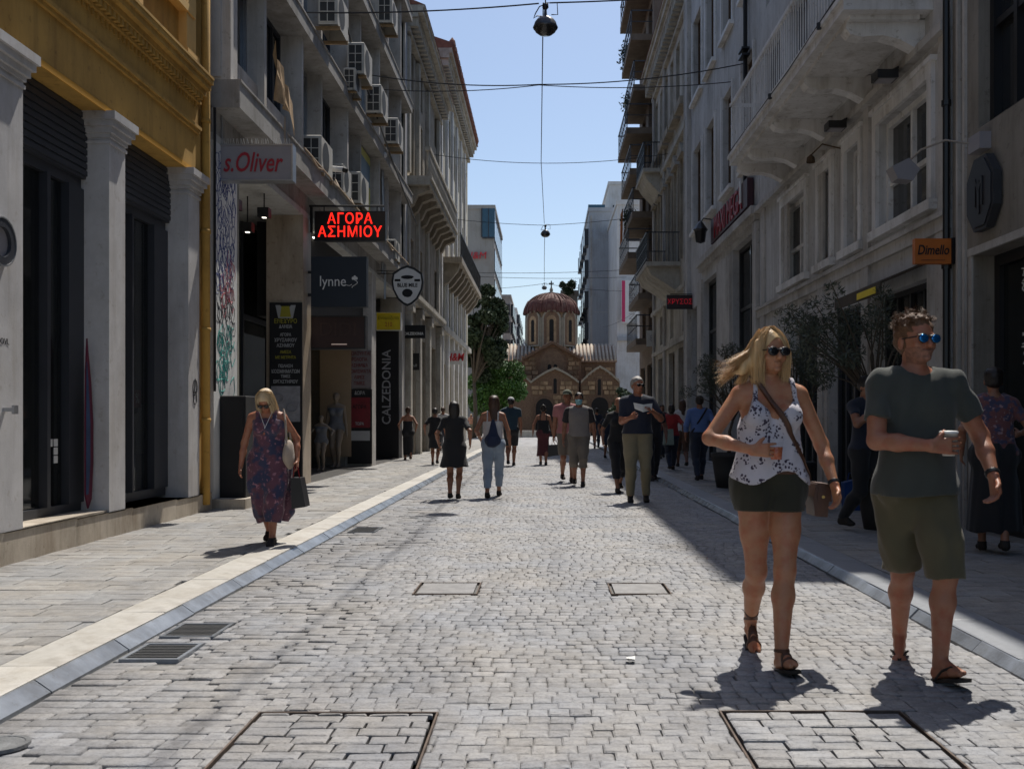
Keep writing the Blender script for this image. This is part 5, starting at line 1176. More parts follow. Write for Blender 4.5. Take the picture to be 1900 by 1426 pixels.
# brown sign below
t, x0, x1, z0, z1 = panel('brown_sign', 'dark brown box sign with a thin lit line under the dark blue sign', 578, 676, 588, 645, 18.7, .22, M['brownsign'], frame=M['black'], fw=.025)
text('DIDI', ((x0+x1)/2, 18.69, (z0+z1)/2+.05), CAMFACE, .36, mat('dull_bronze', (.05, .022, .016), .5, .2, 3), t, .004)
mb = MB(); mb.box((x0+x1)/2-.12, (x0+x1)/2+.17, 18.685, 18.69, z0+.055, z0+.075); mb.build('lit_line', mat('lit_small_print', (.5, .38, .33), .5, .1, 3, emit=.3), t)
mb = MB(); mb.box(XL, x0, 18.76, 18.80, z1-.12, z1-.08); mb.build('bracket', M['black'], t)
# tall black poster board on the first column
def linetext(t, lines, x, Y):
    for s, z, sz, m in lines: text(s, (x, Y-.006, z), CAMFACE, sz, M[m] if isinstance(m, str) else m, t, .002, sx=.8, bold=.002)
t, x0, x1, z0, z1 = panel('poster_board', 'tall black poster board with white and yellow Greek lines and a ring photo', 500, 560, 561, 885, 17.86, .04, MATS['matt_black'])
dimw = mat('poster_white', (.36, .36, .36), .6, .1, 6); dimy = mat('poster_yellow', (.30, .27, .02), .6, .1, 6); xm = (x0+x1)/2
zz = lambda py: sz_(py, 17.86)
linetext(t, [('ΕΝΕΧΥΡΟ', zz(596), .11, dimy), ('ΔΑΝΕΙΑ', zz(606), .08, dimw), ('ΑΓΟΡΑ', zz(621), .075, dimw), ('ΧΡΥΣΑΦΙΟΥ', zz(631), .085, dimw), ('ΑΣΗΜΙΟΥ', zz(641), .085, dimw), ('ΑΜΕΣΑ', zz(653), .07, dimy), ('ΜΕ ΜΕΤΡΗΤΑ', zz(663), .07, dimy),
             ('ΠΩΛΗΣΗ', zz(679), .075, dimw), ('ΚΟΣΜΗΜΑΤΩΝ', zz(689), .085, dimw), ('ΤΙΜΕΣ', zz(698), .07, dimw), ('ΕΡΓΑΣΤΗΡΙΟΥ', zz(708), .08, dimw)], xm, 17.86)
mb = MB(); mb.prism([(xm-.18, zz(566)), (xm-.10, zz(566)), (xm, zz(578)), (xm+.10, zz(566)), (xm+.18, zz(566)), (xm+.13, zz(590)), (xm-.13, zz(590))], 'y', 17.85, 17.86); mb.build('emblem', dimw, t)
mb = MB(); mb.prism([(xm-.07, zz(568)), (xm+.07, zz(568)), (xm+.10, zz(588)), (xm-.10, zz(588))], 'y', 17.845, 17.85); mb.build('emblem', dimy, t)
mb = MB(); mb.box(x0+.03, x1-.03, 17.85, 17.86, zz(782), zz(716)); pp = mb.build('ring_photo', mat('photo_grey', (.30, .29, .30), .6, .3, 10), t)
mb = MB()
for cx0, cz0, r in ((xm-.12, zz(738), .09), (xm+.12, zz(756), .10)):
    mb.tube([(cx0+r*math.cos(k*.5), 17.845, cz0+r*.8*math.sin(k*.5)) for k in range(14)], .014, 4)
mb.build('ring_print', M['signgrey'], pp)
linetext(t, [('ΑΓΟΡΑ', zz(800), .09, dimy), ('ΧΡΥΣΟΥ', zz(815), .09, dimy), ('24', zz(850), .2, dimw)], xm, 17.86)
# posters on the second column
t, x0, x1, z0, z1 = panel('poster_board', 'grey notice board with red printed lines above the red poster', 645, 689, 650, 720, 24.95, .04, mat('poster_grey', (.20, .17, .17), .7, .2, 6))
rp = mat('poster_red_line', (.16, .02, .02), .6, .2, 6)
linetext(t, [(s, sz_(656+i*11, 24.95), .115, rp) for i, s in enumerate(('ΠΩΛΟΥΝΤΑΙ', 'ΡΟΛΟΓΙΑ', 'ΑΣΗΜΙΚΑ', 'ΝΟΜΙΣΜΑΤΑ', 'ΛΙΡΕΣ', 'ΤΙΜΕΣ'))], (x0+x1)/2, 24.95)
t, x0, x1, z0, z1 = panel('poster_board', 'black poster with a big red panel low on the second column', 645, 690, 722, 860, 24.93, .04, MATS['matt_black'])
mb = MB(); mb.box(x0+.04, x1-.04, 24.915, 24.93, sz_(793, 24.93), sz_(737, 24.93)); rpn = mb.build('red_panel', mat('poster_red', (.16, .008, .015), .5, .3, 5), t)
linetext(t, [('ΔΩΡΑ', sz_(729, 24.93), .12, dimw)], (x0+x1)/2, 24.93); linetext(rpn, [('ΑΓΟΡΑ', sz_(755, 24.93), .13, MATS['matt_black']), ('ΤΩΡΑ', sz_(786, 24.93), .1, dimw)], (x0+x1)/2, 24.91)
mb = MB(); mb.box(x0+.05, x1-.05, 24.915, 24.93, sz_(817, 24.93), sz_(799, 24.93)); mb.build('pale_panel', dimw, t)
# shield sign
Y = 25.8; c_ = (sx_(756, Y), sz_(530, Y)); sw, sh = .415, .53
def shield(k): return [(c_[0]+a*sw*k, c_[1]+b*sh*k) for a, b in ((0, 1), (.45, .88), (.92, .62), (1, .2), (.92, -.2), (.6, -.68), (.25, -.92), (0, -1), (-.25, -.92), (-.6, -.68), (-.92, -.2), (-1, .2), (-.92, .62), (-.45, .88))]
t = thing('shield_sign', 'white shield-shaped projecting sign with black rim and printed barber marks', 'sign', (c_[0], Y, c_[1]))
mb = MB(); mb.prism(shield(1), 'y', Y, Y+.1); mb.build('rim', M['black'], t)
mb = MB(); mb.prism(shield(.88), 'y', Y-.015, Y); mb.build('face', M['whitesign'], t)
mb = MB(); mb.prism([(c_[0]+.17*math.cos(k*.6), c_[1]+.19+.05*math.sin(k*.6)+.03) for k in range(10)], 'y', Y-.02, Y-.015)
mb.box(c_[0]-.33, c_[0]-.18, Y-.02, Y-.015, c_[1]+.11, c_[1]+.17); mb.box(c_[0]+.18, c_[0]+.33, Y-.02, Y-.015, c_[1]+.11, c_[1]+.17)
mb.prism([(c_[0]+.14*math.cos(k*.6), c_[1]-.19+.11*math.sin(k*.6)) for k in range(10)], 'y', Y-.02, Y-.015); mb.build('printed_mark', MATS['matt_black'], t)
text('BLUE MILE', (c_[0], Y-.018, c_[1]+.01), CAMFACE, .135, MATS['matt_black'], t, .002, sx=.85, bold=.004)
mb = MB(); mb.tube([(XL-.5, Y+.05, c_[1]+.32), (c_[0]-.38, Y+.05, c_[1]+.32)], .014, 5); mb.tube([(XL-.5, Y+.05, c_[1]+.42), (c_[0]-.3, Y+.05, c_[1]+.38)], .01, 5); mb.build('bracket', M['black'], t)
# yellow box sign and the vertical black sign
t, x0, x1, z0, z1 = panel('yellow_sign', 'bright yellow box sign above the tall black sign', 699, 743, 580, 612, 29.4, .15, M['yellowsign'], frame=M['whitesign'], fw=.012)
linetext(t, [('Ενοικιάζεται', sz_(590, 29.4), .13, mat('olive_print', (.30, .25, .01), .6, .1, 3)), ('210', sz_(602, 29.4), .18, M['orange'])], (x0+x1)/2, 29.4)
t, x0, x1, z0, z1 = panel('vertical_black_sign', 'tall black panel with grey capitals running upwards', 698, 740, 614, 850, 29.6, .12, MATS['matt_black'])
text('CALZEDONIA', ((x0+x1)/2-.02, 29.59, sz_(718, 29.6)), (R(90), R(-90), 0), .36, mat('letter_grey', (.33, .33, .34), .5, .1, 3), t, .004, sx=.98, bold=.004)
t, x0, x1, z0, z1 = panel('black_fascia_sign', 'small black sign with a white line of letters right of the tall black panel', 746, 789, 603, 627, 30.9, .15, MATS['matt_black'])
text('CALZEDONIA', ((x0+x1)/2, 30.89, sz_(619, 30.9)), CAMFACE, .12, M['whitesign'], t, .003, sx=.8, bold=.003)
t, x0, x1, z0, z1 = panel('small_black_sign', 'small black square sign with dim letters below the black fascia sign', 752, 778, 655, 686, 32.0, .1, MATS['matt_black'])
text('& Pull', ((x0+x1)/2, 31.99, sz_(678, 32)), CAMFACE, .13, dimw, t, .003)
t, x0, x1, z0, z1 = panel('red_letter_sign', 'white projecting sign with slanted red letters on the pale corner building', 829, 858, 650, 676, 45.0, .1, M['whitesign'])
text('H&M', ((x0+x1)/2, 44.98, (z0+z1)/2), CAMFACE, .48, MATS['letter_red'], t, .01, shear=.2, sx=.8, bold=.01)
# east side signs
t = thing('red_letter_board', 'long dark board with tall dim red letters above the big east shop openings', 'sign', (XR, 24, 6))
mb = MB(); E.box(mb, 21.4, 26.1, 5.8, 6.42, .02, .16); mb.build('board', mat('dark_red_board', (.04, .005, .010), .5, .2, 3), t)
E.text('MAXI MEGA', 23.75, 6.1, .78, mat('letter_dim_red', (.30, .02, .035), .5, .15, 3), t, .165, .02, sx=.86)
mb = MB(); E.box(mb, 22.0, 22.1, 6.0, 6.5, .165, .19); mb.build('white_strip', M['whitesign'], t)
t, x0, x1, z0, z1 = panel('red_led_sign', 'dark projecting LED sign with dim red letters on the east side', 1238, 1285, 548, 572, 30.4, .12, mat('led_black_red', (.02, .004, .006), .4, .2, 4), frame=M['black'], fw=.015)
text('ΧΡΥΣΟΣ', ((x0+x1)/2, 30.385, (z0+z1)/2), CAMFACE, .22, M['leddim'], t, .002, sx=.85)
mb = MB(); mb.tube([(x1, 30.46, z1+.05), (XR, 30.46, z1+.05)], .015, 5); mb.tube([(x0+.1, 30.46, z1+.05), (XR, 30.46, z1+.05)], .012, 5); mb.build('bracket', M['black'], t)
t, x0, x1, z0, z1 = panel('white_square_sign', 'small white square sign with a grey logo far along the east side', 1200, 1218, 613, 642, 40.5, .1, mat('dim_white_sign', (.45, .45, .42), .6, .1, 3))
text('8', ((x0+x1)/2, 40.49, (z0+z1)/2), CAMFACE, .35, M['signgrey'], t, .003)
t = thing('wall_lantern', 'black wall lantern left of the red letter board', 'lamp', (XR, 26.4, 6))
mb = MB(); mb.tube([(XR, 26.4, 6.5), (XR-.3, 26.4, 6.55), (XR-.38, 26.4, 6.42)], .018, 6); mb.lathe([(0, .3), (.08, .22), (.2, .05), (.16, 0), (.12, -.28), (0, -.32)], (XR-.38, 26.4, 6.2), 8); mb.build('body', M['black'], t)
# ================= HANGING LAMPS AND CABLES =================
def street_lamp(px, py, Y, s, label):
    x, z = sx_(px, Y), sz_(py, Y); t = thing('hanging_street_lamp', label, 'street lamp', (x, Y, z), group='lamps hung over the street')
    mb = MB(); mb.lathe([(.02*s, .26*s), (.03*s, .14*s), (.07*s, .12*s), (.14*s, .08*s), (.185*s, .02*s), (.20*s, -.03*s), (.215*s, -.06*s), (.205*s, -.08*s)], (x, Y, z), 22); mb.build('hood', mat('lamp_metal', (.10, .10, .105), .4, .3, 9, metal=.6), t, True)
    mb = MB(); mb.lathe([(.200*s, -.075*s), (.17*s, -.13*s), (.11*s, -.175*s), (.0, -.195*s)], (x, Y, z), 22); mb.build('globe', mat('smoked_globe', (.03, .028, .026), .15, .3, 9), t, True)
    mb = MB(); mb.lathe([(0, .36*s), (.05*s, .34*s), (.055*s, .28*s), (.03*s, .25*s)], (x, Y, z), 12); mb.build('mount', M['black'], t, True)
    mb = MB(); mb.tube([(x, Y, z+.34*s), (x-.1*s, Y, z+.30*s), (x-.17*s, Y, z+.18*s), (x-.20*s, Y, z+.10*s), (x-.14*s, Y, z+.14*s), (x-.05*s, Y, z+.13*s)], .010, 5)
    mb.tube([(x, Y, z+.36*s), (x+.2*s, Y, z+.36*s), (x+.21*s, Y, z+.16*s), (x+.10*s, Y, z+.16*s)], .009, 5); mb.build('wiring', M['cable'], t)
    return t
street_lamp(1012, 45, 17.0, 1.0, 'large dark hanging street lamp at the top of the picture')
street_lamp(1012, 432, 43.0, 1.0, 'second hanging street lamp, small against the sky above the church')
street_lamp(1010, 533, 70.0, .9, 'farthest hanging street lamp, a dot just above the church dome')
def cable(pts, r, label, n=16, sag=.0):
    P = [Vector(p) for p in pts]; out = []
    for a, b in zip(P, P[1:]):
        for k in range(n): t = k/n; q = a.lerp(b, t); q.z -= sag*4*t*(1-t); out.append(q)
    out.append(P[-1]); mb = MB(); mb.tube(out, r, 5); o = mb.build('overhead_cable', M['cable'], None); tag(o, label, 'cable'); return o
Z1 = sz_(45, 17)
cable([(sx_(1008, 17), 17, Z1+.36), (sx_(1003, 26), 30, sz_(300, 30)), (sx_(1010, 43), 43, sz_(415, 43))], .011, 'long feed cable running down the street from the nearest lamp to the second')
cable([(sx_(1011, 43), 43, sz_(418, 43)), (sx_(1010, 58), 57, sz_(480, 57)), (sx_(1010, 70), 70, sz_(522, 70))], .014, 'feed cable running down the street from the second lamp to the farthest')
cable([(sx_(1012, 17), 17, Z1+.36), (sx_(1012, 5), 4, Z1+.3)], .011, 'feed cable coming from behind towards the nearest lamp')
cable([(XL, 17.2, Z1+.28), (sx_(1000, 17), 17, Z1+.35)], .013, 'cross cable holding the nearest lamp from the left wall', sag=.06)
cable([(sx_(1020, 17), 17, Z1+.36), (XR, 17.2, Z1+.75)], .013, 'cross cable holding the nearest lamp from the right wall', sag=.05)
cable([(XL+.2, 22.0, sz_(135, 22)), (sx_(1000, 22.2), 22.2, sz_(157, 22.2)), (XR, 22.5, sz_(118, 22.5))], .013, 'cable crossing the street below the lamp, reaching the pipe on the right', sag=.12)
cable([(XL+.2, 24.0, sz_(165, 24)), (sx_(1000, 24), 24, sz_(158, 24)), (XR, 24, sz_(152, 24))], .011, 'second crossing cable just under the first one', sag=.1)
cable([(XL+.1, 36.0, sz_(285, 36)), (XR, 36, sz_(285, 36))], .011, 'thin cable crossing halfway between the first and second lamp', sag=.35)
cable([(XL+.1, 43.0, sz_(405, 43)), (sx_(1011, 43), 43, sz_(418, 43)), (XR, 43, sz_(400, 43))], .011, 'cross cable holding the second lamp', sag=.05)
cable([(XL+.1, 52.0, sz_(505, 52)), (XR, 52, sz_(500, 52))], .012, 'crossing cable above the church dome, the higher one', sag=.1)
cable([(XL+.1, 55.0, sz_(512, 55)), (XR, 55, sz_(514, 55))], .012, 'crossing cable above the church dome, the middle one', sag=.1)
cable([(-5.2, 70, sz_(536, 70)), (sx_(1010, 70), 70, sz_(526, 70)), (5.5, 70, sz_(540, 70))], .014, 'cross cable holding the farthest lamp', sag=.1)
cable([(XL+.35, 19.0, 9.4), (XL+.4, 23.5, 8.3), (XL+.35, 31, 7.3)], .022, 'thick black cable sagging along the office building front', sag=.05)
cable([(XR-.1, 36.5, 6.0), (XR+.4, 84, 9)], .012, 'thin cable running beside the right building line', sag=.3)
# blue bag and mannequins
mb = MB(); mb.prism([(3.87, SW), (4.07, SW), (4.10, .42), (4.02, .46), (3.86, .42)], 'y', 12.85, 13.0); bb = mb.build('blue_bag', mat('blue_plastic', (.01, .055, .22), .45, .3, 6)); tag(bb, 'blue plastic bag standing on the right pavement beside the plant pot', 'bag')
mb = MB(); mb.tube([(3.92, 12.92, .44), (3.94, 12.92, .54), (4.0, 12.92, .54), (4.03, 12.92, .44)], .006, 5); mb.build('handle', MATS['blue_plastic'], bb)
# ================= PEOPLE: one smooth implicit surface per body / garment =================
V = lambda *a: np.array(a, dtype=np.float64)
class Fld:
    """signed distance grid; primitives are blended into it, then polygonised"""
    def __init__(s, lo, hi, vx):
        s.lo = np.array(lo, float); s.vx = vx; s.n = (np.ceil((np.array(hi)-s.lo)/vx).astype(int)+1)
        s.ax = [np.float32(s.lo[i]+np.arange(s.n[i])*vx) for i in range(3)]; s.d = np.full(tuple(s.n), 1.0, np.float32)
    def sub(s, lo, hi):
        a = np.clip(np.floor((np.array(lo)-s.lo)/s.vx).astype(int), 0, s.n); b = np.clip(np.ceil((np.array(hi)-s.lo)/s.vx).astype(int)+1, 0, s.n)
        if np.any(b <= a): return None
        sl = tuple(slice(a[i], b[i]) for i in range(3)); return sl, s.ax[0][sl[0]][:, None, None], s.ax[1][sl[1]][None, :, None], s.ax[2][sl[2]][None, None, :]
    def blend(s, sl, p, k):
        d = s.d[sl]
        if k <= 0: s.d[sl] = np.minimum(d, p); return
        h = np.maximum(k-np.abs(d-p), 0)/k; s.d[sl] = np.minimum(d, p)-h*h*k*.25
    def cone(s, a, b, ra, rb, k=.02, fl=1.0, inf=0, clip=None):
        """tapered limb a->b; fl<1 flattens it front to back"""
        a, b = V(*a), V(*b); m = max(ra, rb)+inf+k+s.vx*2; g = s.sub(np.minimum(a, b)-m, np.maximum(a, b)+m)
        if g is None: return
        sl, X, Y, Z = g; f = 1/fl
        px, py, pz = X-a[0], (Y-a[1])*f, Z-a[2]; ba = b-a; bx, by, bz = ba[0], ba[1]*f, ba[2]; L2 = bx*bx+by*by+bz*bz+1e-9
        t = np.clip((px*bx+py*by+pz*bz)/L2, 0, 1); ex, ey, ez = px-t*bx, py-t*by, pz-t*bz
        d = np.sqrt(ex*ex+ey*ey+ez*ez)-(ra+(rb-ra)*t)-inf*(1 if fl > .8 else 1.15)
        if fl < 1: d = d*(.5+.5*fl)
        if clip is not None:
            c, n = V(*clip[0]), V(*clip[1]); n = n/np.linalg.norm(n); d = np.maximum(d, (X-c[0])*n[0]+(Y-c[1])*n[1]+(Z-c[2])*n[2])
        s.blend(sl, d.astype(np.float32), k)
    def ell(s, c, r, k=.02, rot=None, inf=0, carve=False):
        c, r = V(*c), V(*r)+inf; m = r.max()+k+s.vx*2; g = s.sub(c-m, c+m)
        if g is None: return
        sl, X, Y, Z = g; x, y, z = X-c[0], Y-c[1], Z-c[2]
        if rot is not None:
            Rm = np.array(rot); x, y, z = (Rm[0][0]*x+Rm[1][0]*y+Rm[2][0]*z), (Rm[0][1]*x+Rm[1][1]*y+Rm[2][1]*z), (Rm[0][2]*x+Rm[1][2]*y+Rm[2][2]*z)
        k0 = np.sqrt((x/r[0])**2+(y/r[1])**2+(z/r[2])**2); k1 = np.sqrt((x/r[0]**2)**2+(y/r[1]**2)**2+(z/r[2]**2)**2)+1e-6
        d = (k0*(k0-1)/k1).astype(np.float32)
        if carve: s.d[sl] = np.maximum(s.d[sl], -d)
        else: s.blend(sl, d, k)
    def coords(s): return s.ax[0][:, None, None], s.ax[1][None, :, None], s.ax[2][None, None, :]
    def inter(s, fn): X, Y, Z = s.coords(); s.d = np.maximum(s.d, fn(X, Y, Z).astype(np.float32)); return s
    def folds(s, amp, seed, f=(14, 9, 6)):
        X, Y, Z = s.coords(); r = np.random.default_rng(seed); n = 0
        for i in range(5):
            a = r.uniform(-1, 1, 3)*np.array(f)*(1+i*.5); n = n+np.sin(a[0]*X*3+a[1]*Y*3+a[2]*Z*3+r.uniform(0, 6)+1.5*np.sin(Z*f[2]*1.3+i))/(1+i*.5)
        s.d = s.d+(amp*n/2).astype(np.float32)*(np.abs(s.d) < .06); return s
    def mesh(s, name, m, parent, smooth=True):
        d = s.d; sg = d < 0; nx, ny, nz = d.shape
        cell = np.zeros((nx-1, ny-1, nz-1), np.int8)
        for i in (0, 1):
            for j in (0, 1):
                for k in (0, 1): cell += sg[i:nx-1+i, j:ny-1+j, k:nz-1+k]
        act = (cell > 0) & (cell < 8); idx = np.full(act.shape, -1, np.int64); ids = np.argwhere(act); idx[act] = np.arange(len(ids))
        if len(ids) == 0: return None
        acc = np.zeros((len(ids), 3)); cnt = np.zeros(len(ids)); I, J, K = ids.T
        co_ = [(i, j, k) for i in (0, 1) for j in (0, 1) for k in (0, 1)]
        for a in co_:
            for b in co_:
                df = [b[q]-a[q] for q in range(3)]
                if sum(df) == 1 and min(df) >= 0:
                    da, db = d[I+a[0], J+a[1], K+a[2]].astype(float), d[I+b[0], J+b[1], K+b[2]].astype(float); cr = (da < 0) != (db < 0)
                    t = np.where(cr, da/np.where(cr, da-db, 1), 0); p = np.stack([a[q]+t*df[q] for q in range(3)], 1); acc[cr] += p[cr]; cnt += cr
        v = (ids+acc/cnt[:, None])*s.vx+s.lo
        fs = []
        def quads(ax):
            a = [slice(None)]*3; b = [slice(None)]*3; a[ax] = slice(0, -1); b[ax] = slice(1, None); cr = sg[tuple(a)] != sg[tuple(b)]
            q = np.argwhere(cr); o = [i for i in range(3) if i != ax]
            ok = np.ones(len(q), bool)
            for i in o: ok &= (q[:, i] > 0) & (q[:, i] < d.shape[i]-1)
            q = q[ok]; e = np.zeros((2, 3), int); e[0, o[0]] = 1; e[1, o[1]] = 1
            g = lambda w_: idx[w_[:, 0], w_[:, 1], w_[:, 2]]
            f = np.stack([g(q-e[0]-e[1]), g(q-e[1]), g(q), g(q-e[0])], 1); ins = sg[q[:, 0], q[:, 1], q[:, 2]]
            if ax == 1: ins = ~ins
            f[~ins] = f[~ins][:, ::-1]; return f
        f = np.concatenate([quads(0), quads(1), quads(2)]); f = f[(f >= 0).all(1)]
        me = bpy.data.meshes.new(name); me.vertices.add(len(v)); me.vertices.foreach_set('co', v.reshape(-1).astype(np.float32)); me.loops.add(f.size); me.loops.foreach_set('vertex_index', f.reshape(-1).astype(np.int32))
        me.polygons.add(len(f)); me.polygons.foreach_set('loop_start', np.arange(0, f.size, 4)); me.polygons.foreach_set('loop_total', np.full(len(f), 4)); me.polygons.foreach_set('use_smooth', np.full(len(f), smooth))
        me.materials.append(m); me.update(calc_edges=True); o = bpy.data.objects.new(name, me); return link(o, parent)
def ik(a, b, l1, l2, pole):
    """two-bone joint: where the knee or elbow sits"""
    a, b, pole = V(*a), V(*b), V(*pole); d = b-a; L_ = min(np.linalg.norm(d), (l1+l2)*.999); u = d/np.linalg.norm(d); x = (l1*l1-l2*l2+L_*L_)/(2*L_); h = math.sqrt(max(l1*l1-x*x, 0))
    p = pole-u*np.dot(pole, u); p = p/(np.linalg.norm(p)+1e-9); return a+u*x+p*h, a+u*L_
class Figure:
    """local frame: faces -y, x to the viewer's right, feet at z 0, built at height h"""
    def __init__(s, h=1.7, fem=False, heavy=1.0, feet=((.10, -.12, .0), (-.08, .18, .02)), toes=(0, 0), hands=None, lean=0.0, look=0.0, nod=0.0, hipshift=0, vx=.011, shw=None, lift=(0, 0), fing=False, poles=None):
        q = h/1.7; s.q = q; s.fem = fem; s.h = h; s.vx = vx; s.fing = fing; s.look = look; s.nod = nod; s.heavy = heavy
        hz = .90*q; s.pel = V(hipshift, 0, hz); s.feet = [V(*feet[0]), V(*feet[1])]; s.lift = lift; s.toes = toes
        hw = (.088 if fem else .085)*q; s.hip = [V(hipshift+hw, 0, hz-.02*q), V(hipshift-hw, 0, hz-.02*q)]
        ll = math.sin(lean); lc = math.cos(lean); up = lambda z: V(hipshift, -ll*(z-.9)*q, hz+lc*(z-.9)*q)
        s.waist, s.chest, s.neck = up(1.08), up(1.27), up(1.44); sw = (shw or (.168 if fem else .195))*q
        s.sh = [up(1.372)+V(sw, 0, 0), up(1.372)+V(-sw, 0, 0)]
        hd = up(1.44)+V(0, -(ll+nod*.6)*.10*q-.015*q, .145*q*math.cos(nod)); s.head = hd
        s.knee = []; s.ank = []
        for i in (0, 1):
            a_ = s.feet[i]+V(0, 0, .085*q); kn, an = ik(s.hip[i], a_, .435*q, .41*q, (.03*(1 if i == 0 else -1), -1, 0)); s.knee.append(kn); s.ank.append(an)
        s.el = []; s.wr = []
        hands = hands or ((.26, -.05, .84), (-.26, .05, .84))
        for i in (0, 1):
            hp = V(*hands[i])*V(1, 1, 1); sg = 1 if i == 0 else -1; pole = (poles[i] if poles else (sg*.5, 1, -.3)); e, wr_ = ik(s.sh[i], hp, .285*q, .255*q, pole); s.el.append(e); s.wr.append(wr_)
        c, n_ = math.cos(look), math.sin(look); cn, sn = math.cos(nod), math.sin(nod)
        # head axes: columns are right, back, up
        Rz = np.array([[c, -n_, 0], [n_, c, 0], [0, 0, 1]]); Rx = np.array([[1, 0, 0], [0, cn, -sn], [0, sn, cn]]); s.HR = Rz @ Rx
        allp = np.array(s.feet+s.knee+s.el+s.wr+[s.head]+s.sh); s.lo = allp.min(0)-.24*q; s.hi = allp.max(0)+.26*q; s.lo[2] = -.02; s.hi[2] = max(s.head[2], s.sh[0][2])+.2*q
    def hp(s, x, y, z): return s.head+s.HR @ (V(x, y, z)*s.q)
    def torso(s, F_, inf=0, k=.05, hips=True, arms=False):
        q, hv, f = s.q, s.heavy, s.fem; p = s.pel; L_ = lambda a, b, t: a+(b-a)*t
        cw = (.105 if f else .128)*q*hv; F_.cone(s.waist+V(.025*q, 0, 0), s.chest+V(.045*q, 0, .02*q), .098*q*hv if f else .118*q*hv, cw, k, .70, inf); F_.cone(s.waist-V(.025*q, 0, 0), s.chest+V(-.045*q, 0, .02*q), .098*q*hv if f else .118*q*hv, cw, k, .70, inf)
        F_.cone(s.chest, L_(s.chest, s.neck, .55), cw*1.0, .085*q, k, .74, inf)
        F_.cone(L_(s.sh[0], s.sh[1], .14)-V(0, 0, .012*q), L_(s.sh[0], s.sh[1], .86)-V(0, 0, .012*q), .055*q, .055*q, k, .9, inf)
        for i in (0, 1): F_.cone(s.sh[i]*.90+s.neck*.10+V(0, 0, -.0*q), s.neck+V(0, .01, -.01*q), .047*q, .048*q, k*.8, 1, inf)
        if f:
            for sg in (-1, 1): F_.ell(s.chest+V(sg*.075*q, -.082*q, -.005*q), (.062*q, .052*q, .062*q), .04, None, inf)
        if hips:
            for i in (0, 1): F_.cone(s.hip[i]+V(0, .01, .03*q), s.waist*.7+s.hip[i]*.3, (.106 if f else .102)*q*hv, .10*q*hv, k, .88, inf); F_.ell(s.hip[i]+V(0, .05*q, -.01*q), (.085*q, .08*q, .09*q), .04, None, inf)
    def legs(s, F_, inf=0, k=.03, top=0, bot=1, which=(0, 1), clipz=None, infb=None):
        q, hv = s.q, s.heavy; th = (.090 if s.fem else .086)*q*hv
        for i in which:
            cl = None if clipz is None else ((0, 0, clipz), (0, 0, -1)); h_, kn, an = s.hip[i], s.knee[i], s.ank[i]; ib = inf if infb is None else infb
            F_.cone(h_+V(0, 0, -.02*q), h_*.45+kn*.55, th, .070*q*hv, k, 1, inf, cl); F_.cone(h_*.5+kn*.5, kn, .073*q*hv, .052*q, k, 1, (inf+ib)/2, cl)
            if bot:
                F_.cone(kn, kn*.68+an*.32+V(0, .014*q, 0), .050*q, .055*q, k, 1, ib, cl); F_.cone(kn*.68+an*.32+V(0, .014*q, 0), an, .054*q, .033*q, k, 1, ib, cl)
    def arms(s, F_, inf=0, k=.02, t=1.0, which=(0, 1), fore=True, clip=True):
        q = s.q; r = 1 if not s.fem else .86
        for i in which:
            a, e, w_ = s.sh[i], s.el[i], s.wr[i]; b = a+(e-a)*min(t, 1); cl = ((b), (e-a)) if (clip and t < 1) else None
            F_.cone(a, b if t >= 1 else b+(e-a)*.12, .052*q*r*(1 if not s.fem else .97), (.043 if t >= 1 else .048)*q*r, k, 1, inf, cl)
            if fore and t >= 1: F_.cone(e, e*.6+w_*.4, .041*q*r, .040*q*r, k, 1, inf); F_.cone(e*.6+w_*.4, w_, .040*q*r, .026*q*r, k, 1, inf)
    def foot(s, F_, i, inf=0, k=.015):
        q = s.q; a = s.ank[i]; t = s.toes[i]; dr = V(math.sin(t)*1, -math.cos(t), 0); li = s.lift[i]
        heel = a+V(0, 0, -.055*q)-dr*.02*q; ball = a+dr*.115*q+V(0, 0, -.065*q-li); toe = a+dr*.165*q+V(0, 0, -.070*q-li*1.25)
        s.soleline = (heel, ball, toe)
        F_.cone(a, heel, .031*q, .029*q, k, 1, inf); F_.cone(heel, ball, .028*q, .022*q, k, 1, inf); F_.cone(a+dr*.02*q, ball+V(0, 0, .008*q), .030*q, .020*q, k, 1, inf)
        sd_ = V(dr[1], -dr[0], 0); F_.cone(ball+sd_*.016*q, toe+sd_*.014*q, .020*q, .014*q, k, 1, inf); F_.cone(ball-sd_*.018*q, toe-sd_*.022*q-dr*.02*q, .019*q, .012*q, k, 1, inf)
    def headprims(s, F_, fine=False):
        q, P = s.q, s.hp; HR = s.HR; jw = 1 if not s.fem else .92
        F_.cone(s.neck+V(0, .012*q, -.03*q), P(0, .022, -.04), .056*q*(1 if not s.fem else .84), .050*q*(1 if not s.fem else .84), .03)
        F_.ell(P(0, .012, .045), V(.074, .092, .078)*q, .02, HR); F_.ell(P(0, -.022, -.005), V(.062*jw, .066, .085)*q, .025, HR)
        F_.ell(P(0, -.040, -.068), V(.040*jw, .036, .030)*q, .03, HR)
        for sg in (-1, 1): F_.ell(P(sg*.074, .018, -.005), V(.010, .020, .032)*q, .006, HR)
        F_.cone(P(0, -.084, .014), P(0, -.106, -.018), .008*q, .0135*q, .010); F_.ell(P(0, -.098, -.022), V(.017, .012, .009)*q, .006, HR)
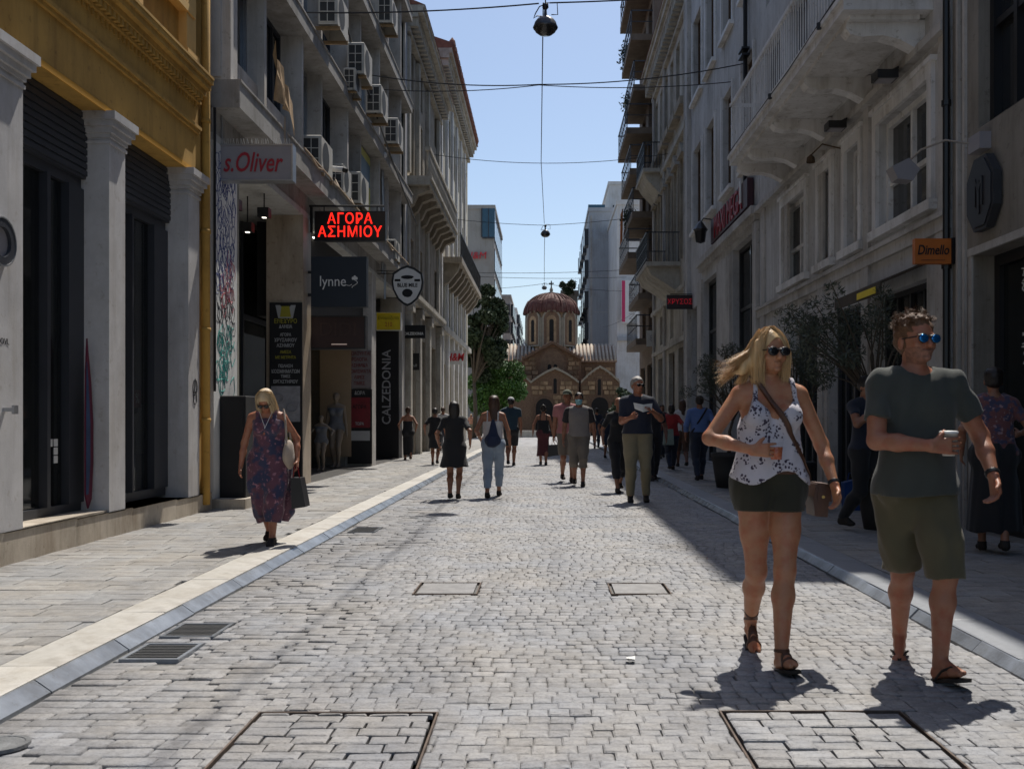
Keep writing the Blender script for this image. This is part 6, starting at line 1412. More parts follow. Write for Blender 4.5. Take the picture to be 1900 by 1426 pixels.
        if fine:
            for sg in (-1, 1):
                F_.ell(P(sg*.032, -.090, .014), V(.016, .014, .009)*q, .01, HR, carve=False); F_.ell(P(sg*.030, -.077, .031), V(.022, .010, .007)*q, .012, HR)
                F_.ell(P(sg*.038, -.062, -.018), V(.022, .018, .020)*q, .02, HR)
            F_.ell(P(0, -.083, -.046), V(.024, .010, .0055)*q, .004, HR); F_.ell(P(0, -.081, -.056), V(.020, .011, .0065)*q, .004, HR); F_.ell(P(0, -.078, -.080), V(.020, .014, .014)*q, .012, HR)
        else: F_.ell(P(0, -.080, -.050), V(.022, .010, .009)*q, .005, HR)
    def hand(s, F_, i, d=None, pn=None, curl=.35, grip=None):
        """palm plus five fingers; d points along the fingers, pn out of the palm"""
        q = s.q*(1 if not s.fem else .9); w_ = s.wr[i]; d = V(*(d if d is not None else (w_-s.el[i]))); d = d/np.linalg.norm(d)
        pn = V(*(pn if pn is not None else ((-1 if i == 0 else 1), 0, 0))); pn = pn-d*np.dot(pn, d); pn = pn/np.linalg.norm(pn); sd_ = np.cross(d, pn)
        thumbside = sd_ if np.dot(sd_, V(0, -1, .3)) > 0 else -sd_
        k = .008; pc = w_+d*.05*q
        for o in (-.029, -.010, .010, .029): F_.cone(w_+thumbside*o*.5*q, w_+d*.085*q+thumbside*o*q, .017*q, .0115*q, .010)
        for j, (o, ln) in enumerate(((.0315, .068), (.0105, .077), (-.0105, .071), (-.031, .056))):
            p0 = w_+d*.085*q+thumbside*o*q; a = curl*(1+.12*j) if grip is None else grip; dd = d+thumbside*o*2.2; dd = dd/np.linalg.norm(dd); p = p0; r = .0088
            for sgm in range(3):
                dd = dd*math.cos(a)+pn*math.sin(a); dd = dd/np.linalg.norm(dd); p2 = p+dd*ln*q*(.45, .32, .23)[sgm]; F_.cone(p, p2, r*q, (r-.0010)*q, .0); p = p2; r -= .0009
        tb = w_+d*.028*q+thumbside*.024*q; td = d*.62+thumbside*.72+pn*.30; td = td/np.linalg.norm(td); t1 = tb+td*.040*q; td2 = td*.75+pn*(.55 if grip is None else .9)+d*.3; td2 = td2/np.linalg.norm(td2)
        F_.cone(tb, t1, .015*q, .0115*q, .008); F_.cone(t1, t1+td2*.034*q, .0112*q, .009*q, .003)
        return w_+d*.085*q+pn*.03*q
    def body(s, skin, parent, hands=True, kw=(None, None)):
        F_ = Fld(s.lo, s.hi, s.vx); s.torso(F_); s.legs(F_); s.arms(F_); s.headprims(F_, s.vx < .008)
        for i in (0, 1):
            s.foot(F_, i)
            if s.vx < .014: s.hand(F_, i, **(kw[i] or {}))
            else: d = s.wr[i]-s.el[i]; d = d/np.linalg.norm(d); F_.cone(s.wr[i], s.wr[i]+d*.08*s.q, .026*s.q, .03*s.q, .01, 1); F_.cone(s.wr[i]+d*.08*s.q, s.wr[i]+d*.15*s.q+V(0, -.02, 0), .026*s.q, .015*s.q, .01, 1)
        s.BF = F_; return F_.mesh('body', skin, parent)
    def band(s, name, m, parent, p, n, w_, inf, lim, off=0):
        """a strap: a slice of the slightly inflated body"""
        F_ = Fld(lim[0], lim[1], min(s.vx, .006)); return F_
    def field(s, lo=None, hi=None, vx=None): return Fld(s.lo if lo is None else lo, s.hi if hi is None else hi, vx or s.vx*1.25)
def SK(n, c):
    m = mat(n, c, .48, .16, 7, .22, 260, spec=.45, sss=.08); t = m.node_tree; N, L_ = t.nodes, t.links; b = N['Principled BSDF']; src = b.inputs['Base Color'].links[0].from_socket
    tc = N.new('ShaderNodeTexCoord'); q = N.new('ShaderNodeTexNoise'); q.inputs['Scale'].default_value = 19; q.inputs['Detail'].default_value = 5; L_.new(tc.outputs['Object'], q.inputs['Vector'])
    r = N.new('ShaderNodeMapRange'); r.inputs['From Min'].default_value = .45; r.inputs['From Max'].default_value = .7; L_.new(q.outputs[0], r.inputs[0]); e = N.new('ShaderNodeMix'); e.data_type = 'RGBA'; e.blend_type = 'MULTIPLY'; L_.new(r.outputs[0], e.inputs[0]); L_.new(src, e.inputs[6]); e.inputs[7].default_value = (.95, .70, .66, 1); L_.new(e.outputs[2], b.inputs['Base Color']); return m
M.update(skin1=SK('fair_skin', (.46, .215, .115)), skin2=SK('ruddy_skin', (.38, .165, .095)), skin3=SK('tan_skin', (.30, .145, .085)), skin4=SK('brown_skin', (.20, .10, .065)))
def cloth(n, c, **k): return mat(n, c, .85, .16, 5, .35, 420, sheen=.15, **k)
def hair_cap(fig, m, parent, style='short', vx=None, seed=1):
    q, P, HR = fig.q, fig.hp, fig.HR; vx = vx or fig.vx; lo = fig.head-.2*q; hi = fig.head+.2*q
    if style in ('long', 'bob'): lo = lo-V(.05, .05, .35)*q
    F_ = Fld(lo, hi, vx)
    F_.ell(P(0, .022, .055), V(.083, .098, .083)*q, .01, HR)
    if style == 'short': F_.ell(P(0, .040, .01), V(.081, .080, .075)*q, .02, HR)
    elif style == 'bun': F_.ell(P(0, .040, .01), V(.081, .080, .075)*q, .02, HR); F_.ell(P(0, .10, .11), V(.04, .04, .04)*q, .01, HR)
    elif style == 'bob':
        F_.ell(P(0, .045, -.02), V(.088, .075, .10)*q, .03, HR)
    elif style == 'long':
        F_.ell(P(0, .04, .0), V(.088, .078, .10)*q, .03, HR); F_.cone(P(0, .06, -.02), P(0, .085, -.24), .080*q, .060*q, .03, .5)
        for sg in (-1, 1): F_.cone(P(sg*.04, .05, -.05), P(sg*.05, .07, -.28), .045*q, .030*q, .03, .6)
    # face opening
    F_.ell(P(0, -.105, -.03), V(.070, .085, .105)*q, 0, HR, carve=True)
    F_.folds(.006 if style != 'short' else .005, seed, (16, 16, 4) if style in ('long', 'bob') else (24, 24, 24))
    return F_.mesh('hair', m, parent)
def glasses(fig, parent, lens, frame, big=1.0):
    q, P, HR = fig.q, fig.hp, fig.HR; vx = .0022
    c = P(0, -.09, .014); 
    F_ = Fld(c-.11*q, c+.11*q, vx*1.2)
    for sg in (-1, 1):
        F_.ell(P(sg*.034, -.098, .012), V(.028*big, .0065, .022*big)*q, .004, HR)
        F_.cone(P(sg*.064, -.086, .020), P(sg*.080, .0, .014), .0035*q, .003*q, .002)
    F_.cone(P(-.02, -.101, .022), P(.02, -.101, .022), .0035*q, .0035*q, .002); F_.cone(P(-.062, -.092, .027), P(.062, -.092, .027), .003*q, .003*q, .003)
    fr = F_.mesh('sunglasses', frame, parent)
    G = Fld(c-.11*q, c+.11*q, vx*1.2)
    for sg in (-1, 1): G.ell(P(sg*.034, -.1025, .011), V(.024*big, .0055, .018*big)*q, 0, HR)
    G.mesh('lens', lens, fr); return fr
# ================= THE COUPLE IN FRONT =================
def at(px, py, g=0.0):
    Y = F*(H-g)/(py-VY); return ((px-VX)*Y/F, Y, g)
def person(name_label, loc, rz=0): return thing('person', name_label, 'person', loc, rz)
M.update(blonde=mat('blonde_hair', (.70, .46, .22), .45, .3, 30, .4, 200, stretch=(1, 1, .15), spec=.6), blonde2=mat('pale_blonde_hair', (.66, .50, .30), .5, .3, 30, .4, 200, stretch=(1, 1, .2)),
 gingr=mat('sandy_hair', (.15, .07, .03), .6, .5, 60, .8, 160), darkhair=mat('dark_hair', (.015, .010, .008), .5, .3, 30, .4, 120), brownhair=mat('brown_hair', (.06, .028, .015), .5, .3, 30, .4, 120), greyhair=mat('grey_hair', (.30, .28, .26), .6, .3, 30, .4, 120),
 lensdk=mat('dark_lens', (.008, .008, .010), .08, 0, 1, spec=.8), leather=mat('brown_leather', (.085, .035, .018), .5, .3, 12, .2, 90), solebk=mat('dark_sole', (.022, .017, .014), .8, .2, 10))
bl = mat('mirror_blue_lens', (.01, .22, .62), .12, .25, 14, metal=.75, spec=.9)
def sprig_cloth():
    m = cloth('white_sprig_cloth', (.60, .57, .62)); n = m.node_tree; N, L_ = n.nodes, n.links; b = N['Principled BSDF']; src = b.inputs['Base Color'].links[0].from_socket
    tc = N.new('ShaderNodeTexCoord'); fac = None
    dn = N.new('ShaderNodeTexNoise'); dn.inputs['Scale'].default_value = 30; L_.new(tc.outputs['Object'], dn.inputs['Vector'])
    ds = N.new('ShaderNodeVectorMath'); ds.operation = 'MULTIPLY_ADD'; L_.new(dn.outputs['Color'], ds.inputs[0]); ds.inputs[1].default_value = (.016,)*3; L_.new(tc.outputs['Object'], ds.inputs[2])
    big = N.new('ShaderNodeTexVoronoi'); big.inputs['Scale'].default_value = 17; L_.new(tc.outputs['Object'], big.inputs['Vector'])
    sm = N.new('ShaderNodeTexVoronoi'); sm.inputs['Scale'].default_value = 62; L_.new(ds.outputs[0], sm.inputs['Vector'])
    a = N.new('ShaderNodeMath'); a.operation = 'LESS_THAN'; a.inputs[1].default_value = .50; L_.new(big.outputs['Distance'], a.inputs[0])
    c = N.new('ShaderNodeMath'); c.operation = 'LESS_THAN'; c.inputs[1].default_value = .46; L_.new(sm.outputs['Distance'], c.inputs[0])
    mu = N.new('ShaderNodeMath'); mu.operation = 'MULTIPLY'; L_.new(a.outputs[0], mu.inputs[0]); L_.new(c.outputs[0], mu.inputs[1])
    mx = N.new('ShaderNodeMix'); mx.data_type = 'RGBA'; L_.new(mu.outputs[0], mx.inputs[0]); L_.new(src, mx.inputs[6]); mx.inputs[7].default_value = (.045, .03, .06, 1); L_.new(mx.outputs[2], b.inputs['Base Color']); return m
def paint(m, col2, scale, thr=.5, soft=.06, kind='noise', col3=None):
    """flat woven or printed pattern: blotches of a second colour"""
    n = m.node_tree; N, L_ = n.nodes, n.links; b = N['Principled BSDF']; src = b.inputs['Base Color'].links[0].from_socket; tc = N.new('ShaderNodeTexCoord')
    for i, c in enumerate([col2]+([col3] if col3 else [])):
        nz = N.new('ShaderNodeTexNoise'); nz.noise_dimensions = '4D'; nz.inputs['W'].default_value = i*7.3; nz.inputs['Scale'].default_value = scale; nz.inputs['Detail'].default_value = 3; L_.new(tc.outputs['Object'], nz.inputs['Vector'])
        mr = N.new('ShaderNodeMapRange'); mr.inputs['From Min'].default_value = thr-soft; mr.inputs['From Max'].default_value = thr+soft; L_.new(nz.outputs[0], mr.inputs[0])
        mx = N.new('ShaderNodeMix'); mx.data_type = 'RGBA'; L_.new(mr.outputs[0], mx.inputs[0]); L_.new(src, mx.inputs[6]); mx.inputs[7].default_value = (*lin(c), 1); src = mx.outputs[2]
    L_.new(src, b.inputs['Base Color']); return m
def strands(name, guides, n, spread, m, parent, wd=.0028, seed=1, tip=1.6):
    """many thin hair ribbons following guide curves"""
    r = np.random.default_rng(seed); vs = []; fs = []
    for i in range(n):
        g = guides[r.integers(len(guides))]; g = np.array(g, float); off = r.normal(0, 1, 3); off /= np.linalg.norm(off); off *= spread*r.uniform(0, 1)**.5; off2 = r.normal(0, 1, 3)*spread*.5*tip
        k = 9; pts = []
        for j in range(k):
            t = j/(k-1)*(len(g)-1); a = int(min(t, len(g)-2)); u = t-a; p0, p1, p2, p3 = g[max(a-1, 0)], g[a], g[a+1], g[min(a+2, len(g)-1)]
            p = .5*((2*p1)+(p2-p0)*u+(2*p0-5*p1+4*p2-p3)*u*u+(3*p1-p0-3*p2+p3)*u**3); w_ = j/(k-1); pts.append(p+off*(1+.25*w_)+off2*w_*w_)
        o = len(vs); ph = r.uniform(0, 3.14)
        for j, p in enumerate(pts):
            hw = wd*(1-.75*(j/(k-1))**2); s_ = V(math.cos(ph), math.sin(ph), 0)*hw; vs += [tuple(p-s_), tuple(p+s_)]
        fs += [(o+2*j, o+2*j+1, o+2*j+3, o+2*j+2) for j in range(k-1)]
    me = bpy.data.meshes.new(name); me.from_pydata(vs, [], fs); me.materials.append(m); me.polygons.foreach_set('use_smooth', [True]*len(me.polygons)); me.update(); o = bpy.data.objects.new(name, me); o['kind'] = 'stuff'; return link(o, parent)
def sole(fig, i, m, parent, name='sandal', wd=.045, th=.010, heel=0, drop=.0):
    q = fig.q; t = fig.toes[i]; a = fig.ank[i]; dr = V(math.sin(t), -math.cos(t), 0); li = fig.lift[i]; sd_ = V(-dr[1], dr[0], 0); mb = MB()
    prof = [(-.055, -.084, .030), (-.02, -.086, .036), (.05, -.088-li*.5, .036), (.11, -.090-li, .046), (.15, -.090-li*1.15, .046), (.185, -.088-li*1.3, .034), (.20, -.086-li*1.35, .015)]
    vs = []
    for d, z, w_ in prof:
        c = a+dr*d*q+V(0, 0, z*q)
        for s_ in (-1, 1):
            for zz in (0, -th-(.02*heel if d < .02 else 0)): vs.append(tuple(c+sd_*s_*w_*q+V(0, 0, zz)))
    n = len(prof); fs = []
    for k in range(n-1):
        o = 4*k; fs += [(o, o+4, o+6, o+2), (o+1, o+3, o+7, o+5), (o, o+1, o+5, o+4), (o+2, o+6, o+7, o+3)]
    fs += [(0, 2, 3, 1), (4*n-4, 4*n-3, 4*n-1, 4*n-2)]; mb.add(vs, fs); me = bpy.data.meshes.new(name); me.from_pydata(mb.v, [], mb.f); me.materials.append(m); me.update(); o = bpy.data.objects.new(name, me); return link(o, parent)
def slice_band(fig, name, m, parent, prims, planes, lo, hi, inf, vx=.004):
    """prims(F, inf) redraws the body part; planes: list of (point, normal, halfwidth)"""
    F_ = Fld(lo, hi, vx); prims(F_, inf); X, Y, Z = F_.coords(); base = F_.d.copy(); F_.d[:] = 1
    for p, n, hw in planes:
        n = V(*n); n = n/np.linalg.norm(n); d = np.abs((X-p[0])*n[0]+(Y-p[1])*n[1]+(Z-p[2])*n[2])-hw; F_.d = np.minimum(F_.d, np.maximum(base, d)).astype(np.float32)
    return F_.mesh(name, m, parent)
def local(fig, t, o): return o
# ---- the blonde woman ----
px, pyf = 1432, 1213
loc = (1.185, 5.20, 0)
t = person('blonde woman in a white sprigged top and dark shorts striding with an amber drink', loc)
W = Figure(1.69, True, 1.0, feet=((-.015, -.27, .0), (-.055, .28, .05)), hipshift=-.015, toes=(.10, -.05), lift=(-.035, .05), hands=((.285, -.14, .905), (-.155, -.235, 1.085)), look=.28, nod=.02, vx=.0049, shw=.160, poles=((.5, 1, -.2), (-1, .35, -.4)))
W.body(M['skin1'], t, kw=(dict(d=(.1, -.35, -1), pn=(-.9, -.2, 0), curl=.45), dict(d=(.98, -.10, .0), pn=(.1, 1, .0), curl=.2, grip=.42)))
lo, hi = W.lo, W.hi
# sprigged camisole
G = Fld((-.30, -.25, .86), (.30, .22, 1.47), .0065); W.torso(G, .014, .05)
G.cone(W.chest+V(0, 0, -.08), W.pel+V(0, 0, .05), .135, .178, .04, .78)
X, Y, Z = G.coords()
def cami(X, Y, Z):
    neck = np.where(Y < 0, 1.245+np.abs(X)*.95, 1.26+np.abs(X)*.5); body = Z-np.minimum(neck, 1.345-np.maximum(0, np.abs(X)-.115)*2.4)
    strap = np.abs(np.abs(X)-.108+(Z-1.30)*.10)-.012
    up = np.minimum(body, np.maximum(strap, Z-1.46)); hem = (.945+.02*np.sin(X*22+1)-.055*(X > .10)*np.clip((X-.10)*12, 0, 1)+.025*np.sin(X*9))-Z
    arm = np.sqrt(((np.abs(X)-.235)/.075)**2+((Z-1.30)/.13)**2)-1
    return np.maximum(np.maximum(up, hem), -arm*.06)
G.folds(.013, 4, (8, 7, 2.2)); G.inter(cami); top = G.mesh('camisole', sprig_cloth(), t)
# shorts
G = Fld((-.26, -.24, .70), (.26, .24, 1.02), .0065); W.torso(G, .010, .05); W.legs(G, .014, .03, bot=0); G.folds(.005, 6)
G.inter(lambda X, Y, Z: np.maximum(Z-.985, .765-Z)); G.mesh('shorts', cloth('dark_olive_cloth', (.030, .028, .015)), t)
G = Fld((-.26, -.24, .93), (.26, .24, 1.02), .005); W.torso(G, .017, .05); G.inter(lambda X, Y, Z: np.abs(Z-.968)-.012); G.mesh('belt', M['leather'], t)
# strap of the shoulder bag across the chest
def shp(F_, inf): W.torso(F_, inf, .05); F_.cone(W.chest+V(0, 0, -.08), W.pel+V(0, 0, .05), .135+inf-.014, .178+inf-.014, .04, .78)
a, b = V(-.085, -.10, 1.43), V(.20, -.06, .95); nrm = np.cross(b-a, V(0, -1, .12))
slice_band(W, 'bag_strap', M['leather'], t, shp, [(a, nrm, .011)], (-.28, -.27, .92), (.30, .2, 1.48), .026, .005)
# head things
gl = glasses(W, t, M['lensdk'], M['black'], 1.12)
P, q = W.hp, W.q
G = Fld(W.head-V(.36, .22, .26), W.head+V(.2, .25, .18), .0055)
G.ell(P(0, .018, .050), V(.082, .102, .086)*q, .01, W.HR); G.ell(P(0, .04, -.02), V(.084, .075, .10)*q, .03, W.HR)
for sg in (-1, 1): G.cone(P(sg*.070, -.01, .05), P(sg*.083, -.010, -.13), .026*q, .020*q, .02); G.cone(P(sg*.05, .05, -.05), P(sg*.07, .03, -.16), .045*q, .022*q, .03)
G.cone(P(-.075, .02, -.0), P(-.14, .03, -.075), .040*q, .026*q, .03); G.cone(P(-.14, .03, -.075), P(-.20, .04, -.10), .026*q, .010*q, .03)
G.ell(P(0, -.103, -.030), V(.062, .085, .118)*q, 0, W.HR, carve=True); G.folds(.006, 3, (26, 26, 3)); hr = G.mesh('hair', M['blonde'], t)
gd = []
for th in np.linspace(-2.6, 2.6, 26):
    if abs(th) < .7: continue
    s_, c_ = math.sin(th), math.cos(th); gd.append([P(.01*s_, -.02, .138), P(.070*s_, -.085*c_*.8, .09), P(.088*s_, -.088*c_ if c_ < .2 else -.05, .0), P(.092*s_, -.07*c_ if c_ < .2 else -.035, -.09), P(.085*s_, -.04*c_ if c_ < .2 else -.03, -.165)])
strands('hair_strands', gd, 1500, .011, M['blonde'], hr, .0013, 2)
gb = [[P(-.02, .0, .13), P(-.085, .02, .06), P(-.13, .02, -.02), P(-.20, .02, -.075), P(-.285, .0, -.10)], [P(-.04, .03, .12), P(-.095, .04, .03), P(-.15, .04, -.05), P(-.20, .05, -.10), P(-.26, .05, -.145)], [P(-.05, .02, .10), P(-.10, .02, .02), P(-.17, .0, -.02), P(-.24, -.01, -.055), P(-.315, -.02, -.062)], [P(-.05, .04, .05), P(-.09, .05, -.04), P(-.12, .05, -.11), P(-.15, .05, -.16)]]
strands('blown_strands', gb, 700, .020, M['blonde'], hr, .0014, 5, 1.0)
# watch, sandals
d = W.wr[0]-W.el[0]; wp = W.wr[0]-d*.06
slice_band(W, 'wrist_watch', M['black'], t, lambda F_, inf: W.arms(F_, inf), [(wp, d, .009)], wp-.07, wp+.07, .006, .003)
for i in (0, 1):
    sd = sole(W, i, M['solebk'], t, th=.016, heel=0)
    a = W.ank[i]; dr = V(math.sin(W.toes[i]), -math.cos(W.toes[i]), 0)
    slice_band(W, 'strap', M['leather'], sd, lambda F_, inf, i=i: (W.foot(F_, i, inf), F_.cone(W.ank[i]*.8+W.knee[i]*.2, W.ank[i], .035, .031, .01, 1, inf)), [(a+V(0, 0, .012), (0, .15, 1), .008), (a+dr*.075, (dr[0], dr[1], .25), .009), (a+dr*.115, (dr[0], dr[1], 0), .008)], a-V(.12, .22, .13), a+V(.12, .12, .06), .005, .004)
# drink in her right hand (left in the picture)
def cup(name, label, c, r0, r1, h, body, liquid=None, lid=None, cat='cup', tilt=(0, 0)):
    T = thing(name, label, cat, tuple(c)); T.rotation_euler = (tilt[0], tilt[1], 0)
    def mk(prof, nm, m):
        mb = MB(); mb.lathe(prof, (0, 0, 0), 24); me = bpy.data.meshes.new(nm); me.from_pydata(mb.v, [], mb.f); me.materials.append(m); me.polygons.foreach_set('use_smooth', [True]*len(me.polygons)); me.update(); return link(bpy.data.objects.new(nm, me), T)
    mk([(0, 0), (r0, 0), (r1, h), (r1+.002, h), (r1+.002, h-.004)], 'cup_body', body)
    if liquid: mk([(0, .003), (r0-.001, .003), (r0+(r1-r0)*.62-.001, h*.62), (0, h*.62)], 'drink', liquid)
    if lid: mk([(r1+.002, h-.004), (r1+.004, h), (r1+.003, h+.006), (r1-.006, h+.010), (0, h+.011)], 'lid', lid)
    return T
clr = mat('clear_plastic', (.8, .8, .8), .08, 0, 1, spec=.5); n = clr.node_tree; tb = n.nodes.new('ShaderNodeBsdfTransparent'); mx = n.nodes.new('ShaderNodeMixShader'); mx.inputs[0].default_value = .07
n.links.new(tb.outputs[0], mx.inputs[1]); n.links.new(n.nodes['Principled BSDF'].outputs[0], mx.inputs[2]); n.links.new(mx.outputs[0], n.nodes['Material Output'].inputs[0])
wr = V(*loc)+W.wr[1]; cup('drink_cup', 'clear plastic cup of amber drink held by the blonde woman', wr+V(.128, .026, -.050), .028, .037, .105, clr, mat('amber_drink', (.42, .075, .008), .15, .1, 5, spec=.6), None)
# small shoulder bag at her hip
mb = MB(); bx, by = loc[0]+.235, loc[1]+.02
T = thing('shoulder_bag', 'small brown leather bag hanging at the blonde woman\'s hip', 'bag', (bx, by, .82))
mb.prism([(bx-.03, .74), (bx+.035, .735), (bx+.045, .84), (bx+.035, .90), (bx-.02, .905), (bx-.04, .84)], 'y', by-.09, by+.08); mb.build('body', M['leather'], T)
mb = MB(); mb.prism([(bx-.02, .82), (bx+.055, .815), (bx+.05, .905), (bx-.01, .91)], 'y', by-.095, by+.085); mb.build('flap', M['leather'], T)
mb = MB(); mb.tube([(bx+.01, by-.097, .84), (bx+.01, by-.103, .84)], .008, 8); mb.build('clasp', mat('brass', (.6, .42, .15), .3, .1, 3, metal=.9), T)
# ---- the man beside her ----
loc = (1.83, 4.93, 0)
t = person('man in a dark T-shirt, khaki shorts and mirrored blue sunglasses holding a white cup', loc)
Mn = Figure(1.735, False, 1.03, feet=((.045, -.20, .0), (.03, .30, .02)), toes=(.22, -.35), lift=(-.045, .04), hands=((.325, -.14, .965), (-.03, -.28, 1.115)), look=.30, nod=.0, vx=.0050, shw=.180, poles=((.7, .9, -.2), (-.9, .5, -.4)))
Mn.body(M['skin2'], t, kw=(dict(d=(.02, -.3, -1), pn=(-.9, -.1, 0), curl=.6), dict(d=(.98, -.08, .0), pn=(.1, 1, 0), curl=.2, grip=.40)))
G = Fld((-.40, -.30, .82), (.42, .26, 1.50), .0075); Mn.torso(G, .018, .05); Mn.arms(G, .013, .03, .62)
G.cone(Mn.waist+V(0, -.01, 0), Mn.pel+V(0, 0, -.03), .162, .204, .05, .86); G.folds(.016, 9, (8, 7, 3.0))
nk = Mn.neck
G.inter(lambda X, Y, Z: np.maximum(.868+.006*np.sin(X*14)-Z, -(np.sqrt((X/.082)**2+((Y-nk[1]+.03)/.095)**2+((Z-nk[2]-.035)/.058)**2)-1)*.05)); shirt = G.mesh('t_shirt', cloth('charcoal_green_cloth', (.050, .055, .047)), t)
G = Fld((-.28, -.30, .40), (.32, .36, 1.0), .008); Mn.torso(G, .012, .05)
for i in (0, 1): G.cone(Mn.hip[i], Mn.hip[i]*.35+Mn.knee[i]*.65, .110, .100, .04); G.cone(Mn.hip[i]*.35+Mn.knee[i]*.65, Mn.knee[i]+V(0, .01, -.03), .100, .094, .04)
G.folds(.015, 12, (9, 9, 4)); G.inter(lambda X, Y, Z: np.maximum(Z-.895, .485+.01*np.sin(X*20)-Z)); G.mesh('shorts', cloth('khaki_olive_cloth', (.105, .088, .045)), t)
glasses(Mn, t, bl, M['black'], 1.08)
hair_cap(Mn, M['gingr'], t, 'short', .005, 7)
P = Mn.hp; rr = np.random.default_rng(4); gd = []
for i in range(60):
    th, ph = rr.uniform(0, 6.28), rr.uniform(.25, 1.45); n_ = V(math.cos(th)*math.cos(ph), math.sin(th)*math.cos(ph)*.95+.1, math.sin(ph))
    if n_[1] < -.55 and n_[2] < .75: continue
    b_ = V(0, .02, .055)+n_*V(.080, .094, .080); gd.append([P(*(b_)), P(*(b_+n_*.014+rr.normal(0, .006, 3))), P(*(b_+n_*.020+rr.normal(0, .012, 3))), P(*(b_+n_*.014+rr.normal(0, .016, 3)))])
G = Fld(Mn.head-.16, Mn.head+.20, .0036)
for i in range(260):
    th, ph = rr.uniform(0, 6.28), rr.uniform(.05, 1.5); n_ = V(math.cos(th)*math.cos(ph), math.sin(th)*math.cos(ph), math.sin(ph))
    if n_[1] < -.25 and n_[2] < .62: continue
    b_ = V(0, .02, .050)+n_*V(.079, .095, .088); r_c = rr.uniform(.009, .015); G.ell(P(*b_), (r_c, r_c, r_c*.8), .004)
G.mesh('curls', M['gingr'], t)
strands('loose_curls', gd, 1100, .012, M['gingr'], t, .0010, 8, .6)
# stubble and brows
G = Fld(Mn.head-.16, Mn.head+.16, .005); Mn.headprims(G, True); d0 = G.d.copy(); X, Y, Z = G.coords(); cc = Mn.head
lx = (X-cc[0])*Mn.HR[0][0]+(Y-cc[1])*Mn.HR[1][0]; ly = (X-cc[0])*Mn.HR[0][1]+(Y-cc[1])*Mn.HR[1][1]; lz = Z-cc[2]
G.d = np.maximum(d0-.0024, np.maximum(np.maximum(lz+.028+.25*np.maximum(0, .05-np.abs(lx)), ly-.015), -.118-lz)).astype(np.float32)
G.mesh('beard', mat('stubble', (.30, .14, .09), .8, .4, 60, .3, 200), t)
d = Mn.wr[0]-Mn.el[0]; wp = Mn.wr[0]-d*.07
slice_band(Mn, 'wrist_watch', M['black'], t, lambda F_, inf: Mn.arms(F_, inf), [(wp, d, .010)], wp-.08, wp+.08, .007, .003)
for i in (0, 1):
    sd = sole(Mn, i, M['solebk'], t, 'flip_flop', th=.018)
    a = Mn.ank[i]; tt = Mn.toes[i]; dr = V(math.sin(tt), -math.cos(tt), 0); sv = V(-dr[1], dr[0], 0); li = Mn.lift[i]; mb = MB(); fp = a+dr*.150+V(0, 0, -.060-li)
    for s_ in (-1, 1): mb.tube([a+dr*.02+sv*.042*s_+V(0, 0, -.075), a+dr*.07+sv*.040*s_+V(0, 0, -.045-li*.5), a+dr*.11+sv*.018*s_+V(0, 0, -.040-li), fp], .006, 6)
    me = bpy.data.meshes.new('strap'); me.from_pydata([tuple(p) for p in mb.v], [], mb.f); me.materials.append(M['solebk']); link(bpy.data.objects.new('strap', me), sd)
wr = V(*loc)+Mn.wr[1]; cup('paper_cup', 'white coffee cup with a lid held by the man in mirrored sunglasses', wr+V(.098, .036, -.048), .028, .040, .108, mat('cream_paper', (.60, .56, .50), .6, .1, 8), None, M['whitesign'])
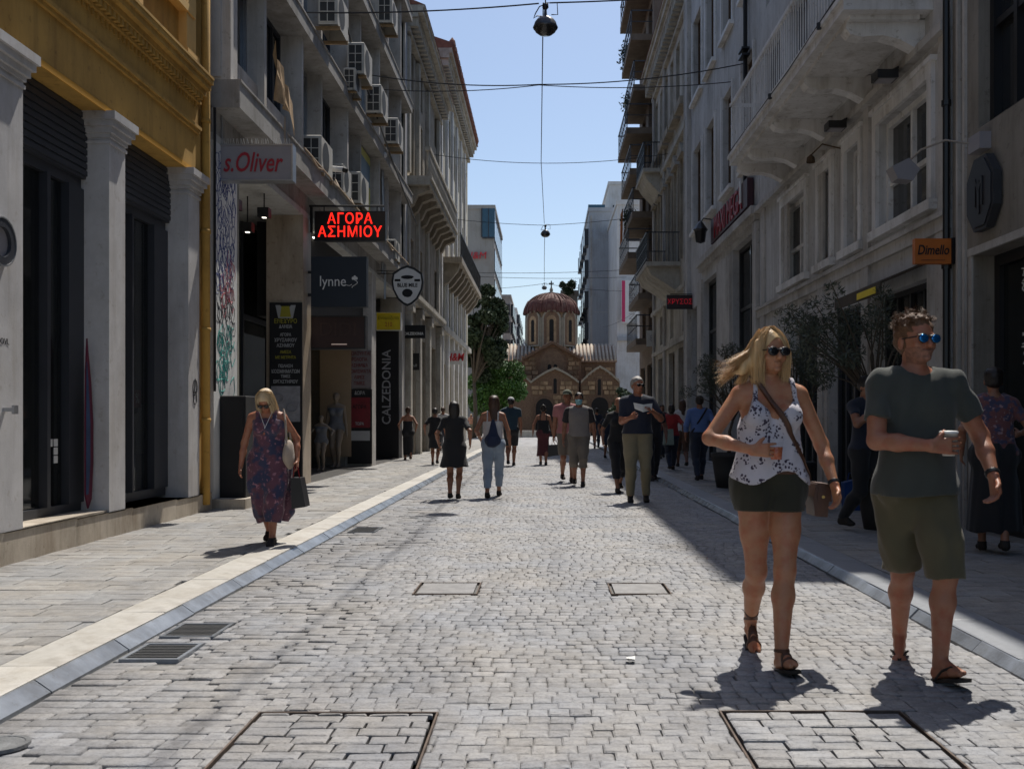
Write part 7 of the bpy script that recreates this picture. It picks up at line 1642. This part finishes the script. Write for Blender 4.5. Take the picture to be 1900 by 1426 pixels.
# ================= EVERYONE ELSE =================
def walk(sd):
    r = random.Random(sd*7+1); a = r.uniform(.10, .30); s_ = r.choice((-1, 1)); b = r.uniform(.0, .07)
    return ((.07, -a*s_, b if s_ < 0 else 0), (-.07, a*s_, b if s_ > 0 else 0))
def simple(label, px, py, g, h, rz=0.0, fem=False, heavy=1.0, skin='skin3', hair=('darkhair', 'short'), top=None, bottom=None, shoes='solebk', vx=.013, feet=None, hands=None, lean=0, nod=0, look=0, sleeve=.55, cap=None, specs=False, hem=.90, skirt=None, trouser_z=None, poles=None, lift=(0, 0), mask=None, straps=False):
    loc = at(px, py, g); t = person(label, loc, rz)
    f = Figure(h, fem, heavy, feet=feet or walk(int(px)), hands=hands, lean=lean, nod=nod, look=look, vx=vx, poles=poles, lift=lift); q = f.q
    f.body(M[skin], t)
    if hair: hair_cap(f, M[hair[0]], t, hair[1], min(vx, .011), int(px))
    if top:
        G = f.field(V(*f.lo)+V(0, 0, .6*q)); f.torso(G, .016, .05)
        if sleeve > 0: f.arms(G, .009, .03, sleeve, clip=sleeve < 1)
        G.cone(f.waist, f.pel+V(0, 0, -.02), .135*q*heavy+.012, .155*q*heavy, .05, .78); G.folds(.008, int(px), (6, 6, 2.5)); nk = f.neck
        zc = (1.50 if not straps else 1.30)*q
        def cut(X, Y, Z):
            d = np.maximum(hem*q-Z, -(np.sqrt((X/.075)**2+((Y-nk[1])/.085)**2+((Z-nk[2]-.02)/.06)**2)-1)*.05)
            if straps: d = np.maximum(d, np.minimum(Z-1.28*q, np.maximum(np.abs(np.abs(X)-.09*q)-.014, Z-1.46*q)) if straps != 'none' else Z-1.27*q)
            return d
        G.inter(cut); G.mesh('top', top, t)
    if bottom:
        zc = trouser_z if trouser_z is not None else .10
        G = f.field(hi=V(f.hi[0], f.hi[1], 1.05*q)); f.torso(G, .010, .05); f.legs(G, .022, .03, infb=.020)
        if zc > .3:
            for i in (0, 1): G.cone(f.hip[i]*.3+f.knee[i]*.7, f.knee[i], .085*q, .080*q, .03)
        G.folds(.006, int(py), (8, 8, 5)); G.inter(lambda X, Y, Z: np.maximum(Z-1.0*q, zc*q-Z)); G.mesh('trousers' if zc < .3 else 'shorts', bottom, t)
    if skirt:
        m_, zt, zb, r0, r1 = skirt; G = f.field(hi=V(f.hi[0], f.hi[1], (zt+.1)*q)); f.torso(G, .014, .05)
        mid = (f.feet[0]+f.feet[1])*.25; G.cone(f.pel+V(0, 0, (zt-1.0)*q*.3), V(mid[0], mid[1], zb*q), r0*q, r1*q, .05, .82); G.folds(.014, int(px)+3, (9, 9, 1.2)); G.inter(lambda X, Y, Z: np.maximum(Z-zt*q, (zb+.01*np.sin(X*30))*q-Z)); G.mesh('skirt', m_, t)
    if shoes:
        for i in (0, 1):
            G = Fld(f.ank[i]-V(.12, .26, .14), f.ank[i]+V(.12, .14, .08), .009); f.foot(G, i, .009); G.cone(f.ank[i]+V(0, .0, -.03), f.ank[i]+V(0, 0, -.05), .036*q, .036*q, .01); G.inter(lambda X, Y, Z: Z-f.ank[i][2]-.0); G.mesh('shoe', M[shoes], t)
    if specs: glasses(f, t, M['lensdk'], M['black'])
    if cap is not None:
        G = Fld(f.head-.2*q, f.head+.22*q, .007); G.ell(f.hp(0, .012, .062), V(.086, .104, .080)*q, .01, f.HR); G.inter(lambda X, Y, Z: f.head[2]+.045*q-Z); G.ell(f.hp(0, -.115, .052), V(.060, .065, .010)*q, .01, f.HR); G.mesh('cap', cap, t)
    if mask is not None:
        G = Fld(f.head-.16*q, f.head+.16*q, .006); f.headprims(G); G.d -= .006; G.inter(lambda X, Y, Z: np.maximum(np.maximum(Z-f.head[2]+.0*q, f.head[2]-.10*q-Z), Y-f.head[1]+.03*q)); G.mesh('face_mask', mask, t)
    return t, f, loc
WS = M['whitesign']
# woman in the long dress, looking down, nearest on the left
pd = paint(paint(cloth('plum_print_cloth', (.13, .05, .075)), (.035, .04, .09), 9, .52, .05), (.34, .16, .20), 26, .62, .04)
sk = 'skin2'
t, f, loc = simple('blonde woman in a long plum print dress looking down on the left pavement', 500, 1008, SW, 1.49, .08, True, 1.06, 'skin2', ('blonde2', 'bob'), None, None, 'solebk', .0085, feet=((.05, -.12, 0), (-.03, .16, .03)), hands=((.27, -.07, .79), (-.24, -.12, .74)), lean=.24, nod=.75, look=-.12, specs=True)
G = Fld((-.36, -.44, .17), (.36, .34, 1.36), .010); f.torso(G, .018, .05); G.cone(f.waist, f.pel, .13, .152, .05, .85); G.cone(f.pel+V(0, 0, .0), V(0, .02, .57), .152, .16, .06, .85); G.cone(V(.0, .02, .57), V(.015, .08, .22), .16, .135, .06, .85); G.cone(V(.07, .05, .64), V(.14, .12, .31), .09, .088, .05, .7); f.legs(G, .035, .06, bot=1)
G.folds(.018, 21, (8, 8, 1.3)); ch = f.chest
G.inter(lambda X, Y, Z: np.maximum(np.maximum(np.minimum(Z-1.19+.15*np.abs(X), np.maximum(np.abs(np.abs(X)-.078)-.020, Z-1.34)), .20+.025*np.sin(X*14+1)-Z), -(np.sqrt(((np.abs(X)-.208)/.055)**2+((Z-1.195)/.11)**2)-1)*.05)); G.mesh('long_dress', pd, t)
strand_g = []
for th in np.linspace(-2.7, 2.7, 22):
    if abs(th) < .4: continue
    s_, c_ = math.sin(th), math.cos(th); P = f.hp; strand_g.append([P(.01*s_, .0, .140), P(.075*s_, -.085*c_*.9, .09), P(.096*s_, -.08*c_, .0), P(.10*s_, -.07*c_, -.08), P(.095*s_, -.06*c_, -.14)])
strands('hair_strands', strand_g, 500, .010, M['blonde2'], t, .003, 12)
mb = MB(); mb.tube([(-.06, f.neck[1]-.06, 1.25), (0, f.neck[1]-.12, 1.11), (.0, f.neck[1]-.125, 1.09), (.06, f.neck[1]-.06, 1.25)], .003, 4); me = bpy.data.meshes.new('necklace'); me.from_pydata(mb.v, [], mb.f); me.materials.append(WS); link(bpy.data.objects.new('necklace', me), t)
lx, ly, lz = loc
T = thing('shoulder_bag', 'pale cloth bag hanging under the arm of the woman in the long dress', 'bag', (lx+.21, ly-.10, lz+.87)); G = Fld((-.09, -.14, -.18), (.10, .14, .16), .008); G.ell((0, 0, -.02), (.045, .10, .14), .01); G.folds(.01, 3); G.mesh('body', cloth('oat_cloth', (.42, .34, .27)), T)
mb = MB(); mb.tube([(0, -.08, .08), (-.02, -.05, .3), (-.05, .0, .40), (-.02, .05, .3), (0, .08, .08)], .010, 5); me = bpy.data.meshes.new('strap'); me.from_pydata(mb.v, [], mb.f); me.materials.append(MATS['oat_cloth']); link(bpy.data.objects.new('strap', me), T)
T = thing('shopping_bag', 'glossy black paper shopping bag in the hand of the woman in the long dress', 'bag', (lx+.29, ly-.05, lz+.36))
mb = MB(); mb.prism([(-.045, -.02), (.085, .0), (.035, .27), (-.055, .27)], 'y', -.09, .09); me = bpy.data.meshes.new('body'); me.from_pydata(mb.v, [], mb.f); me.materials.append(M['black']); link(bpy.data.objects.new('body', me), T)
mb = MB(); mb.tube([(-.04, -.05, .27), (-.03, -.04, .37), (-.01, -.03, .40), (.0, -.04, .37), (.02, -.05, .27)], .005, 4); me = bpy.data.meshes.new('handle'); me.from_pydata(mb.v, [], mb.f); me.materials.append(M['red']); link(bpy.data.objects.new('handle', me), T)
bk = cloth('black_cloth', (.010, .010, .012)); nv = cloth('navy_cloth', (.012, .017, .035)); bl_ = cloth('blue_shirt_cloth', (.10, .17, .38)); rd = cloth('red_cloth', (.30, .02, .02)); wht = cloth('white_cloth', (.55, .53, .52)); khaki = cloth('khaki_cloth', (.24, .20, .12)); grt = cloth('grey_cloth', (.18, .17, .165)); taupe = cloth('taupe_cloth', (.17, .14, .11)); denim = cloth('pale_denim', (.24, .30, .38)); teal = cloth('dark_teal_cloth', (.012, .035, .055)); wine = cloth('wine_cloth', (.09, .02, .025)); pink = cloth('pink_cloth', (.40, .16, .16)); dkd = cloth('dark_denim', (.02, .028, .05)); brn = cloth('brown_cloth', (.10, .05, .03))
PI = math.pi
simple('woman with a bare back in a long black strapless dress beside the tall black sign', 757, 853, SW, 1.50, PI+.2, True, .95, 'skin3', ('brownhair', 'bun'), bk, None, 'leather', skirt=(bk, 1.05, .16, .16, .15), sleeve=0, straps='none', hands=((.24, -.10, .9), (-.22, .0, .85)), hem=.9)
simple('short woman in a black dress walking away near the left shops', 807, 862, SW, 1.45, PI, True, 1.0, 'skin3', ('darkhair', 'short'), bk, None, 'solebk', skirt=(bk, 1.05, .50, .17, .21), sleeve=.7)
simple('woman with long black hair in a short black dress walking away', 843, 925, 0, 1.50, PI, True, 1.05, 'skin3', ('darkhair', 'long'), bk, None, 'solebk', .011, skirt=(bk, 1.05, .56, .17, .25), sleeve=.8, feet=((.05, .18, .03), (-.05, -.10, 0)), hands=((.25, -.06, .86), (-.25, .05, .86)))
t, f, loc = simple('woman in a white top and pale jeans with a navy backpack walking away', 915, 921, 0, 1.60, PI-.05, True, 1.02, 'skin3', ('brownhair', 'long'), wht, denim, 'solebk', .011, sleeve=0, straps=True, trouser_z=.16, hands=((.22, -.12, .92), (-.27, -.02, .82)), look=.5, hem=.98)
T = thing('backpack', 'navy triangular backpack on the woman in pale jeans', 'backpack', (loc[0], loc[1]-.15, 1.00)); G = Fld((-.18, -.12, -.26), (.18, .12, .30), .010); G.ell((0, 0, -.10), (.13, .065, .11), .03); G.cone((0, .01, -.05), (0, .03, .20), .09, .03, .03, .6); G.folds(.008, 5); G.mesh('body', cloth('navy_pack', (.012, .022, .06)), T)
mb = MB(); mb.box(-.06, .06, -.09, -.06, -.17, -.04); mb2 = bpy.data.meshes.new('pocket'); mb2.from_pydata(mb.v, [], mb.f); mb2.materials.append(MATS['navy_pack']); link(bpy.data.objects.new('pocket', mb2), T)
simple('man in a dark teal shirt and white cap walking away beside the green tree', 948, 864, 0, 1.80, PI, False, 1.05, 'skin3', ('darkhair', 'short'), teal, bk, 'solebk', cap=cloth('white_cap', (.45, .45, .45)), trouser_z=.5, hands=((.36, -.16, 1.12), (-.27, .0, .86)), poles=((1, .2, -.5), (-1, .5, -.3)))
t, f, loc = simple('woman in a wine red skirt and black top walking away with a shopping bag', 1008, 862, 0, 1.60, PI, True, 1.0, 'skin3', ('darkhair', 'bun'), bk, None, 'solebk', skirt=(wine, 1.02, .26, .15, .19), sleeve=0, straps=True, hands=((.28, .0, .85), (-.26, -.04, .80)))
T = thing('shopping_bag', 'black square shopping bag carried by the woman in the wine red skirt', 'bag', (loc[0]+.30, loc[1]-.05, .40)); mb = MB(); mb.prism([(-.20, -.18), (.22, -.12), (.20, .16), (-.16, .14)], 'y', -.05, .05); me = bpy.data.meshes.new('body'); me.from_pydata(mb.v, [], mb.f); me.materials.append(M['black']); link(bpy.data.objects.new('body', me), T)
mb = MB(); mb.tube([(-.07, 0, .14), (-.05, 0, .32), (.0, 0, .40), (.03, 0, .32), (.09, 0, .15)], .008, 4); me = bpy.data.meshes.new('handle'); me.from_pydata(mb.v, [], mb.f); me.materials.append(M['black']); link(bpy.data.objects.new('handle', me), T)
simple('man in a cap and pink shirt walking just behind the masked man', 1052, 893, 0, 1.80, .1, False, 1.0, 'skin3', ('darkhair', 'short'), pink, taupe, 'solebk', cap=cloth('olive_cap', (.06, .07, .04)), trouser_z=.5, look=-.3)
tt = grt
t, f, loc = simple('man in a blue face mask, grey T-shirt with dark sleeves and long shorts', 1074, 900, 0, 1.72, -.05, False, 1.12, 'skin3', ('darkhair', 'short'), cloth('stone_grey_cloth', (.21, .185, .17)), taupe, 'solebk', .010, trouser_z=.33, feet=((.08, -.20, 0), (-.08, .16, .03)), hands=((.30, -.03, .86), (-.29, .0, .86)), mask=cloth('mask_blue', (.25, .50, .55)), sleeve=0)
G = f.field(); f.arms(G, .024, .03, .75); G.folds(.005, 4); G.mesh('sleeve', cloth('black_sleeve', (.02, .016, .018)), t)
simple('woman in black walking half hidden behind the tall man in the navy shirt', 1148, 912, 0, 1.60, .1, True, 1.0, 'skin3', None, bk, bk, 'solebk', hands=((.24, 0, .85), (-.28, -.05, .86)), trouser_z=.25, sleeve=.8)
t, f, loc = simple('tall grey-haired man in sunglasses, navy polo shirt and khaki trousers holding a paper', 1183, 930, 0, 1.86, -.05, False, 1.16, 'skin2', ('greyhair', 'short'), nv, khaki, 'solebk', .010, sleeve=.8, trouser_z=.08, hands=((.20, -.33, 1.36), (-.12, -.33, 1.26)), specs=True, feet=((.13, .05, 0), (-.11, -.06, 0)), look=.45, hem=.93)
T = thing('folded_paper', 'white folded paper and cup held by the tall man in the navy shirt', 'paper', (loc[0]+.02, loc[1]-.42, 1.42)); mb = MB(); mb.add([(-.12, 0, .06), (.02, -.02, .03), (.16, .02, .05), (.15, .02, -.05), (.02, -.02, -.08), (-.10, .01, -.03)], [(0, 1, 4, 5), (1, 2, 3, 4)]); mb.add([(-.12, .006, .06), (.02, -.014, .03), (.16, .026, .05), (.15, .026, -.05), (.02, -.014, -.08), (-.10, .016, -.03)], [(5, 4, 1, 0), (4, 3, 2, 1)]); me = bpy.data.meshes.new('sheet'); me.from_pydata(mb.v, [], mb.f); me.materials.append(WS); link(bpy.data.objects.new('sheet', me), T)
simple('person in dark clothes right behind the tall man in the navy shirt', 1212, 890, 0, 1.62, .05, False, 1.0, 'skin4', ('darkhair', 'short'), bk, bk, 'solebk')
simple('woman in a red top in the shade of the right pavement', 1246, 872, SW, 1.50, PI, True, 1.0, 'skin4', ('darkhair', 'bob'), rd, dkd, 'solebk', sleeve=.8)
T = thing('shopping_bag', 'pale green shopping bag hanging beside the woman in the red top', 'bag', (at(1238, 872, SW)[0], at(1238, 872, SW)[1]-.25, .85)); mb = MB(); mb.prism([(-.13, -.2), (.12, -.2), (.10, .16), (-.10, .16)], 'y', -.05, .05); me = bpy.data.meshes.new('body'); me.from_pydata(mb.v, [], mb.f); me.materials.append(cloth('mint_paper', (.22, .28, .24))); link(bpy.data.objects.new('body', me), T)
simple('long-haired woman in a pale top behind the man in the blue shirt', 1266, 866, SW, 1.64, PI, True, 1.0, 'skin4', ('brownhair', 'long'), wht, brn, 'solebk', sleeve=.3, trouser_z=.4)
t, f, loc = simple('man in a blue long-sleeved shirt and dark trousers walking away in the shade', 1298, 890, SW, 1.62, PI, False, 1.12, 'skin3', ('darkhair', 'short'), bl_, dkd, 'solebk', .011, sleeve=1.0, hem=.97)
a, b = V(-.12, .0, 1.37), V(.16, 0, .93); slice_band(f, 'bag_strap', bk, t, lambda F_, inf: f.torso(F_, inf, .05), [(a, np.cross(b-a, V(0, 1, 0)), .018)], (-.3, -.25, .92), (.3, .3, 1.4), .030, .008)
fl = paint(paint(cloth('floral_cloth', (.16, .06, .06)), (.05, .05, .10), 16, .52, .04), (.30, .20, .22), 30, .6, .03)
t, f, loc = simple('woman in a floral blouse and long black skirt in the shade at the right edge', 1843, 1025, SW, 1.62, PI-.3, True, 1.12, 'skin3', ('darkhair', 'short'), fl, None, 'solebk', .010, skirt=(bk, 1.02, .20, .19, .24), sleeve=.6, hands=((.26, .0, .88), (-.24, -.20, 1.05)))
t, f, loc = simple('person in a dark top standing in the shade between the couple, hand raised', 1606, 985, SW, 1.62, .5, False, 1.0, 'skin3', ('darkhair', 'short'), nv, bk, 'solebk', hands=((.25, .0, .86), (-.14, -.28, 1.28)), nod=.2)
simple('woman in an orange top far off at the sunlit left corner', 874, 807, 0, 1.6, 0, True, 1.0, 'skin2', ('blonde2', 'bob'), cloth('peach_cloth', (.50, .24, .15)), khaki, 'leather', .02)
simple('person in a beige top far off beside the pale corner building', 858, 815, 0, 1.7, PI, False, 1.0, 'skin3', ('darkhair', 'short'), khaki, taupe, 'solebk', .02)
simple('person in dark blue before the right church door', 1107, 832, 0, 1.68, PI, False, 1.0, 'skin3', ('darkhair', 'short'), nv, dkd, 'solebk', .018)
simple('woman in a white top far down the left pavement', 822, 838, SW, 1.6, PI, True, 1.0, 'skin3', ('brownhair', 'short'), wht, dkd, 'solebk', .018)
simple('child in a dark shirt walking beside the woman in black near the tall man', 1128, 850, 0, 1.45, .1, False, .9, 'skin3', ('darkhair', 'short'), nv, dkd, 'solebk', .016, trouser_z=.5)
simple('person with fair hair and a red top deep in the right shade', 1228, 850, SW, 1.60, 0, True, 1.0, 'skin3', ('brownhair', 'bob'), wine, dkd, 'solebk', .018)
# boutique mannequins behind the glass
for i, (px_, py_, Y, h) in enumerate(((624, 845, 24.0, 1.8), (596, 840, 22.6, 1.25))):
    T = thing('mannequin', ['tall headless mannequin in grey clothes inside the boutique entrance', 'small pale mannequin bust on a stand inside the boutique entrance'][i], 'mannequin', ((px_-VX)*Y/F, Y, .07)); f = Figure(h, True, 1.0, feet=((.06, -.04, 0), (-.06, .04, 0)), vx=.02); f.body(mat('mannequin_skin', (.20, .16, .12), .5, .1, 4), T)
    G = f.field(); f.torso(G, .016, .05); G.inter(lambda X, Y, Z: np.maximum(.7*f.q-Z, Z-1.36*f.q)); G.mesh('dress', cloth('mannequin_grey', (.12, .13, .15)), T)
